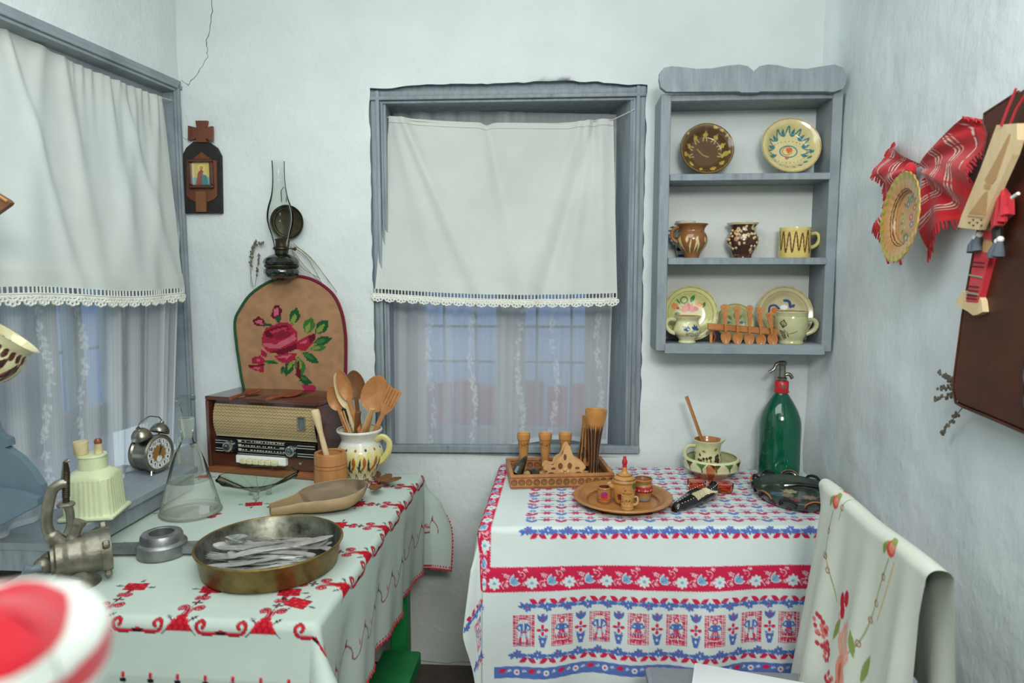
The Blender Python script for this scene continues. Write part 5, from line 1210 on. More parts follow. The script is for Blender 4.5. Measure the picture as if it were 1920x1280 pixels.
# soda siphon
loc = (float(atY(1459, 870, -.095)[0]), -.098, TS); t = thing('soda_siphon', 'green glass soda siphon bottle with red collar under the shelf', 'bottle', loc)
zt = float(atY(1459, 735, -.1)[2]-TS); zk = zt/.255
obj('bottle', MB().lathe(prof([(0, .004), (.045, .002), (.055, .0), (.060, .006), (.0635, .020), (.0635, .10*zk), (.0638, .150*zk), (.061, .175*zk), (.052, .200*zk), (.040, .222*zk), (.028, .240*zk), (.0195, .253*zk), (.018, .262*zk), (0, .262*zk)], 5), 64), 'glass_green', t)
obj('collar', MB().lathe([(0, zt), (.023, zt), (.024, zt+.003), (.021, zt+.006), (.0215, zt+.008), (.0215, zt+.034), (.019, zt+.037), (0, zt+.037)], 36), 'redgloss', t)
lt = MB()
for k in (-1, 0, 1): lt.box((k*.006, -.0218, zt+.020), (.0026, .0012, .012 if k else .016)); lt.box((k*.006, -.0218, zt+(.026 if k else .013)), (.005, .0012, .002))
obj('label_mark', lt, 'nickel', t)
hd = MB().lathe([(0, zt+.036), (.014, zt+.037), (.016, zt+.046), (.011, zt+.050), (.0105, zt+.085), (.013, zt+.088), (.013, zt+.097), (.009, zt+.100), (.0, zt+.101)], 28); obj('metal_head', hd, 'nickel', t)
obj('spout', MB().tube([tuple(p) for p in spline([(-.008, 0, zt+.094), (-.020, -.002, zt+.088), (-.027, -.004, zt+.074), (-.042, -.006, zt+.064)], 6)], [.006]*8+[.005]*6+[.0045]*5, 10), 'nickel', t)
obj('lever', MB().tube([tuple(p) for p in spline([(.008, 0, zt+.054), (.018, -.001, zt+.058), (.026, -.002, zt+.054), (.031, -.003, zt+.044)], 6)], .0055, 10), 'nickel', t)

# pink glass trefoil salt dish
cx, cy_ = onT(1332, 915)[:2]; t = thing('glass_salt_dish', 'pink glass double salt dish with an upright central grip', 'dish', (cx, cy_, TS))
for (px, py) in ((1306, 917), (1357, 922)):
    q = onT(px, py); mb = MB().lathe(prof([(0, .001), (.018, .001), (.024, .004), (.027, .016), (.0275, .026), (.025, .027), (.023, .016), (.018, .006), (0, .005)], 3), 32, Matrix.Translation((q[0]-cx, q[1]-cy_, 0)), sq=lambda a, z: 1+.02*math.cos(a*16)); obj('cup', mb, 'glass_pink', t)
obj('grip', MB().lathe([(0, .002), (.012, .003), (.010, .012), (.008, .030), (.011, .036), (.0135, .045), (.0135, .066), (.010, .070), (0, .071)], 8), 'glass_pink', t)
# black ceramic slipper
q0 = np.array(onT(1264, 960)); q1 = np.array(onT(1342, 930)); d_ = q1-q0; L = float(np.linalg.norm(d_))*1.0; a_ = math.atan2(d_[1], d_[0]); mid = (q0+q1)/2
t = thing('ceramic_slipper', 'black glazed ceramic slipper with white dots', 'ornament', (float(mid[0]), float(mid[1]), TS), a_)
ns, nc = 110, 84; S_ = np.linspace(0, 1, ns); X = []; 
def slip(s, c_):  # s along toe->heel, c_ around
    w = .0330*(math.sin(PI*min(max(s*.93+.05, 0), 1))**.55)*(.75+.35*s); h = .024+.034*s if s < .45 else .0393+.010*(s-.45)/.55; h *= min(1, (s*10)**.5+.2)*(1 if s < .96 else .8)
    x = (s-.5)*L; a = 2*PI*c_; return x, w*math.cos(a)*(1.0), max(0, h*.5+h*.5*math.sin(a)*1.0), h
Vv = []; Ff = []
for i, s in enumerate(S_):
    for k in range(nc):
        x, y, z, h = slip(s, k/nc)
        if .36 < s < .93 and z > h*.55 and abs(y) < .0265: z = h*.6-(h*.42)*(1-(y/.0275)**2)*min(1, (s-.36)*12, (.93-s)*12)
        Vv.append((x, y, z))
for i in range(ns-1):
    for k in range(nc): j = (k+1) % nc; Ff.append((i*nc+k, i*nc+j, i*nc+nc+j, i*nc+nc+k))
Ff.append(tuple(range(nc-1, -1, -1))); Ff.append(tuple((ns-1)*nc+k for k in range(nc)))
o_ = obj('body', MB().add(Vv, Ff), 'glaze', t, angle=80)
def slc(x, y, z):
    s = x/L+.5; op = (s > .385) & (s < .90) & (np.abs(y) < .024) & (z > .004); return np.where(op[:, None], hexc('#cfc79a'), hexc('#17130f'))
paint(o_, slc); dm = MB()
for s in np.linspace(.10, .95, 17):
    for sg in (-1, 1):
        x, y, z, h = slip(s, .25+sg*.12); dm.ball((x, y, z+.0003), .0014, 6, 4)
for s in np.linspace(.08, .30, 5): x, y, z, h = slip(s, .25); dm.ball((x, y, z), .0015, 6, 4)
d2 = obj('dots', dm, 'white', t); d2['kind'] = 'stuff'
# black openwork dish
q0 = np.array(onT(1400, 922)); q1 = np.array(onT(1556, 925)); cx = (q0[0]+q1[0])/2+.005; cy_ = (onT(1470, 962)[1]+onT(1470, 899)[1])/2-.018; rx, ry = abs(q1[0]-q0[0])/2, abs(onT(1470, 962)[1]-onT(1470, 899)[1])/2
t = thing('openwork_dish', 'dark glazed openwork ceramic dish with looped rim and painted flowers', 'dish', (float(cx), float(cy_), TS))
c = Cv(-rx*1.2, -ry*1.2, rx*1.2, ry*1.2, .001, '#39423a'); rnd = random.Random(12)
for i in range(60): a = rnd.uniform(0, 2*PI); q = rnd.uniform(0, .8); c.leaf(rx*q*math.cos(a), ry*q*math.sin(a), rnd.uniform(.01, .022), .004, rnd.uniform(0, 6), rnd.choice(['#2f5c36', '#20452c', '#3b6b50', '#31424a']))
for (x, y, cc_) in ((-.02, .01, '#a98f84'), (.04, -.01, '#9a7466'), (-.01, -.03, '#8a5a58'), (.0, .045, '#d8d0a0'), (-.045, .02, '#5a6a8a')):
    for k in range(7): a = k*PI/3.5; c.leaf(x, y, .024, .0065, a, cc_)
o_ = obj('body', MB().lathe(prof([(0, .004), (.60, .004), (.78, .010), (.90, .026), (.94, .027), (.93, .020), (.84, .004), (.7, 0), (0, 0)], 14), 220, Matrix.Diagonal((rx, ry, 1, 1))), 'glaze', t); paint(o_, lambda x, y, z: c.at(x, y))
for k in range(11):
    a = 2*PI*(k+.3)/11; T_ = Matrix.Translation((rx*.93*math.cos(a), ry*.93*math.sin(a), .022)) @ Matrix.Rotation(a, 4, 'Z') @ Matrix.Rotation(.35, 4, 'Y')
    mb = MB().tube([(0, .020*math.cos(b), .014*math.sin(b)) for b in np.linspace(-.4, PI+.4, 14)], .0065, 8, T_, flat=.6); o_ = obj('rim_loop', mb, 'black', t)
    if k % 2 == 0: obj('loop_edge', MB().tube([(.002, .0235*math.cos(b), .0175*math.sin(b)) for b in np.linspace(0, PI, 12)], .0026, 6, T_), 'terracotta', o_)
obj('stem_handle', MB().tube([(-.02, .035, .024), (.02, .030, .030), (.06, .03, .026), (.10, .03, .020)], .006, 8), 'black', t)

# ================================================================== THINGS ON THE CROSS-STITCHED CLOTH
# radio
rf0 = np.array(onT(390, 884)); rf1 = np.array(onT(604, 902)); d_ = rf1-rf0; RWd = float(np.linalg.norm(d_)); ra = math.atan2(d_[1], d_[0]); RH = .252; RD_ = .185
rc_ = (rf0+rf1)/2+np.array([-math.sin(ra), math.cos(ra), 0])*RD_/2
t = thing('table_radio', 'old walnut table radio with woven speaker grille and black dial', 'radio', (float(rc_[0]), float(rc_[1]), TS), ra)
hw, hd_, th = RWd/2, RD_/2, .013
obj('top_panel', MB().box((0, 0, RH-th/2), (RWd, RD_, th), b=.002), 'veneer', t)
obj('bottom_panel', MB().box((0, 0, .010), (RWd, RD_, .020), b=.002), 'veneer_l', t)
for s_ in (-1, 1): obj('side_panel', MB().box((s_*(hw-th/2), 0, RH/2+.003), (th, RD_-.001, RH-.033), b=.002), 'veneer', t)
obj('back_panel', MB().box((0, hd_-.004, RH/2), (RWd-2*th, .006, RH-.03)), 'veneer_in', t)
iw = RWd-2*th
obj('inner_trim', MB().box((0, -hd_+.045, RH-.030), (iw, .05, .034)).box((-hw+th+.006, -hd_+.045, RH/2), (.012, .05, RH-.04)).box((hw-th-.006, -hd_+.045, RH/2), (.012, .05, RH-.04)), 'veneer', t)
# grille cloth: gently bowed, woven
gw, g0, g1 = iw-.022, .118, .226
U, V = np.meshgrid(np.linspace(-gw/2, gw/2, 230), np.linspace(g0, g1, 90)); yb_ = -hd_+.022-.016*np.sin(PI*(V-g0)/(g1-g0)*.9+.1)
wv = .5+.5*np.sin(U*2*PI/.0125)*np.sin(V*2*PI/.0095); cg = np.stack([hexc('#b9a274')[k]*(.78+.3*wv)+.03*vnoise(U, V, 40, 3) for k in range(3)], -1); cg = np.where((np.abs(np.sin(V*PI/.0095)) < .16)[..., None], hexc('#6c5636'), cg); cg = np.where(((V < g0+.006) | (V > g1-.003))[..., None], hexc('#c9b88a'), cg)
grid('speaker_cloth', U, yb_-.0012*wv, V, 'cloth_soft', t, cg)
obj('cloth_backing', MB().box((0, -hd_+.034, (g0+g1)/2), (gw, .02, g1-g0)), 'veneer_in', t)
ef = MB(); ex = hw-.068; 
for bx in ((-.012, 0, .004, .042), (.012, 0, .004, .042), (0, .019, .024, .004), (0, -.019, .024, .004)): ef.box((ex+bx[0], -hd_+.003, .180+bx[1]), (bx[2], .008, bx[3]), b=.001)
e_ = obj('tuning_eye', ef, 'chrome', t); obj('eye_glass', MB().box((ex, -hd_+.006, .180), (.020, .004, .034)), mat('eye_glass', '#5c6a66', .1), e_)
dp = obj('dial_panel', MB().box((0, -hd_+.014, .090), (gw, .010, .050), b=.001), 'black', t)
ln = MB()
for zl in (.072, .080, .098, .106):
    for s_ in (-1, 1): ln.box((s_*(gw/2-.034), -hd_+.0086, zl), (.062, .0012, .0018))
for r_ in range(3):
    zl = .076+.014*r_
    ln.box((-.012, -hd_+.0086, zl), (.168, .0010, .0009)); ln.box((-.090, -hd_+.0086, zl+.005), (.012, .001, .006))
    for k in range(15):
        if random.random() < .85: ln.box((-.078+.0105*k+random.uniform(-.002, .002), -hd_+.0086, zl+.0045), (random.uniform(.003, .008), .001, .0028))
for zl in (.068, .112): ln.box((-.012, -hd_+.0086, zl), (.175, .0010, .0010))
obj('dial_marks', ln, mat('dial_cream', '#bfbfb0', .5), dp)['kind'] = 'stuff'
for x in (-.128, .100):
    Tm = Matrix.Translation((x, -hd_+.010, .089)) @ Matrix.Rotation(PI/2, 4, 'X'); k_ = obj('knob', MB().lathe([(0, 0), (.018, 0), (.0185, .004), (.0175, .012), (.0165, .016), (.012, .018), (.011, .014), (.008, .014), (.007, .020), (0, .021)], 36, Tm, sq=lambda a, z: 1+.012*math.cos(a*24)), 'chrome', t)
kb = obj('key_housing', MB().box((-.012, -hd_+.012, .050), (.182, .020, .026), b=.002), 'white', t)
for k in range(6): obj('piano_key', MB().box((-.068+.0225*k, -hd_-.0035, .047), (.0210, .018, .017), b=.003), mat('ivory_key', '#d3cfa6', .35) if not bpy.data.materials.get('ivory_key') else bpy.data.materials['ivory_key'], t)
obj('lower_board', MB().box((0, -hd_+.020, .040), (iw, .006, .050)), 'veneer', t)
obj('jack_button', MB().lathe([(0, 0), (.005, 0), (.005, .004), (0, .005)], 14, Matrix.Translation((.125, -hd_+.017, .048)) @ Matrix.Rotation(PI/2, 4, 'X')), 'chrome', t)
rz_ = TS+RH
# carved leaf spoons on the radio
p = atZ(463, 738, rz_); q = atZ(440, 748, rz_); s_ = spoon('leaf_spoon', 'narrow dark wooden leaf-shaped spoon lying on the radio top near its end', (p[0]+.02, p[1], rz_+.009), (q[0]-.01, q[1]-.01, rz_+.004), .034, .019, 'wood_red', normal=(0, -.35, 1), depth=.005, th=.003)
p = atZ(548, 740, rz_); q = atZ(516, 750, rz_); s_ = spoon('leaf_spoon', 'wider reddish wooden leaf-shaped spoon lying mid-way along the radio top', (p[0]+.005, p[1]-.02, rz_+.010), (q[0]-.02, q[1]-.02, rz_+.005), .045, .024, 'wood_red', normal=(0, -.35, 1), depth=.006, th=.003)

# painted pitcher with wooden spoons
pl_ = onT(679, 892); px_, py_ = pl_[0], pl_[1]-.02; pz0 = TS; HP = float(atY(679, 803, py_)[2]-TS)
px_ = float(atY(675, 850, py_)[0]); kx = HP/.155
t = thing('painted_pitcher', 'cream pitcher with brown, blue and yellow brush strokes full of wooden spoons', 'pitcher', (px_, py_, TS))
out = [(.046, 0), (.048, .006), (.054, .022), (.068, .048), (.0735, .070), (.070, .092), (.060, .112), (.056, .122), (.060, .134), (.068, .146), (.071, .150), (.070, .155)]; out = [(r*kx*.98, z*kx) for r, z in out]
c = Cv(-.3, 0, .3, .19, .0008, '#ddd8b8'); c.rect(-.3, .112*kx, .3, .19, '#dfe0d8'); rnd = random.Random(5)
for i in range(17): u = -.21+.026*i; c.ell(u, .060*kx, .013, .040, '#dcd084')
for i in range(13):
    u = -.20+.0335*i; c.leaf(u, .045*kx, .040, .0062, PI/2+rnd.uniform(-.2, .2), '#a85f2b'); c.leaf(u+.014, .030*kx, .052, .0035, PI/2+rnd.uniform(-.3, .3), '#22304a'); c.leaf(u-.008, .028*kx, .034, .0032, PI/2+.5, '#2c3f5c'); c.leaf(u+.022, .034*kx, .030, .004, PI/2-.5, '#a85f2b')
    c.line([(u, .014), (u+.004, .028)], .003, '#2c4b3c'); c.line([(u+.010, .012), (u+.006, .026)], .003, '#22304a')
    c.ell(u+.006, .101*kx, .0042, .0042, '#2b2b33' if i % 2 else '#a7622c')
jugb(t, out, inside(out, '#c9c39a', wrapfn(c, .070*kx), .005), .005, 96)
handle(t, [(.055, -.01, .128), (.078, -.012, .138), (.098, -.014, .122), (.096, -.014, .094), (.080, -.012, .070), (.066, -.010, .058)], .0095, M['glaze']); paint(t.children[-1], solid('#d9cf86'))
def PY(px, py, dy=0): q = atY(px, py, py_+dy); return (float(q[0]), float(q[1]), float(q[2]))
rim = TS+HP
spec = [ # head px, tail px (at the rim), a (half length px), b (half width px), material, dy, label
 ((628, 747), (648, 800), 20, 12, 'wood_mid', -.02, 'short-handled round wooden spoon at the radio side of the pitcher', {}),
 ((641, 733), (664, 800), 30, 10, 'wood_light', -.035, 'pale wooden spoon seen from behind, behind the round one in the pitcher', {}),
 ((645, 722), (672, 800), 26, 10, 'wood_mid', -.045, 'slim honey-coloured wooden spoon standing upright in the pitcher', {}),
 ((665, 722), (674, 800), 24, 16, 'wood_dark', .03, 'dark brown round wooden spoon at the back of the pitcher', {}),
 ((704, 738), (690, 800), 30, 22, 'wood_mid', .01, 'large broad honey-coloured wooden ladle in the pitcher', {}),
 ((698, 766), (682, 806), 4, 3, 'wood_pale', -.05, 'plain pale wooden spoon handle end leaning in front of the broad ladle', {'h': 1}),
 ((672, 772), (668, 808), 4, 3, 'wood_dark', -.045, 'dark square-ended wooden handle in the middle of the pitcher', {'h': 1}),
]
for (hp, tp, a, b, m_, dy, lab, kw) in spec:
    H_ = PY(*hp, dy); T0 = PY(*tp, dy*.6); d = (np.array(T0)-np.array(H_)); T1 = np.array(T0)+d/np.linalg.norm(d)*.085; T1[2] = max(T1[2], TS+.012)
    mm = 2.12/1280
    if 'h' in kw:
        P0 = np.array(H_); mb = MB().tube([(0, 0, 0), tuple((T1-P0)*.5), tuple(T1-P0)], [.0105, .008, .005], 8, flat=.6); tag(obj('wooden_utensil', mb, m_, loc=H_), lab, 'utensil', 'wooden utensils in the painted pitcher')
    else: spoon('wooden_spoon', lab, H_, tuple(T1), a*mm*1.2, b*mm*1.25, m_, normal=(.05, -1, .15), group='wooden utensils in the painted pitcher', depth=.010, th=.004, hw=.0088, ht=.006)
# spatula with combed edge
H_ = PY(733, 745, .0); T0 = PY(704, 806, 0); P0 = np.array(H_); d = np.array(T0)-P0; ax = -d/np.linalg.norm(d); mm = 2.12/1280
pol = [(-.16, -.006), (-.06, -.007), (-.035, -.020), (.028, -.025), (.032, -.008), (.030, .008), (.036, .024), (-.030, .021), (-.060, .007), (-.16, .006)]
o_ = obj('wooden_spatula', MB().prism(pol, -.0025, .0025), 'wood_mid', smooth=False); orient(o_, H_, tuple(P0+d), 1); tag(o_, 'flat slotted wooden spatula leaning outwards at the handle side of the pitcher', 'spatula', 'wooden utensils in the painted pitcher')
gv = MB()
for k in (-2, -1, 0, 1): gv.box((.0, k*.010+.005, .0027), (.055, .0015, .0006))
obj('groove', gv, 'wood_dark', o_)['kind'] = 'stuff'
for k, (a, b) in enumerate((((644, 770), (654, 800)), ((639, 772), (650, 800)))):
    H_ = np.array(PY(*a, -.05)); T0 = np.array(PY(*b, -.045)); T1 = T0+(T0-H_)*1.6; T1[2] = max(T1[2], TS+.02)
    tag(obj('skewer', MB().tube([(0, 0, 0), tuple(T1-H_)], .0022, 6), 'wood_pale', loc=tuple(H_)), ('upper' if k == 0 else 'lower')+' of two thin sticks at the radio side of the pitcher rim', 'skewer', 'thin sticks in the pitcher')

# mortar and pestle
loc = onT(620, 896); loc = (float(atY(620, 880, -.325)[0]), -.325, TS); rM = .0455*1.0; HM = float(atY(620, 848, loc[1])[2]-TS)
rM = float(atY(649, 875, loc[1])[0]-atY(590, 875, loc[1])[0])/2
t = thing('wooden_mortar', 'turned pale wooden mortar with incised rings next to the radio', 'mortar', loc)
mb = MB().lathe(vessel([(rM*.90, 0), (rM*.97, .004), (rM, .02), (rM, HM*.55), (rM*.97, HM*.97), (rM*.92, HM)], .010, .02), 56); obj('body', mb, 'wood_mid', t, angle=50)
rg = MB()
for z in (.22, .60, .70): rg.torus((0, 0, HM*z), rM*1.0, .0008, 56, 4)
obj('incised_ring', rg, 'wood_dark', t)['kind'] = 'stuff'
pt = atY(590, 768, loc[1]-.03); b0 = np.array([loc[0]+.006, loc[1], TS+.024]); q = [np.zeros(3), (pt-b0)*.45, (pt-b0)*.72, (pt-b0)*.95, (pt-b0)]
tag(obj('pestle', MB().tube([tuple(p) for p in spline(q, 6)], list(np.interp(np.linspace(0, 1, 25), [0, .2, .45, .7, .93, 1], [.010, .009, .0075, .013, .0115, .003])), 16), 'wood_light', loc=tuple(b0)), 'pale tapered wooden pestle standing in the mortar', 'pestle')

# glass bowl with feet
gl, gr_, gf = onT(415, 905), onT(553, 905), onT(487, 940); Y0 = gf[1]+.05; zc_ = float(atY(484, 893, Y0)[2]-TS); rG = float(atY(553, 890, Y0)[0]-atY(415, 890, Y0)[0])/2; xg = float(atY(484, 890, Y0)[0])
t = thing('glass_bowl', 'wide pressed-glass bowl on three small feet in front of the radio', 'bowl', (xg, Y0, TS)); zc_ = max(zc_, .055)
mb = MB().lathe(prof([(0, .016), (.016, .016), (rG*.55, zc_*.62), (rG*.98, zc_), (rG, zc_+.002), (rG*.98, zc_+.003), (rG*.53, zc_*.62+.004), (.014, .020), (0, .020)], 4), 64, sq=lambda a, z: 1+.02*math.cos(a*12)*z/zc_); obj('body', mb, 'glass_bowl', t)
obj('rim', MB().tube([(rG*(1+.02*math.cos(12*a))*math.cos(a), rG*(1+.02*math.cos(12*a))*math.sin(a), zc_+.002) for a in np.linspace(0, 2*PI, 97)], .0016, 6, cap=False), 'glass_thin', t)
rb_ = MB()
for k in range(12): a = 2*PI*k/12; rb_.tube([(.018*math.cos(a), .018*math.sin(a), .018), (rG*.54*math.cos(a), rG*.54*math.sin(a), zc_*.61), (rG*.96*math.cos(a), rG*.96*math.sin(a), zc_*.99)], .0007, 5)
obj('moulded_rib', rb_, 'glass_thin', t)['kind'] = 'stuff'
for k in range(3): a = -PI/2+2*PI*k/3+.15; obj('foot', MB().lathe([(0, 0), (.008, 0), (.009, .004), (.006, .009), (.009, .014), (.008, .024), (0, .024)], 12, Matrix.Translation((.028*math.cos(a), .028*math.sin(a), 0))), 'glass_frost', t)

# decanter
loc = onT(356, 968); Yd = loc[1]+.03; xd = float(atY(355, 900, Yd)[0]); zt = float(atY(352, 805, Yd)[2]-TS); rB = float(atY(407, 960, Yd)[0]-atY(305, 960, Yd)[0])/2
t = thing('glass_decanter', 'conical etched glass decanter with a faceted stopper', 'decanter', (xd, Yd, TS)); rn = .0135
mb = MB().lathe(prof([(0, .004), (rB*.86, .003), (rB*.98, .006), (rB*.97, .018), (rB*.90, .04), (rB*.70, zt*.42), (rB*.47, zt*.68), (rn*1.2, zt*.86), (rn, zt*.93), (rn*1.15, zt)], 5), 56); obj('body', mb, 'glass_thin', t)
et = MB().lathe([(rB*1.0-.052*0, .008), (rB*.975, .018), (rB*.905, .04), (rB*.72, zt*.40)], 56); o_ = obj('etched_band', et, None or mat('etched', '#dfe6d8', .5, trans=0), t)
nt = o_.data.materials[0].node_tree; trn = nt.nodes.new('ShaderNodeBsdfTransparent'); mx = nt.nodes.new('ShaderNodeMixShader'); mx.inputs[0].default_value = .22; nt.links.new(trn.outputs[0], mx.inputs[1]); nt.links.new(nt.nodes['Principled BSDF'].outputs[0], mx.inputs[2]); nt.links.new(mx.outputs[0], nt.nodes['Material Output'].inputs[0])
obj('ground_neck', MB().lathe([(rn*.9, zt*.90), (rn*1.25, zt), (rn*1.45, zt+.004), (rn*1.5, zt+.03), (rn*1.3, zt+.032), (rn*.8, zt+.03)], 36), 'glass_frost', t)
zs = float(atY(352, 742, Yd)[2]-TS)
obj('stopper', MB().lathe([(0, zt+.02), (.008, zt+.02), (.010, zt+.045), (.018, zs-.016), (.0195, zs-.014), (.026, zs-.012), (.027, zs-.003), (.024, zs), (0, zs)], 8), 'glass_bowl', t, smooth=False)
obj('handle', MB().tube([tuple(p) for p in spline([(rn, 0, zt*.80), (.030, -.01, zt*.82), (.042, -.012, zt*.70), (.050, -.012, zt*.52)], 6)], .0045, 8), 'glass_frost', t)
obj('spout', MB().tube([tuple(p) for p in spline([(-rn, 0, zt*.85), (-.024, -.004, zt*.90), (-.026, -.004, zt*.72), (-.024, -.004, zt*.60)], 6)], .0040, 8), 'glass_frost', t)
obj('base_ring', MB().torus((0, 0, .007), rB*.97, .005, 56, 6), 'glass_frost', t)

# old wooden scoop
pa, pb = np.array(onT(507, 966)), np.array(onT(690, 938)); d_ = pb-pa; L = float(np.linalg.norm(d_)); a_ = math.atan2(d_[1], d_[0])
t = thing('wooden_scoop', 'old hollowed wooden scoop with a short blunt handle behind the brass pan', 'scoop', (float(pa[0]), float(pa[1]), TS), a_)
nu, nv = 44, 30; V_ = []; F_ = []
def hwid(s): return np.interp(s, [0, .10, .26, .36, .5, .66, .8, .92, 1.0], [.020, .030, .040, .066, .083, .086, .076, .048, .004])
def ztop_(s): return np.interp(s, [0, .2, .4, .7, 1.0], [.026, .032, .044, .048, .056])
def sect(s, k): # outer ring then inner
    w = float(hwid(s)); z1 = float(ztop_(s)); a = PI*k/(nv-1); zb = max(0, .020*max(0, (s-.72)/.28)**1.4*2.0)
    return (-w*math.cos(a), z1-(z1-zb)*math.sin(a)**.40)
for i in range(nu):
    s = i/(nu-1)
    for k in range(nv): y, z = sect(s, k); V_.append((s*L, y, z))
    w = float(hwid(s)); z1 = float(ztop_(s)); hol = max(0, min(1, (s-.30)*9))*max(0, min(1, (.975-s)*14))
    for k in range(nv): a = PI*k/(nv-1); y = w*.95*math.cos(a); dep_ = (z1-.010)*hol*max(0, 1-(y/(w*.90+1e-6))**2)**.36; V_.append((s*L, y, z1-dep_*(.9)))
m2 = 2*nv
for i in range(nu-1):
    for k in range(m2): j = (k+1) % m2; F_.append((i*m2+k, (i+1)*m2+k, (i+1)*m2+j, i*m2+j))
F_.append(tuple(range(m2))); F_.append(tuple((nu-1)*m2+k for k in range(m2-1, -1, -1)))
M['wood_attr'] = mat('old_worn_wood_shaded_hollow', rough=.7, attr=True, var=(24, .25, (.2, 1, 1)), bump=[(60, .0005, (.2, 1, 1))])
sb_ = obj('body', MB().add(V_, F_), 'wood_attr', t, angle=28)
def scp(x, y, z):  # shade of the hollow and a lighter rim painted in, over worn tone
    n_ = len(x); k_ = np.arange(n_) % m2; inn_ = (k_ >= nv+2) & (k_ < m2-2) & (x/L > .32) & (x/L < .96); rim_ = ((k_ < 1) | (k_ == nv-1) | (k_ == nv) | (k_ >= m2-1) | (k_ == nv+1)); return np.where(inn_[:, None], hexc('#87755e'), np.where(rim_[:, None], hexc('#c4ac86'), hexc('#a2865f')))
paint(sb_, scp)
# cluster of small flat wooden spoons behind it
c0 = np.array(onT(706, 912))
for k, (hx, hy, lb) in enumerate([(676, 904, 'leftmost small brown wooden leaf spoon of the pinned fan'), (703, 896, 'small brown wooden leaf spoon pointing back to the pitcher'), (722, 905, 'small brown wooden leaf spoon over the red stitching'), (704, 925, 'small brown wooden leaf spoon lying nearest the scoop'), (735, 912, 'small brown wooden leaf spoon pointing at the cloth corner')]):
    h_ = np.array(onT(hx, hy)); 
    spoon('leaf_spoon', lb, (h_[0], h_[1], TS+.012+.003*k), (c0[0]*.7+h_[0]*.3-.0, c0[1]*.7+h_[1]*.3, TS+.010+.002*k), .030, .019, 'wood_dark', normal=(0, 0, 1), depth=.004, th=.003, hw=.004, ht=.003, group='fan of flat leaf spoons behind the scoop')

# brass pan
pcx = (onT(347, 1030)[0]+onT(645, 1030)[0])/2; pY0, pY1 = onT(497, 1105)[1], None
Rpan = .190; zrim = .056
# rim ellipse: fit centre from picture extremes at rim height
La = atZ(347, 1035, TS+zrim); Ra = atZ(646, 1005, TS+zrim); Fa = atZ(480, 1108, TS); Ba = atZ(500, 966, TS+zrim)
pcx = float(La[0]+Ra[0])/2; Rpan = float(Ra[0]-La[0])/2*1.0; pcy = float(Ba[1])-Rpan*1.0
t = thing('brass_pan', 'large round old brass pan with tinned inside full of cutlery', 'pan', (pcx, pcy, TS)); Rb = Rpan*.93
ob = MB().lathe([(0, 0), (Rb-.008, 0), (Rb, .005), (Rpan-.003, zrim-.004), (Rpan+.002, zrim), (Rpan-.001, zrim+.003)], 96); obj('outer_wall', ob, 'brass_out', t, angle=60)
ib = MB().lathe([(Rpan-.001, zrim+.003), (Rpan-.005, zrim-.001), (Rb-.001, .008), (Rb-.010, .0035), (0, .0035)], 96); obj('inner_wall', ib, 'pan_in', t, angle=60)
obj('rolled_rim', MB().torus((0, 0, zrim+.001), Rpan, .0028, 96, 8), 'brass_out', t)
def cutl(kind):
    mb = MB(); L = .195 if kind != 'knife' else .205
    def zc(x): return .006*math.sin((x/L+.5)*PI*2.2)*.5+.002
    xs = np.linspace(-L*.5, L*.5, 30); rows = []
    for x in xs:
        s = x/L+.5  # 0 handle end .. 1 tip
        if kind == 'knife': w = np.interp(s, [0, .03, .25, .48, .52, .55, .9, 1], [.006, .0095, .008, .0055, .006, .0105, .0100, .003]); th_ = .0032 if s < .5 else .0012
        else: w = np.interp(s, [0, .03, .12, .4, .62, .68, .72], [.006, .0095, .0085, .0042, .0035, .005, .010]) if s < .72 else (np.interp(s, [.72, .76, .80], [.010, .0125, .0125]) if kind == 'fork' else np.interp(s, [.72, .78, .86, .94, .985, 1], [.012, .0190, .0205, .016, .009, .003])); th_ = .0018
        rows.append((x, w, th_))
    if kind == 'fork': rows = [r for r in rows if r[0]/L+.5 <= .80]
    V_ = []; F_ = []
    for x, w, th_ in rows:
        s = x/L+.5; z = zc(x); dz = -.005 if (kind == 'spoon' and s > .74) else 0
        V_ += [(x, -w, z), (x, 0, z+dz+.0004), (x, w, z), (x, w, z-th_), (x, 0, z+dz-th_), (x, -w, z-th_)]
    for i in range(len(rows)-1):
        for k in range(6): j = (k+1) % 6; F_.append((i*6+k, i*6+j, i*6+6+j, i*6+6+k))
    F_.append((5, 4, 3, 2, 1, 0)); F_.append(tuple((len(rows)-1)*6+k for k in range(6))); mb.add(V_, F_)
    if kind == 'fork':
        x0_ = rows[-1][0]-.002
        for k in range(4): y = -.0103+.00687*k; mb.tube([(x0_, y, zc(x0_)-.001), (x0_+.020, y, zc(x0_+.02)-.001), (L*.5, y*.92, zc(L*.5))], [.0019, .0016, .0008], 6, flat=.7)
    return mb
protos = {k: cutl(k) for k in ('fork', 'spoon', 'knife')}; meshes = {}
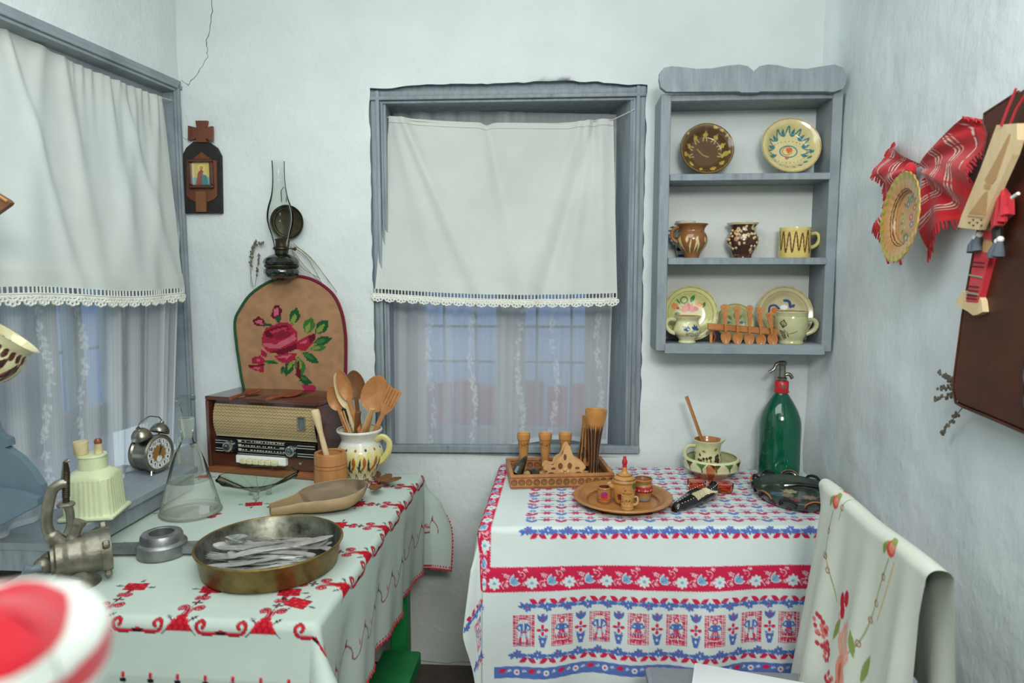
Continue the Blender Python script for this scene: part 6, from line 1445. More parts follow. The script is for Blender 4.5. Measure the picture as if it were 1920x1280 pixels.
cut = [ # kind, x, y, angle(deg: direction of the head), level, tilt
 ('fork', -.035, .075, 176, 1, 2), ('fork', -.045, .058, 168, 2, 4), ('fork', -.055, .040, 172, 1, 1), ('knife', .03, .080, 8, 2, 3), ('knife', .035, .060, 14, 3, 2), ('knife', .045, .035, 20, 1, 2),
 ('spoon', -.030, .015, 186, 4, 3), ('fork', -.045, -.040, 182, 2, 3), ('fork', -.060, -.052, 176, 3, 2), ('fork', -.020, -.050, 206, 5, 4), ('spoon', .0, -.075, 214, 1, 2), ('spoon', .02, .0, 196, 3, 4),
 ('knife', .02, -.020, 170, 4, 2), ('knife', .05, .005, 22, 5, 3), ('fork', .0, .010, 205, 5, 5), ('fork', .04, -.060, 190, 1, 1), ('spoon', .065, .045, 30, 2, 2), ('knife', .055, -.045, 186, 2, 2),
 ('fork', .03, .095, 188, 1, 1), ('spoon', -.01, -.095, 192, 1, 1), ('knife', .005, -.060, 200, 3, 2), ('fork', .05, .075, 160, 1, 0)]
cl = {'fork': 'grey metal fork lying in the heap of cutlery inside the brass pan', 'spoon': 'grey metal spoon lying in the heap of cutlery inside the brass pan', 'knife': 'grey metal knife lying in the heap of cutlery inside the brass pan'}
CUT = []
for kd, x, y, an, lv, ti in cut:
    if kd not in meshes: o_ = obj('table_'+kd, protos[kd], 'cutlery', angle=35); meshes[kd] = o_.data
    else: o_ = bpy.data.objects.new('table_'+kd, meshes[kd]); link(o_)
    hl = .1; aa = R(an+6); xx_, yy_ = x*.95-.01, y*.92
    for _ in range(30):
        for sg in (-1, 1):
            ex_, ey_ = xx_+sg*hl*math.cos(aa), yy_+sg*hl*math.sin(aa); q = math.hypot(ex_, ey_)
            if q > Rb-.012: xx_ -= ex_/q*(q-Rb+.012)*.5; yy_ -= ey_/q*(q-Rb+.012)*.5
    o_.location = (pcx+xx_, pcy+yy_, TS+.016+.0058*lv); o_.rotation_euler = (random.uniform(-.08, .08), R(-ti*.8), R(an+6)); CUT.append((o_, kd)); tag(o_, cl[kd], kd, {'fork': 'forks', 'spoon': 'spoons', 'knife': 'knives'}[kd]+' in the brass pan')
ORD = ['first', 'second', 'third', 'fourth', 'fifth', 'sixth', 'seventh', 'eighth', 'ninth', 'tenth']
for kd in ('fork', 'spoon', 'knife'):
    for i, (o_, k_) in enumerate(sorted([c_ for c_ in CUT if c_[1] == kd], key=lambda c_: -c_[0].location.y)): o_['label'] = 'grey metal %s in the brass pan, %s %s counted from the far rim' % (kd, ORD[i], kd)
s_ = spoon('table_spoon', 'shiny spoon with a whitish bowl lying on top of the cutlery heap', (pcx-.085, pcy+.012, TS+.056), (pcx+.06, pcy-.008, TS+.058), .028, .019, 'chrome', normal=(0, -.1, 1), depth=.005, th=.0015, hw=.004, ht=.0016)

# meat grinder
gp = np.array(onT(128, 1096)); t = thing('meat_grinder', 'tinned cast-iron hand meat grinder lying against the window sill', 'meat grinder', (float(gp[0]), float(gp[1]), TS), 0)
gv_ = np.array([gp[0]-EYE[0], gp[1]-EYE[1], 0.]); gv_ /= np.linalg.norm(gv_)
def G_(px, py, Y=gp[1]):   # on the upright plane through the grinder, square to the line of sight
    d = ray(px, py); p0 = np.array([gp[0], gp[1], 0.])+gv_*(Y-gp[1]); q = EYE+d*(((p0-EYE) @ gv_)/(d @ gv_))-np.array([gp[0], gp[1], TS]); return (float(q[0]), float(q[1]), float(q[2]))
Yg = gp[1]
body = [G_(95, 1050), G_(120, 1045), G_(155, 1038), G_(190, 1030)]; tb = MB().tube([tuple(p) for p in spline(body, 6)], [.030]*3+[.037]*4+[.041]*6+[.044]*6, 24); obj('barrel', tb, 'cast', t)
e0, e1 = Vector(G_(188, 1031)), Vector(G_(206, 1027)); ax = (e1-e0).normalized()
Tn = frame3(e0, ax.orthogonal().normalized(), ax.cross(ax.orthogonal().normalized()), ax)
rn_ = MB().lathe([(.038, 0), (.046, .001), (.047, .012), (.045, .020), (.038, .021), (.034, .016), (0, .012)], 40, Tn); obj('ring_nut', rn_, 'cast', t)
for k in range(4): a = PI*k/2+.4; obj('wing_lug', MB().box((.050*math.cos(a), .050*math.sin(a), .010), (.016, .014, .014), Tn, b=.003), 'cast', t)
obj('name_plate', MB().box((0, 0, 0), (.055, .004, .012), Matrix.Translation(G_(155, 1052, Yg-.036)) @ Matrix.Rotation(math.atan2(gv_[1], gv_[0])-PI/2, 4, 'Z') @ Matrix.Rotation(-.12, 4, 'Y')), mat('raised_plate', '#8a7f5f', .5, .6), t)
lt = MB()
for k in range(9): lt.box((-.024+.006*k, -.0025, 0), (.0012, .0015, .008), Matrix.Translation(G_(155, 1052, Yg-.036)) @ Matrix.Rotation(math.atan2(gv_[1], gv_[0])-PI/2, 4, 'Z') @ Matrix.Rotation(-.12, 4, 'Y')).box((-.0225+.006*k, -.0025, .003 if k % 2 else -.003), (.003, .0015, .0013), Matrix.Translation(G_(155, 1052, Yg-.036)) @ Matrix.Rotation(math.atan2(gv_[1], gv_[0])-PI/2, 4, 'Z') @ Matrix.Rotation(-.12, 4, 'Y'))
obj('raised_letters', lt, 'cast', t)['kind'] = 'stuff'
foot = [G_(150, 1052), G_(152, 1075), G_(150, 1095), G_(148, 1112)]; fz = [.028, .030, .036, .050]
q = [Vector(p) for p in foot]; q[-1].z = .0; q[-2].z = max(q[-2].z, .018); obj('hopper_mouth', MB().tube(q, fz, 28), 'cast', t)
# C clamp rising at the back
cl_ = [G_(128, 1040), G_(118, 1020), G_(98, 1005), G_(88, 985), G_(90, 950), G_(98, 920), G_(112, 908), G_(124, 906)]
obj('clamp_arm', MB().tube([tuple(p) for p in spline(cl_, 6)], [.020]*6+[.015]*8+[.011]*29, 12, flat=.8), 'cast', t)
ar2 = [G_(132, 1035), G_(137, 1005), G_(145, 985), G_(150, 975)]; obj('throat_arm', MB().tube([tuple(p) for p in spline(ar2, 5)], [.016]*5+[.012]*6+[.015]*5, 12, flat=.8), 'cast', t)
obj('inner_arm', MB().tube([tuple(p) for p in spline([G_(126, 1000), G_(132, 985), G_(131, 960), G_(126, 945)], 5)], .008, 10), 'cast', t)
scw = MB().tube([G_(122, 865), G_(124, 880), G_(124, 942)], [.0045, .0065, .0065], 12); Tsc = Matrix.Translation(G_(124, 915))
for k in range(14): scw.torus(G_(124, 886+3.4*k), .0066, .0012, 14, 5)
obj('clamp_screw', scw, 'bronze', t); obj('screw_bar', MB().tube([G_(118, 900), G_(122, 866), G_(130, 862)], .0045, 8), 'nickel', t); obj('clamp_pad', MB().lathe([(0, 0), (.016, 0), (.017, .004), (.012, .008), (0, .008)], 20, Matrix.Translation(G_(124, 948))), 'cast', t)
obj('crank_boss', MB().tube([G_(95, 1052), G_(84, 1056), G_(76, 1060)], [.022, .018, .010], 18).ball(G_(80, 1060, Yg-.02), .017), 'cast', t)
obj('crank_screw', MB().tube([G_(78, 1062, Yg-.03), G_(60, 1068, Yg-.03), G_(44, 1066, Yg-.03)], [.010, .007, .012], 10), 'iron', t)
# aluminium ring with two flat arms
rc2 = np.array(onT(305, 1038)); t = thing('aluminium_ring', 'round cast-aluminium ring piece with two flat arms beside the brass pan', 'grinder part', (float(rc2[0]), float(rc2[1]), TS), .12)
rA = float(onT(349, 1035)[0]-onT(262, 1035)[0])/2
obj('ring', MB().lathe([(rA*.40, .0), (rA*.95, 0), (rA*1.0, .003), (rA, .028), (rA*.96, .031), (rA*.86, .034), (rA*.84, .046), (rA*.78, .052), (rA*.55, .054), (rA*.50, .052), (rA*.48, .030), (rA*.40, .028), (rA*.40, 0)], 56), 'alu', t, angle=30)
for s_, L_ in ((-1, .075), (1, .055)):
    P = [(s_*rA*.9, -.015), (s_*(rA+L_), -.012 if s_ < 0 else -.018), (s_*(rA+L_+.006), .0), (s_*(rA+L_), .012 if s_ < 0 else .018), (s_*rA*.9, .015)]
    obj('flat_arm', MB().prism(P, .006, .024), 'alu', t, smooth=False)

# ================================================================== ON THE WINDOW SILL
SZ = .8225
# alarm clock
cp_ = np.array([-1.175, -.445, SZ]); fa = R(-28)    # faces the room
cc_ = (float(cp_[0]), float(cp_[1]), SZ); t = thing('alarm_clock', 'old nickel twin-bell alarm clock with a white dial on the window sill', 'clock', cc_, 0)
zd = .058; rD = .052; face_dir = R(38)
Tc = Matrix.Translation((0, 0, zd)) @ Matrix.Rotation(R(78), 4, 'Z') @ Matrix.Rotation(PI/2, 4, 'X')   # local z = out of the dial
dr_ = [(0, -.060), (rD*.92, -.060), (rD*1.03, -.056), (rD*1.05, -.048), (rD*.97, -.044), (rD*.97, -.010), (rD*1.05, -.006), (rD*1.06, .004), (rD*.96, .008), (rD*.88, .006), (rD*.86, .002), (0, .002)]
obj('case', MB().lathe(dr_, 56, Tc), 'nickel', t)
cd_ = Cv(-rD, -rD, rD, rD, .0004, '#c9ccc4'); cd_.ell(0, 0, rD*.50, rD*.50, '#9a6f38')
for k in range(12): a = PI/2-2*PI*k/12; cd_.ell(rD*.68*math.cos(a), rD*.68*math.sin(a), .0092, .0092, '#5c7f96', ring=.0007); cd_.ell(rD*.68*math.cos(a), rD*.68*math.sin(a), .0086, .0086, '#e9ecea')
cd_.ell(0, -rD*.30, .010, .010, '#e4e6e2')
for a in np.linspace(0, 2*PI, 13): cd_.ell(rD*.50*math.cos(a), rD*.50*math.sin(a), .003, .003, '#c9ccc4')
dg = MB().lathe([(rD*.87*i/40, 0) for i in range(41)][::-1], 96, Tc @ Matrix.Translation((0, 0, .0028)))
o_ = obj('dial', dg, 'glaze', t); Ti = (Tc @ Matrix.Translation((0, 0, .0028))).inverted(); pv = np.array([list(Ti @ Vector(v)) for v in vcos(o_)]); setcol(o_.data, cd_.at(pv[:, 0], pv[:, 1]))
for k in range(12):
    a = PI/2-2*PI*(k+1)/12; cu = bpy.data.curves.new('numeral', 'FONT'); cu.body = str(k+1); cu.size = .0125; cu.align_x = 'CENTER'; cu.align_y = 'CENTER'; cu.extrude = .0002; cu.offset = .0004
    tmp = bpy.data.objects.new('tmp', cu); link(tmp); bpy.context.view_layer.update(); me = bpy.data.meshes.new_from_object(tmp.evaluated_get(bpy.context.evaluated_depsgraph_get())); bpy.data.objects.remove(tmp)
    me.materials.clear(); me.materials.append(M['black']); nn = bpy.data.objects.new('numeral', me); link(nn, o_); nn.matrix_local = Tc @ Matrix.Translation((rD*.68*math.cos(a), rD*.68*math.sin(a), .0034))
hm = MB()
for a, L_, w_ in ((R(60), rD*.42, .0022), (R(75), rD*.60, .0016), (R(-90), rD*.2, .001)): 
    o0 = Vector((0, 0, .0045)); e0 = Vector((L_*math.cos(a), L_*math.sin(a), .0045)); hm.tube([o0, e0], [w_, w_*.4], 6, Tc, flat=.4)
obj('hand', hm, 'blackwood', t)
for s_ in (-1, 1):
    Tb = Matrix.Translation((0, 0, zd)) @ Matrix.Rotation(R(78), 4, 'Z') @ Matrix.Translation((s_*.032, .024, rD*1.0)) @ Matrix.Rotation(R(s_*22), 4, 'Y')
    obj('bell', MB().lathe(prof([(.026, .0), (.027, .003), (.025, .012), (.018, .022), (.010, .027), (.006, .029), (.006, .034), (0, .035)], 4), 32, Tb), 'nickel', t); obj('bell_post', MB().tube([(0, 0, -.012), (0, 0, .012)], .003, 8, Tb), 'nickel', t)
Tt = Matrix.Translation((0, 0, zd)) @ Matrix.Rotation(R(78), 4, 'Z'); obj('carry_handle', MB().tube([Tt @ Vector(p) for p in [(-.044, .024, rD+.034), (-.034, .024, rD+.046), (0, .024, rD+.056), (.034, .024, rD+.046), (.044, .024, rD+.034)]], .0018, 6), 'nickel', t)
for s_ in (-1, 1): obj('foot', MB().tube([Tt @ Vector((s_*.030, -.002, -rD*.85)), Vector(Tt @ Vector((s_*.038, -.008, 0))) * 1 - Vector((0, 0, zd-.001))], .003, 8), 'chrome', t)
# cream canister
cp_ = atZ(172, 968, SZ); Yc = float(cp_[1]); t = thing('cream_canister', 'pale cream fluted square canister standing on the window sill', 'canister', (float(cp_[0])-.004, Yc+.02, SZ), R(14))
w2 = float(atY(217, 950, Yc)[0]-atY(135, 950, Yc)[0])/2*.98; zsh = float(atY(175, 895, Yc)[2]-SZ); znk = float(atY(175, 868, Yc)[2]-SZ)
obj('base', MB().box((0, 0, .005), (2*w2+.012, 2*w2+.012, .010), b=.003), 'cream_pl', t)
def sqr(a, z): c_, s_ = abs(math.cos(a)), abs(math.sin(a)); n_ = 7 if z < zsh+.004 else 2.3; return 1/((c_**n_+s_**n_)**(1/n_))*(1+.018*math.cos(a*32)*(z < zsh))
obj('body', MB().lathe(prof([(0, .009), (w2*.98, .010), (w2, .014), (w2*.96, zsh*.6), (w2*.93, zsh-.004)], 3)+[(w2*.93, zsh), (w2*.84, zsh+.010), (w2*.58, zsh+.018), (w2*.54, znk+.012), (w2*.58, znk+.013), (w2*.56, znk+.017), (0, znk+.017)], 128, sq=sqr), 'cream_pl', t, angle=50)
zl = znk+.0175+SZ
k1 = thing('cork_stopper', 'wide pale cork standing on the cream canister lid', 'cork', (t.location[0]-.020, t.location[1]-.01, zl)); k1.data if 0 else obj('body', MB().lathe([(0, 0), (.014, 0), (.015, .002), (.0165, .030), (.015, .032), (0, .032)], 24), 'cork', k1)
k2 = thing('small_stopper', 'small brown-topped stopper beside the wide cork on the canister', 'stopper', (t.location[0]+.014, t.location[1]+.004, zl)); obj('body', MB().lathe([(0, 0), (.010, 0), (.008, .014), (.009, .024), (0, .024)], 18), 'cork', k2); obj('cap', MB().lathe([(0, .024), (.008, .024), (.009, .030), (.006, .036), (0, .037)], 16), 'wood_red', k2)

# ================================================================== RIGHT WALL
RWX = .815
def wyz(px, py, off=0.0): q = atX(px, py, RWX-off); return (float(q[1]), float(q[2]))
def wprism(mb, P, off, th, o, T=None):   # polygon of (y, z) world, prism from x = RWX-off-th (room side) to RWX-off
    n = len(mb.v); mb.prism([(y-o[1], z-o[2]) for y, z in P], 0, th); mb.v[n:] = [(RWX-off-z-o[0], x, y) for x, y, z in mb.v[n:]]; return mb
# brown leather hanging
OL = [(1921, 172), (1857, 213), (1855, 232), (1864, 250), (1855, 300), (1850, 400), (1835, 480), (1815, 590), (1800, 700), (1797, 732), (1802, 755), (1815, 762), (1860, 780), (1935, 812)]
P = [wyz(x, y, .02) for x, y in OL]; P += [(P[-1][0]-.30, P[-1][1]-.02), (P[-1][0]-.30, P[0][1]+.06)]
o = (RWX-.01, P[6][0], P[6][1]); t = thing('leather_bag', 'large dark brown leather bag hanging flat on the wall beyond the carved board', 'bag', o)
P2 = [tuple(p) for p in P]; obj('body', wprism(MB(), P2, .006, .020, o), 'leather', t, smooth=False)
inn = [((y-P[6][0])*.99+P[6][0]-.006, (z-1.55)*.985+1.55) for y, z in P]; obj('face_leather', wprism(MB(), inn, .026, .006, o), 'leather', t, smooth=False)
cuf = [wyz(x, y, .04) for x, y in [(1916, 640), (1913, 700), (1914, 760), (1922, 800)]]; cp4 = [(cuf[0][0], cuf[0][1]), (cuf[1][0], cuf[1][1]), (cuf[2][0], cuf[2][1]), (cuf[3][0], cuf[3][1]), (cuf[3][0]-.12, cuf[3][1]), (cuf[0][0]-.12, cuf[0][1])]
obj('blue_striped_lining', wprism(MB(), cp4, .0325, .003, o), mat('dark_blue_stripe', '#1e2740', .9, stops=(40, [(.45, '#171d2e'), (.6, '#5d6b85')], (1, .2, 1))), t, smooth=False)
edge = [Vector((RWX-.030-o[0], y-o[1], z-o[2])) for y, z in P[:14]]; obj('edge_seam', MB().tube(edge, .003, 6), 'leather', t)
obj('shoulder_cord', MB().tube([Vector((RWX-.045-o[0], a-o[1], b-o[2])) for a, b in (wyz(1922, 178, .045), wyz(1905, 205, .045), wyz(1893, 235, .045))], .0022, 6), 'red', t)
sprigs('lavender_sprig', 'dried lavender stalks sticking out from behind the brown leather bag', [[(1800, 732), (1785, 715), (1760, 698)], [(1800, 735), (1790, 726), (1762, 728)], [(1800, 740), (1780, 742), (1751, 748)], [(1806, 762), (1790, 782), (1765, 812)], [(1800, 728), (1788, 712), (1770, 704)]], RWX-.012, True, atf=lambda x, y, X: atX(x, y, X), r=.0011)
# carved wooden board
OB = .055
bd = [(1882, 234), (1921, 231), (1921, 262), (1912, 290), (1848, 431), (1808, 426), (1815, 404), (1850, 320)]
P = [wyz(x, y, OB) for x, y in bd]; o = (RWX-OB, P[5][0], P[5][1]); t = thing('carved_board', 'pale flat wooden board carved with a church spire hanging in front of the leather bag', 'board', o)
obj('body', wprism(MB(), P, OB, .012, o), 'wood_light', t, smooth=False)
cv = MB()
def w5(x, y): return (1600+x/2.667, 160+y/2.667)
for pol in ([(783, 240), (788, 243), (782, 275), (715, 470), (696, 492), (668, 490), (660, 470), (700, 400)], [(658, 495), (692, 497), (688, 518), (655, 515)], [(676, 522), (672, 600), (664, 650), (580, 640), (600, 615), (650, 545)], [(575, 648), (655, 657), (652, 664), (572, 655)]):
    wprism(cv, [wyz(*w5(*q), OB+.012) for q in pol], OB+.0118, .0012, o)
obj('carved_spire', cv, mat('carved_dark', '#b58f62', .7), t, smooth=False)
ck = MB()
for i in range(4):
    for j in range(3):
        if (i+j) % 2: x, y = 575+i*20+j*0, 668+j*14; wprism(ck, [wyz(*w5(*q), OB+.012) for q in ((x, y), (x+12, y+1), (x+7, y+11))], OB+.0118, .0012, o)
obj('carved_notches', ck, 'wood_dark', t, smooth=False)
obj('hanging_cord', MB().tube([Vector((RWX-OB-.014-o[0], a-o[1], b-o[2])) for a, b in (wyz(1893, 236, OB), wyz(1905, 205, OB), wyz(1922, 165, OB))], .0022, 6), 'red', t)
# distaff-like stick with woven band
st = [(1864, 395), (1881, 398), (1862, 478), (1842, 474)]
o2 = (RWX-.04, *wyz(1850, 480, .04)); t = thing('woven_distaff', 'narrow wooden stick wrapped in a red woven band ending in a notched wooden foot', 'distaff', o2)
def W(pts, off, th, m, name, par=None): return obj(name, wprism(MB(), [wyz(*w5(*q), off+th) for q in pts], off, th, o2), m, par or t, smooth=False)
W([(680, 620), (718, 630), (690, 840), (640, 830)], .030, .014, 'wood_pale', 'stick')
W([(608, 826), (686, 838), (622, 1085), (563, 1080)], .026, .018, 'red', 'woven_band')
bn = MB()
for y in (880, 900, 1000, 1020, 1045, 1060):
    wprism(bn, [wyz(*w5(*q), .044) for q in ((605-(y-830)*.17, y), (668-(y-830)*.22, y+6), (667-(y-830)*.22, y+11), (604-(y-830)*.17, y+5))], .0438, .0012, o2)
obj('band_pattern', bn, mat('band_dark', '#3b3330', .9), t, smooth=False)['kind'] = 'stuff'; bn = MB()
for y in (944, 1030): wprism(bn, [wyz(*w5(*q), .044) for q in ((600-(y-830)*.17, y), (672-(y-830)*.22, y+12), (670-(y-830)*.22, y+20), (598-(y-830)*.17, y+7))], .0438, .0014, o2)
obj('band_pattern', bn, mat('band_green', '#8e9c84', .9), t, smooth=False)['kind'] = 'stuff'
W([(650, 726), (702, 730), (700, 772), (648, 766)], .044, .003, 'red', 'red_wrap')
W([(546, 1026), (566, 1050), (563, 1082), (622, 1086), (632, 1060), (640, 1075), (647, 1132), (620, 1146), (598, 1150), (572, 1130), (545, 1116), (520, 1100), (511, 1078)], .030, .013, 'wood_light', 'notched_foot')
for (pts, r_) in (([(612, 760), (600, 800), (602, 832)], .013), ([(632, 745), (615, 790), (618, 830)], .011), ([(722, 780), (712, 820), (705, 858)], .014), ([(735, 770), (728, 820), (722, 850)], .012)):
    Q = [Vector((RWX-.050-o2[0], a-o2[1], b-o2[2])) for a, b in (wyz(*w5(*q), .05) for q in pts)]; obj('grey_tassel', MB().tube(Q, [.004, r_*.7, r_*.9], 10), 'greyfelt', t)
    obj('tassel_knot', MB().ball(Q[0], .006, 10, 8), 'white', t)
obj('dark_braid', MB().tube([Vector((RWX-.045-o2[0], a-o2[1], b-o2[2])) for a, b in (wyz(*w5(*q), .045) for q in [(735, 590), (718, 660), (722, 780)])], .009, 8), 'blackwood', t)
o3 = (RWX-.045, *wyz(*w5(775, 590), .045)); t = thing('red_kerchief', 'small crumpled red kerchief pinned beside the carved board', 'kerchief', o3)
kk = [(742, 512), (760, 508), (785, 540), (806, 570), (808, 645), (775, 670), (755, 700), (735, 720), (732, 600)]; cb = wprism(MB(), [wyz(*w5(*q), .040) for q in kk], .040, .016, o3); obj('cloth', cb, 'red', t, smooth=False)
fm = MB()
for a_, b_ in (((750, 520), (745, 700)), ((765, 525), (780, 650)), ((780, 550), (762, 680))): fm.tube([Vector((RWX-.056-o3[0], p[0]-o3[1], p[1]-o3[2])) for p in (wyz(*w5(*a_), .05), wyz(*w5(*b_), .05))], [.003, .008], 8)
obj('fold', fm, 'red', t); obj('pin', MB().tube([Vector((RWX-.062-o3[0], p[0]-o3[1], p[1]-o3[2])) for p in (wyz(*w5(800, 562), .06), wyz(*w5(832, 540), .06))], .003, 8), 'white', t)

# striped towel tied in a bow, plate in front
def patch(C, nu=90, nv=60):   # C: 4 edges polylines in (px, py): rows from knot to outer edge; bilinear between inner and outer polylines
    inn, out = [np.array(spline([wyz(*w5(*q), .03) for q in e], 6)) for e in C]
    V = np.linspace(0, 1, nv); U = np.linspace(0, 1, nu)
    I = np.stack([np.interp(V, np.linspace(0, 1, len(inn)), inn[:, k]) for k in (0, 1)], -1); O = np.stack([np.interp(V, np.linspace(0, 1, len(out)), out[:, k]) for k in (0, 1)], -1)
    UU = U[None, :, None]; return I[:, None]*(1-UU)+O[:, None]*UU, np.meshgrid(U, V)
ob = (RWX-.02, *wyz(*w5(285, 420), .03)); t = thing('striped_towel', 'red towel with cream woven stripes tied in a bow on the wall behind the plate', 'towel', ob)
def wing(name, inn, out, fr_, seed, sp_):
    G2, (UU, VV) = patch((inn, out)); f = .008+.012*np.sin(UU*2.6)+.011*np.sin(VV*13+UU*2+seed)*(.35+UU)+.006*np.sin(VV*29+seed*2-UU*5)*UU
    s_ = UU*sp_+.05*np.sin(VV*6+seed); ph = (s_*3.4) % 1; col = np.ones(UU.shape+(3,))*hexc('#c0212c')
    for a, b, cc_ in ((.10, .17, '#e2c9bd'), (.21, .24, '#6f3a35'), (.27, .34, '#e2c9bd'), (.38, .42, '#8c4a3c'), (.46, .50, '#d9b7a5')): col[(ph > a) & (ph < b)] = hexc(cc_)
    dash = (np.sin(VV*260) > -.93); col = np.where((~dash & ((ph > .10) & (ph < .50)))[..., None], hexc('#b3202b'), col)
    col = np.where((UU > .90)[..., None], hexc('#c92a2e'), col)
    o_ = grid(name, RWX-np.maximum(f, .004)-ob[0], G2[..., 0]-ob[1], G2[..., 1]-ob[2], 'cloth_soft', t, col)
    fm = MB(); n = G2.shape[0]
    for k in range(0, n):
        for q in (0, .5):
            p = np.array([RWX-max(f[k, -1], .004)-ob[0], G2[k, -1, 0]-ob[1], G2[k, -1, 1]-ob[2]]); d = np.array([0, *(G2[k, -1]-G2[k, -5])]); d = d/np.linalg.norm(d)*fr_*random.uniform(.7, 1.2)+np.array([random.uniform(-.004, .004), 0, -.008]); p = p+np.array([0, 0, q*.002]); fm.tube([p, p+d*.6, p+d+np.array([0, 0, -.003])], [.0024, .0018, .0012], 4)
    f_ = obj('fringe', fm, 'red', o_); f_['kind'] = 'stuff'
wing('wing', [(285, 390), (292, 430), (300, 470)], [(548, 160), (590, 205), (590, 300), (570, 430), (540, 545), (505, 660), (420, 690), (345, 825)], .014, 0.4, 1.0)
wing('wing', [(285, 390), (270, 420), (240, 470)], [(150, 288), (118, 350), (110, 440), (112, 520), (104, 640), (120, 740), (165, 850)], .010, 1.7, .75)
W3 = MB().ball((RWX-.030-ob[0], 0, .0), (.012, .013, .016), 20, 14); o_ = obj('knot', W3, 'red', t)
for e in ([(165, 850), (175, 890)], [(232, 870), (238, 895)]): obj('hanging_thread', MB().tube([Vector((RWX-.012-ob[0], p[0]-ob[1], p[1]-ob[2])) for p in (wyz(*w5(*q), .012) for q in e)], .003, 6), 'red', t)
# plate
Rr = .099; pcn = wyz(*w5(280, 662), .052); t = obj('wall_plate', MB(), 'glaze') if 0 else None
c = Cv(-Rr, -Rr, Rr, Rr, .0008, '#cf9a5e'); c.ell(0, 0, Rr*.64, Rr*.64, '#3a231a', ring=.0022); c.ell(0, 0, Rr*.60, Rr*.60, '#3a231a', ring=.0014); c.ell(0, 0, Rr*.56, Rr*.56, '#7a4a2c', ring=.001)
for k in range(26):
    a = 2*PI*k/26; c.leaf(Rr*.86*math.cos(a), Rr*.86*math.sin(a), .017, .0065, a+.8, '#9aa02f'); c.ell(Rr*.955*math.cos(a), Rr*.955*math.sin(a), .006, .005, '#b7b53c')
for (x, y, r_, cc_) in ((.012, .040, .010, '#5a8a84'), (-.004, .030, .009, '#4c7f82'), (.004, -.044, .012, '#4c7f82'), (-.02, -.004, .013, '#aab42f'), (-.022, -.006, .008, '#cf7a30'), (.018, .0, .009, '#c24a35'), (.024, -.016, .009, '#7a5a8c'), (.030, .02, .008, '#a84a3c'), (-.01, -.02, .007, '#c9a13c')):
    c.ell(x, y, r_, r_*.85, cc_); c.ell(x, y, r_*.4, r_*.4, '#e6c98a')
for a in np.linspace(0, 2*PI, 14): c.leaf(.008+.03*math.cos(a), .038*math.sin(a), .014, .003, a, '#4f7a34')
P_ = prof([(0, 0), (Rr*.50, .0005), (Rr*.58, .006), (Rr*.66, .012), (Rr*.97, .019), (Rr, .018), (Rr*.97, .014), (Rr*.64, .006), (Rr*.45, -.006), (Rr*.40, -.006), (0, -.005)], 6)
o_ = obj('wall_plate', MB().lathe(dense(P_), 234, sq=lambda a, z: 1+.014*math.sin(a*26)*(z > .010)), 'glaze'); paint(o_, lambda x, y, z: np.where((z < -.0005)[:, None], hexc('#a8642f'), c.at(x, y)))
nrm = Vector((-1, .06, .06)).normalized(); xx = Vector((0, -1, 0)); xx = (xx-nrm*xx.dot(nrm)).normalized(); yy = nrm.cross(xx); o_.matrix_world = frame3((RWX-.056, pcn[0], pcn[1]), xx, yy, nrm)
tag(o_, 'orange pottery plate with green crimped rim and painted flowers hanging over the bow', 'plate')

# ================================================================== CHAIR WITH EMBROIDERED RUNNER
CX = .60; cy0, cy1 = -.705, -1.165; CZ = .918
t = thing('wooden_chair', 'grey wooden chair standing sideways by the wall under the embroidered runner', 'chair', (.40, (cy0+cy1)/2, 0)); my = (cy0+cy1)/2
L_ = lambda x, y, z: (x-.40, y-my, z)
sf = float(atZ(1187, 1262, .46)[1]); sx0 = float(atZ(1187, 1262, .46)[0])
obj('seat', MB().box(L_((.20+.60)/2, (-.72-1.15)/2, .445), (.40, .43, .028), b=.005), 'grey', t)
for y in (-.735, -1.085):
    obj('back_post', MB().tube([L_(CX+.01, y, 0), L_(CX, y, .45), L_(CX+.015, y, CZ-.02)], .016, 8), 'grey', t); obj('leg', MB().tube([L_(.225, y, 0), L_(.225, y, .43)], [.014, .017], 8), 'grey', t)
obj('top_rail', MB().box(L_(CX+.012, my, CZ-.035), (.024, abs(cy1-cy0)-.08, .05), b=.006), 'grey', t); obj('mid_rail', MB().box(L_(CX+.006, my, .68), (.018, .40, .045), b=.004), 'grey', t)
obj('seat_rail', MB().box(L_(.22, my, .415), (.02, .38, .035)).box(L_(.40, -.735, .415), (.36, .02, .035)).box(L_(.40, -1.135, .415), (.36, .02, .035)), 'grey', t)
# runner: canvas X along the rail (0 far .. 0.5 near), Y distance down the seat side (positive) / wall side (negative)
RL = .500; cw = Cv(-.02, -.5, RL+.02, .62, .0012, '#d3d9cc'); PK2, PE, GR, RD2, OR = '#d98a80', '#e8a892', '#8a9c58', '#bf2c3c', '#cf9a4a'
def rose(x, y, r_):
    cw.ell(x, y, r_, r_*1.1, '#d6564c'); cw.ell(x+r_*.2, y-r_*.1, r_*.65, r_*.7, '#e58c7a'); cw.leaf(x-r_, y-r_*.6, r_*2.0, r_*.45, 1.9, GR)
for x in (.115, .365):
    rose(x+.004, .028, .016); cw.leaf(x-.01, .008, .03, .006, .4, GR); rose(x-.012, -.014, .012) if x < .2 else None
cw.curve([(.115, .05), (.112, .09), (.118, .14), (.148, .19), (.175, .23)], .0030, GR); cw.curve([(.365, .05), (.340, .12), (.325, .18), (.300, .25), (.275, .29)], .0030, GR); cw.curve([(.385, .05), (.365, .12), (.345, .18)], .0025, OR); cw.curve([(.15, -.02), (.152, .02), (.145, .06)], .0022, GR)
for (x, y) in ((.112, .10), (.115, .155), (.122, .155), (.138, .18), (.352, .09), (.335, .15), (.322, .19), (.300, .25), (.152, .03)): cw.ell(x, y, .0055, .006, '#a0464a', ring=.002)
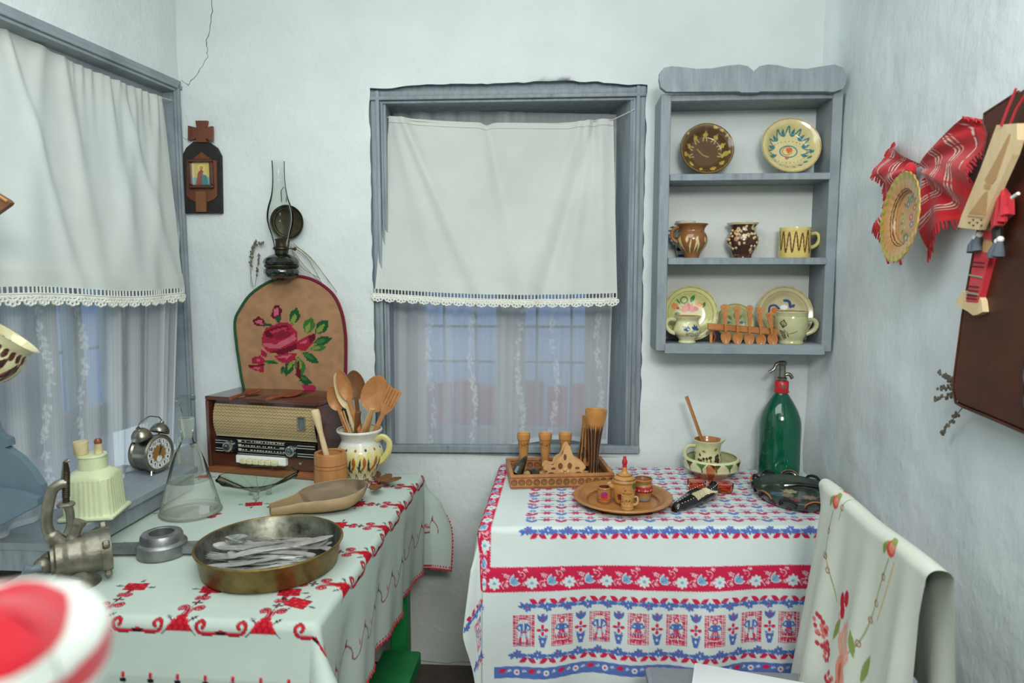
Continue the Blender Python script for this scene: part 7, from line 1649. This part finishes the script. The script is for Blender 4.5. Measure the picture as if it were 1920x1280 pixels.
# big bouquet
cw.push(-.030, -.255, 0, 1.35)
for (x, y) in ((.175, .345), (.188, .335), (.180, .36), (.285, .44), (.285, .49), (.295, .47)): cw.ell(x, y, .007, .013, RD2)
for rr_ in range(6):
    a = PI/2+.35*(rr_-2.5); cw.curve([(.205, .44), (.205+.030*math.cos(a), .44-.030*abs(math.sin(a))-.01), (.205+.022*math.cos(a), .44-.075*abs(math.sin(a)))], .0065, PE)
cw.ell(.205, .45, .024, .030, '#e59a84'); cw.ell(.200, .45, .010, .016, '#cf6c5c'); cw.ell(.205, .50, .028, .032, '#dfa08c'); cw.ell(.205, .505, .012, .016, '#d07a6a'); cw.curve([(.19, .47), (.18, .52), (.19, .57), (.21, .60)], .006, '#d77c68'); cw.curve([(.22, .47), (.235, .52), (.225, .58)], .006, '#e59a84'); cw.curve([(.19, .41), (.175, .39), (.17, .37)], .005, PE)
for (x, y, a, l) in ((.16, .42, -1.2, .05), (.255, .43, -1.3, .055), (.25, .45, -.6, .04), (.24, .40, -1.9, .04), (.155, .55, .9, .05), (.26, .47, .3, .03), (.25, .56, .8, .04)): cw.leaf(x, y, l, .007, a, GR)
rnd = random.Random(2)
for k in range(46): q = rnd.random(); cw.ell(.118+.05*q+rnd.uniform(-.012, .012), .405+.085*q+rnd.uniform(-.012, .012), .0042, .0042, '#b9414a' if k % 3 else '#d5766e')
for k in range(12): cw.leaf(.10+.012*(k % 4), .53+.008*k, .014, .003, rnd.uniform(0, 3), '#c9a14c' if k % 2 else GR)
cw.pop()
U, V = np.meshgrid(np.linspace(0, 1, 240), np.linspace(-.42, .56, 420))
y_ = cy0+.018-U*RL; ad = np.abs(V); side = np.where(V > 0, -1., 1.); r_ = .020; a_ = np.minimum(ad/r_, PI/2)
off = r_*np.sin(a_)+np.clip(ad-r_*PI/2, 0, 9)*np.where(V > 0, .035, .05); zd_ = np.where(ad < r_*PI/2, r_*(1-np.cos(a_)), r_+(ad-r_*PI/2))
fold = (.007*np.sin(U*19+.6)+.003*np.sin(U*41+V*3))*np.clip(ad/.25, 0, 1)*np.where(V > 0, 1, 1)
fold = fold+np.where(V > 0, .022*np.exp(-((U-.0)/.05)**2)*np.clip(ad/.1, 0, 1), 0)
xw = CX+.012+side*(off+np.abs(fold)*0)+fold*np.where(V > 0, 1, .8)*1.0
xw = np.minimum(xw, RWX-.03)
yw = y_+np.where(V > 0, -(U-.5)*.0+(.055*(1-U)**2*np.clip(ad/.5, 0, 1)) + (U > .80)*(U-.80)*.10*np.clip(ad/.10, 0, 1)**.7, (U > .7)*(.7-U)*.02*ad)
zw = CZ+.004-zd_+.006*np.sin(U*9)*.4
xw = np.where(V > 0, xw-.10*np.clip(ad-.05, 0, 1)*(1-U)*.6, xw)
o_ = grid('table_runner', xw, yw, zw, 'cloth', col=cw.at(U*RL, V)); tag(o_, 'white runner embroidered with pink flowers draped over the chair back', 'runner')
# white card box on the chair seat
c0_, c1_ = atZ(1303, 1238, .50), atZ(1512, 1276, .50)
d_ = np.array(c1_)-np.array(c0_); a_ = math.atan2(d_[1], d_[0]); L = float(np.linalg.norm(d_)); n_ = np.array([math.sin(a_), -math.cos(a_), 0]); mid = np.array(c0_)+d_/2+n_*.11
o_ = obj('paper_stack', MB().box((0, 0, .0), (L, .22, .036), b=.002), 'paper', loc=(float(mid[0]), float(mid[1]), .4595+.0185), rot=(0, 0, a_)); tag(o_, 'stack of blank white paper sheets lying on the chair seat', 'paper')

# ================================================================== LEFT FOREGROUND: hanging shelf end, mug, wooden board, striped textile
YS = -.98
fs = lambda x, y, Y=YS: (float(atY(x, y, Y)[0]), float(atY(x, y, Y)[2]))
o = (fs(0, 950)[0], YS, fs(0, 950)[1]); t = thing('corner_shelf', 'blue-grey painted shelf with a curved end bracket close to the left window', 'shelf', o)
def fl2(name, pts, m, y0, y1): 
    mb = MB().prism([(x-o[0], z-o[2]) for x, z in (fs(*q) for q in pts)], 0, 1); mb.v = [(x, y0+(y1-y0)*z, y) for x, y, z in mb.v]; return obj(name, mb, m, t, smooth=False)
brk = [(-140, 700), (-40, 745), (-6, 772), (4, 800), (12, 812), (28, 820), (30, 832), (22, 835), (50, 855), (72, 880), (88, 905), (94, 930), (92, 938), (0, 985), (-140, 1050)]
fl2('bracket', brk, 'bluegrey', 0, -.018)
fl2('bracket_moulding', [(-140, 905), (0, 905), (60, 915), (92, 925), (94, 937), (0, 986), (-140, 1052)], 'bluegrey', -.018, -.034)
fl2('shelf_board', [(-140, 960), (40, 930), (70, 945), (-140, 1040)], 'bluegrey', 0, .035)
fl2('back_board', [(-140, 340), (-62, 340), (-62, 990), (-140, 1030)], 'bluegrey', .05, .065)
obj('peg', MB().tube([Vector((fs(-60, 640)[0]-o[0], .05, fs(-60, 640)[1]-o[2])), Vector((fs(-60, 625)[0]-o[0], -.06, fs(-60, 625)[1]-o[2]))], .007, 10), 'bluegrey', t)
# mug hanging tilted
q = fs(-6, 664, YS-.03); mo = (q[0], YS-.04, q[1]); t = thing('hanging_mug', 'cream mug with dark brown streaks hanging tilted from a peg of the blue-grey shelf', 'mug', mo, rot=(R(-14), R(38), R(10)))
out = [(.030, -.060), (.034, -.055), (.052, -.030), (.058, -.005), (.054, .018), (.050, .030), (.056, .044), (.060, .050)]
c = Cv(-.25, -.08, .25, .08, .0008, '#d6cfa2')
for i in range(28): u = -.21+.016*i; c.leaf(u, -.045+.0*i, .070, .0058, PI/2-.35+.1*math.sin(i*3), '#3d1e17'); c.ell(u+.02, .024, .006, .010, '#4a231a'); c.leaf(u+.006, -.03, .030, .0025, PI/2-.3, '#8c3f28')
o_ = obj('body', MB().lathe([(0, -.060)]+dense(prof(out, 5))+[(r-.004, z) for r, z in prof(out, 5)[::-1] if z > -.05]+[(0, -.054)], 200), 'glaze', t, angle=60); paint(o_, wrapfn(c, .055)); handle(t, [(-.050, 0, .030), (-.080, 0, .030), (-.090, 0, .005), (-.078, 0, -.022), (-.052, 0, -.026)], .007, M['glaze']); paint(t.children[-1], solid('#cfc79a'))
# wooden board corner
q = fs(5, 383, YS); bo = (q[0], YS-.0, q[1]); mb = MB().prism([(x-q[0], z-q[1]) for x, z in (fs(*a) for a in [(28, 381), (22, 375), (-20, 350), (-60, 345), (-90, 370), (-90, 395), (-50, 415), (0, 403), (24, 386)])], 0, 1); mb.v = [(x, -.012+.012*z, y) for x, y, z in mb.v]
tb = thing('wooden_board', 'pointed brown wooden board end at the edge of the left window curtain', 'board', bo); obj('body', mb, 'wood_dark', tb, smooth=False); obj('edge_strip', MB().tube([Vector((fs(a, b)[0]-q[0], -.014, fs(a, b)[1]-q[1])) for a, b in [(-60, 343), (-20, 350), (24, 379)]], .003, 6), 'wood_mid', tb)
# out-of-focus striped textile near the viewer, on a stand
Ys = -2.05
def fz_(x, y): q = atY(x, y, Ys); return np.array([float(q[0]), float(q[2])])
cen = fz_(-60, 1290); ed = fz_(120, 1290); topz = fz_(0, 1140); rX = float(ed[0]-cen[0])*1.0; rZ = float(topz[1]-cen[1])
U, V = np.meshgrid(np.linspace(0, 1, 140), np.linspace(0, 1, 120)); th_ = U*2*PI; ph_ = V*PI*.62
nz = 1+.05*vnoise(U*8, V*6, 1.0, 4)+.025*np.sin(th_*5+V*6)
X = cen[0]+rX*np.sin(ph_)**.8*np.cos(th_)*nz; Y = Ys+.065*np.sin(ph_)**.8*np.sin(th_)*nz; Z = cen[1]+rZ*np.cos(ph_)*nz
colS = np.ones(U.shape+(3,))*hexc('#c2cbc2'); hgt = (Z-cen[1])/rZ+.6*(X-cen[0])/rX; 
for a, b, cc_ in ((1.04, 1.7, '#a81826'), (.42, .74, '#a81826'), (-.20, .10, '#a01826')): colS[(hgt > a) & (hgt < b)] = hexc(cc_)
o_ = grid('striped_textile', X, Y, Z, 'cloth_soft', col=colS); tag(o_, 'blurred red and white striped textile bundle nearest the viewer', 'textile')
bz = cen[1]-rZ*.4; tp = thing('wooden_stand', 'thin wooden post stand carrying the blurred striped textile bundle', 'stand', (float(cen[0]), Ys, 0)); obj('post', MB().tube([(0, 0, .03), (0, 0, bz+.03)], .018, 12), 'wood_dark', tp); obj('foot', MB().box((0, 0, .015), (.2, .2, .03), b=.004), 'wood_dark', tp); obj('top_disc', MB().lathe([(0, bz+.02), (.025, bz+.02), (.025, bz+.04), (0, bz+.04)], 24), 'wood_dark', tp)
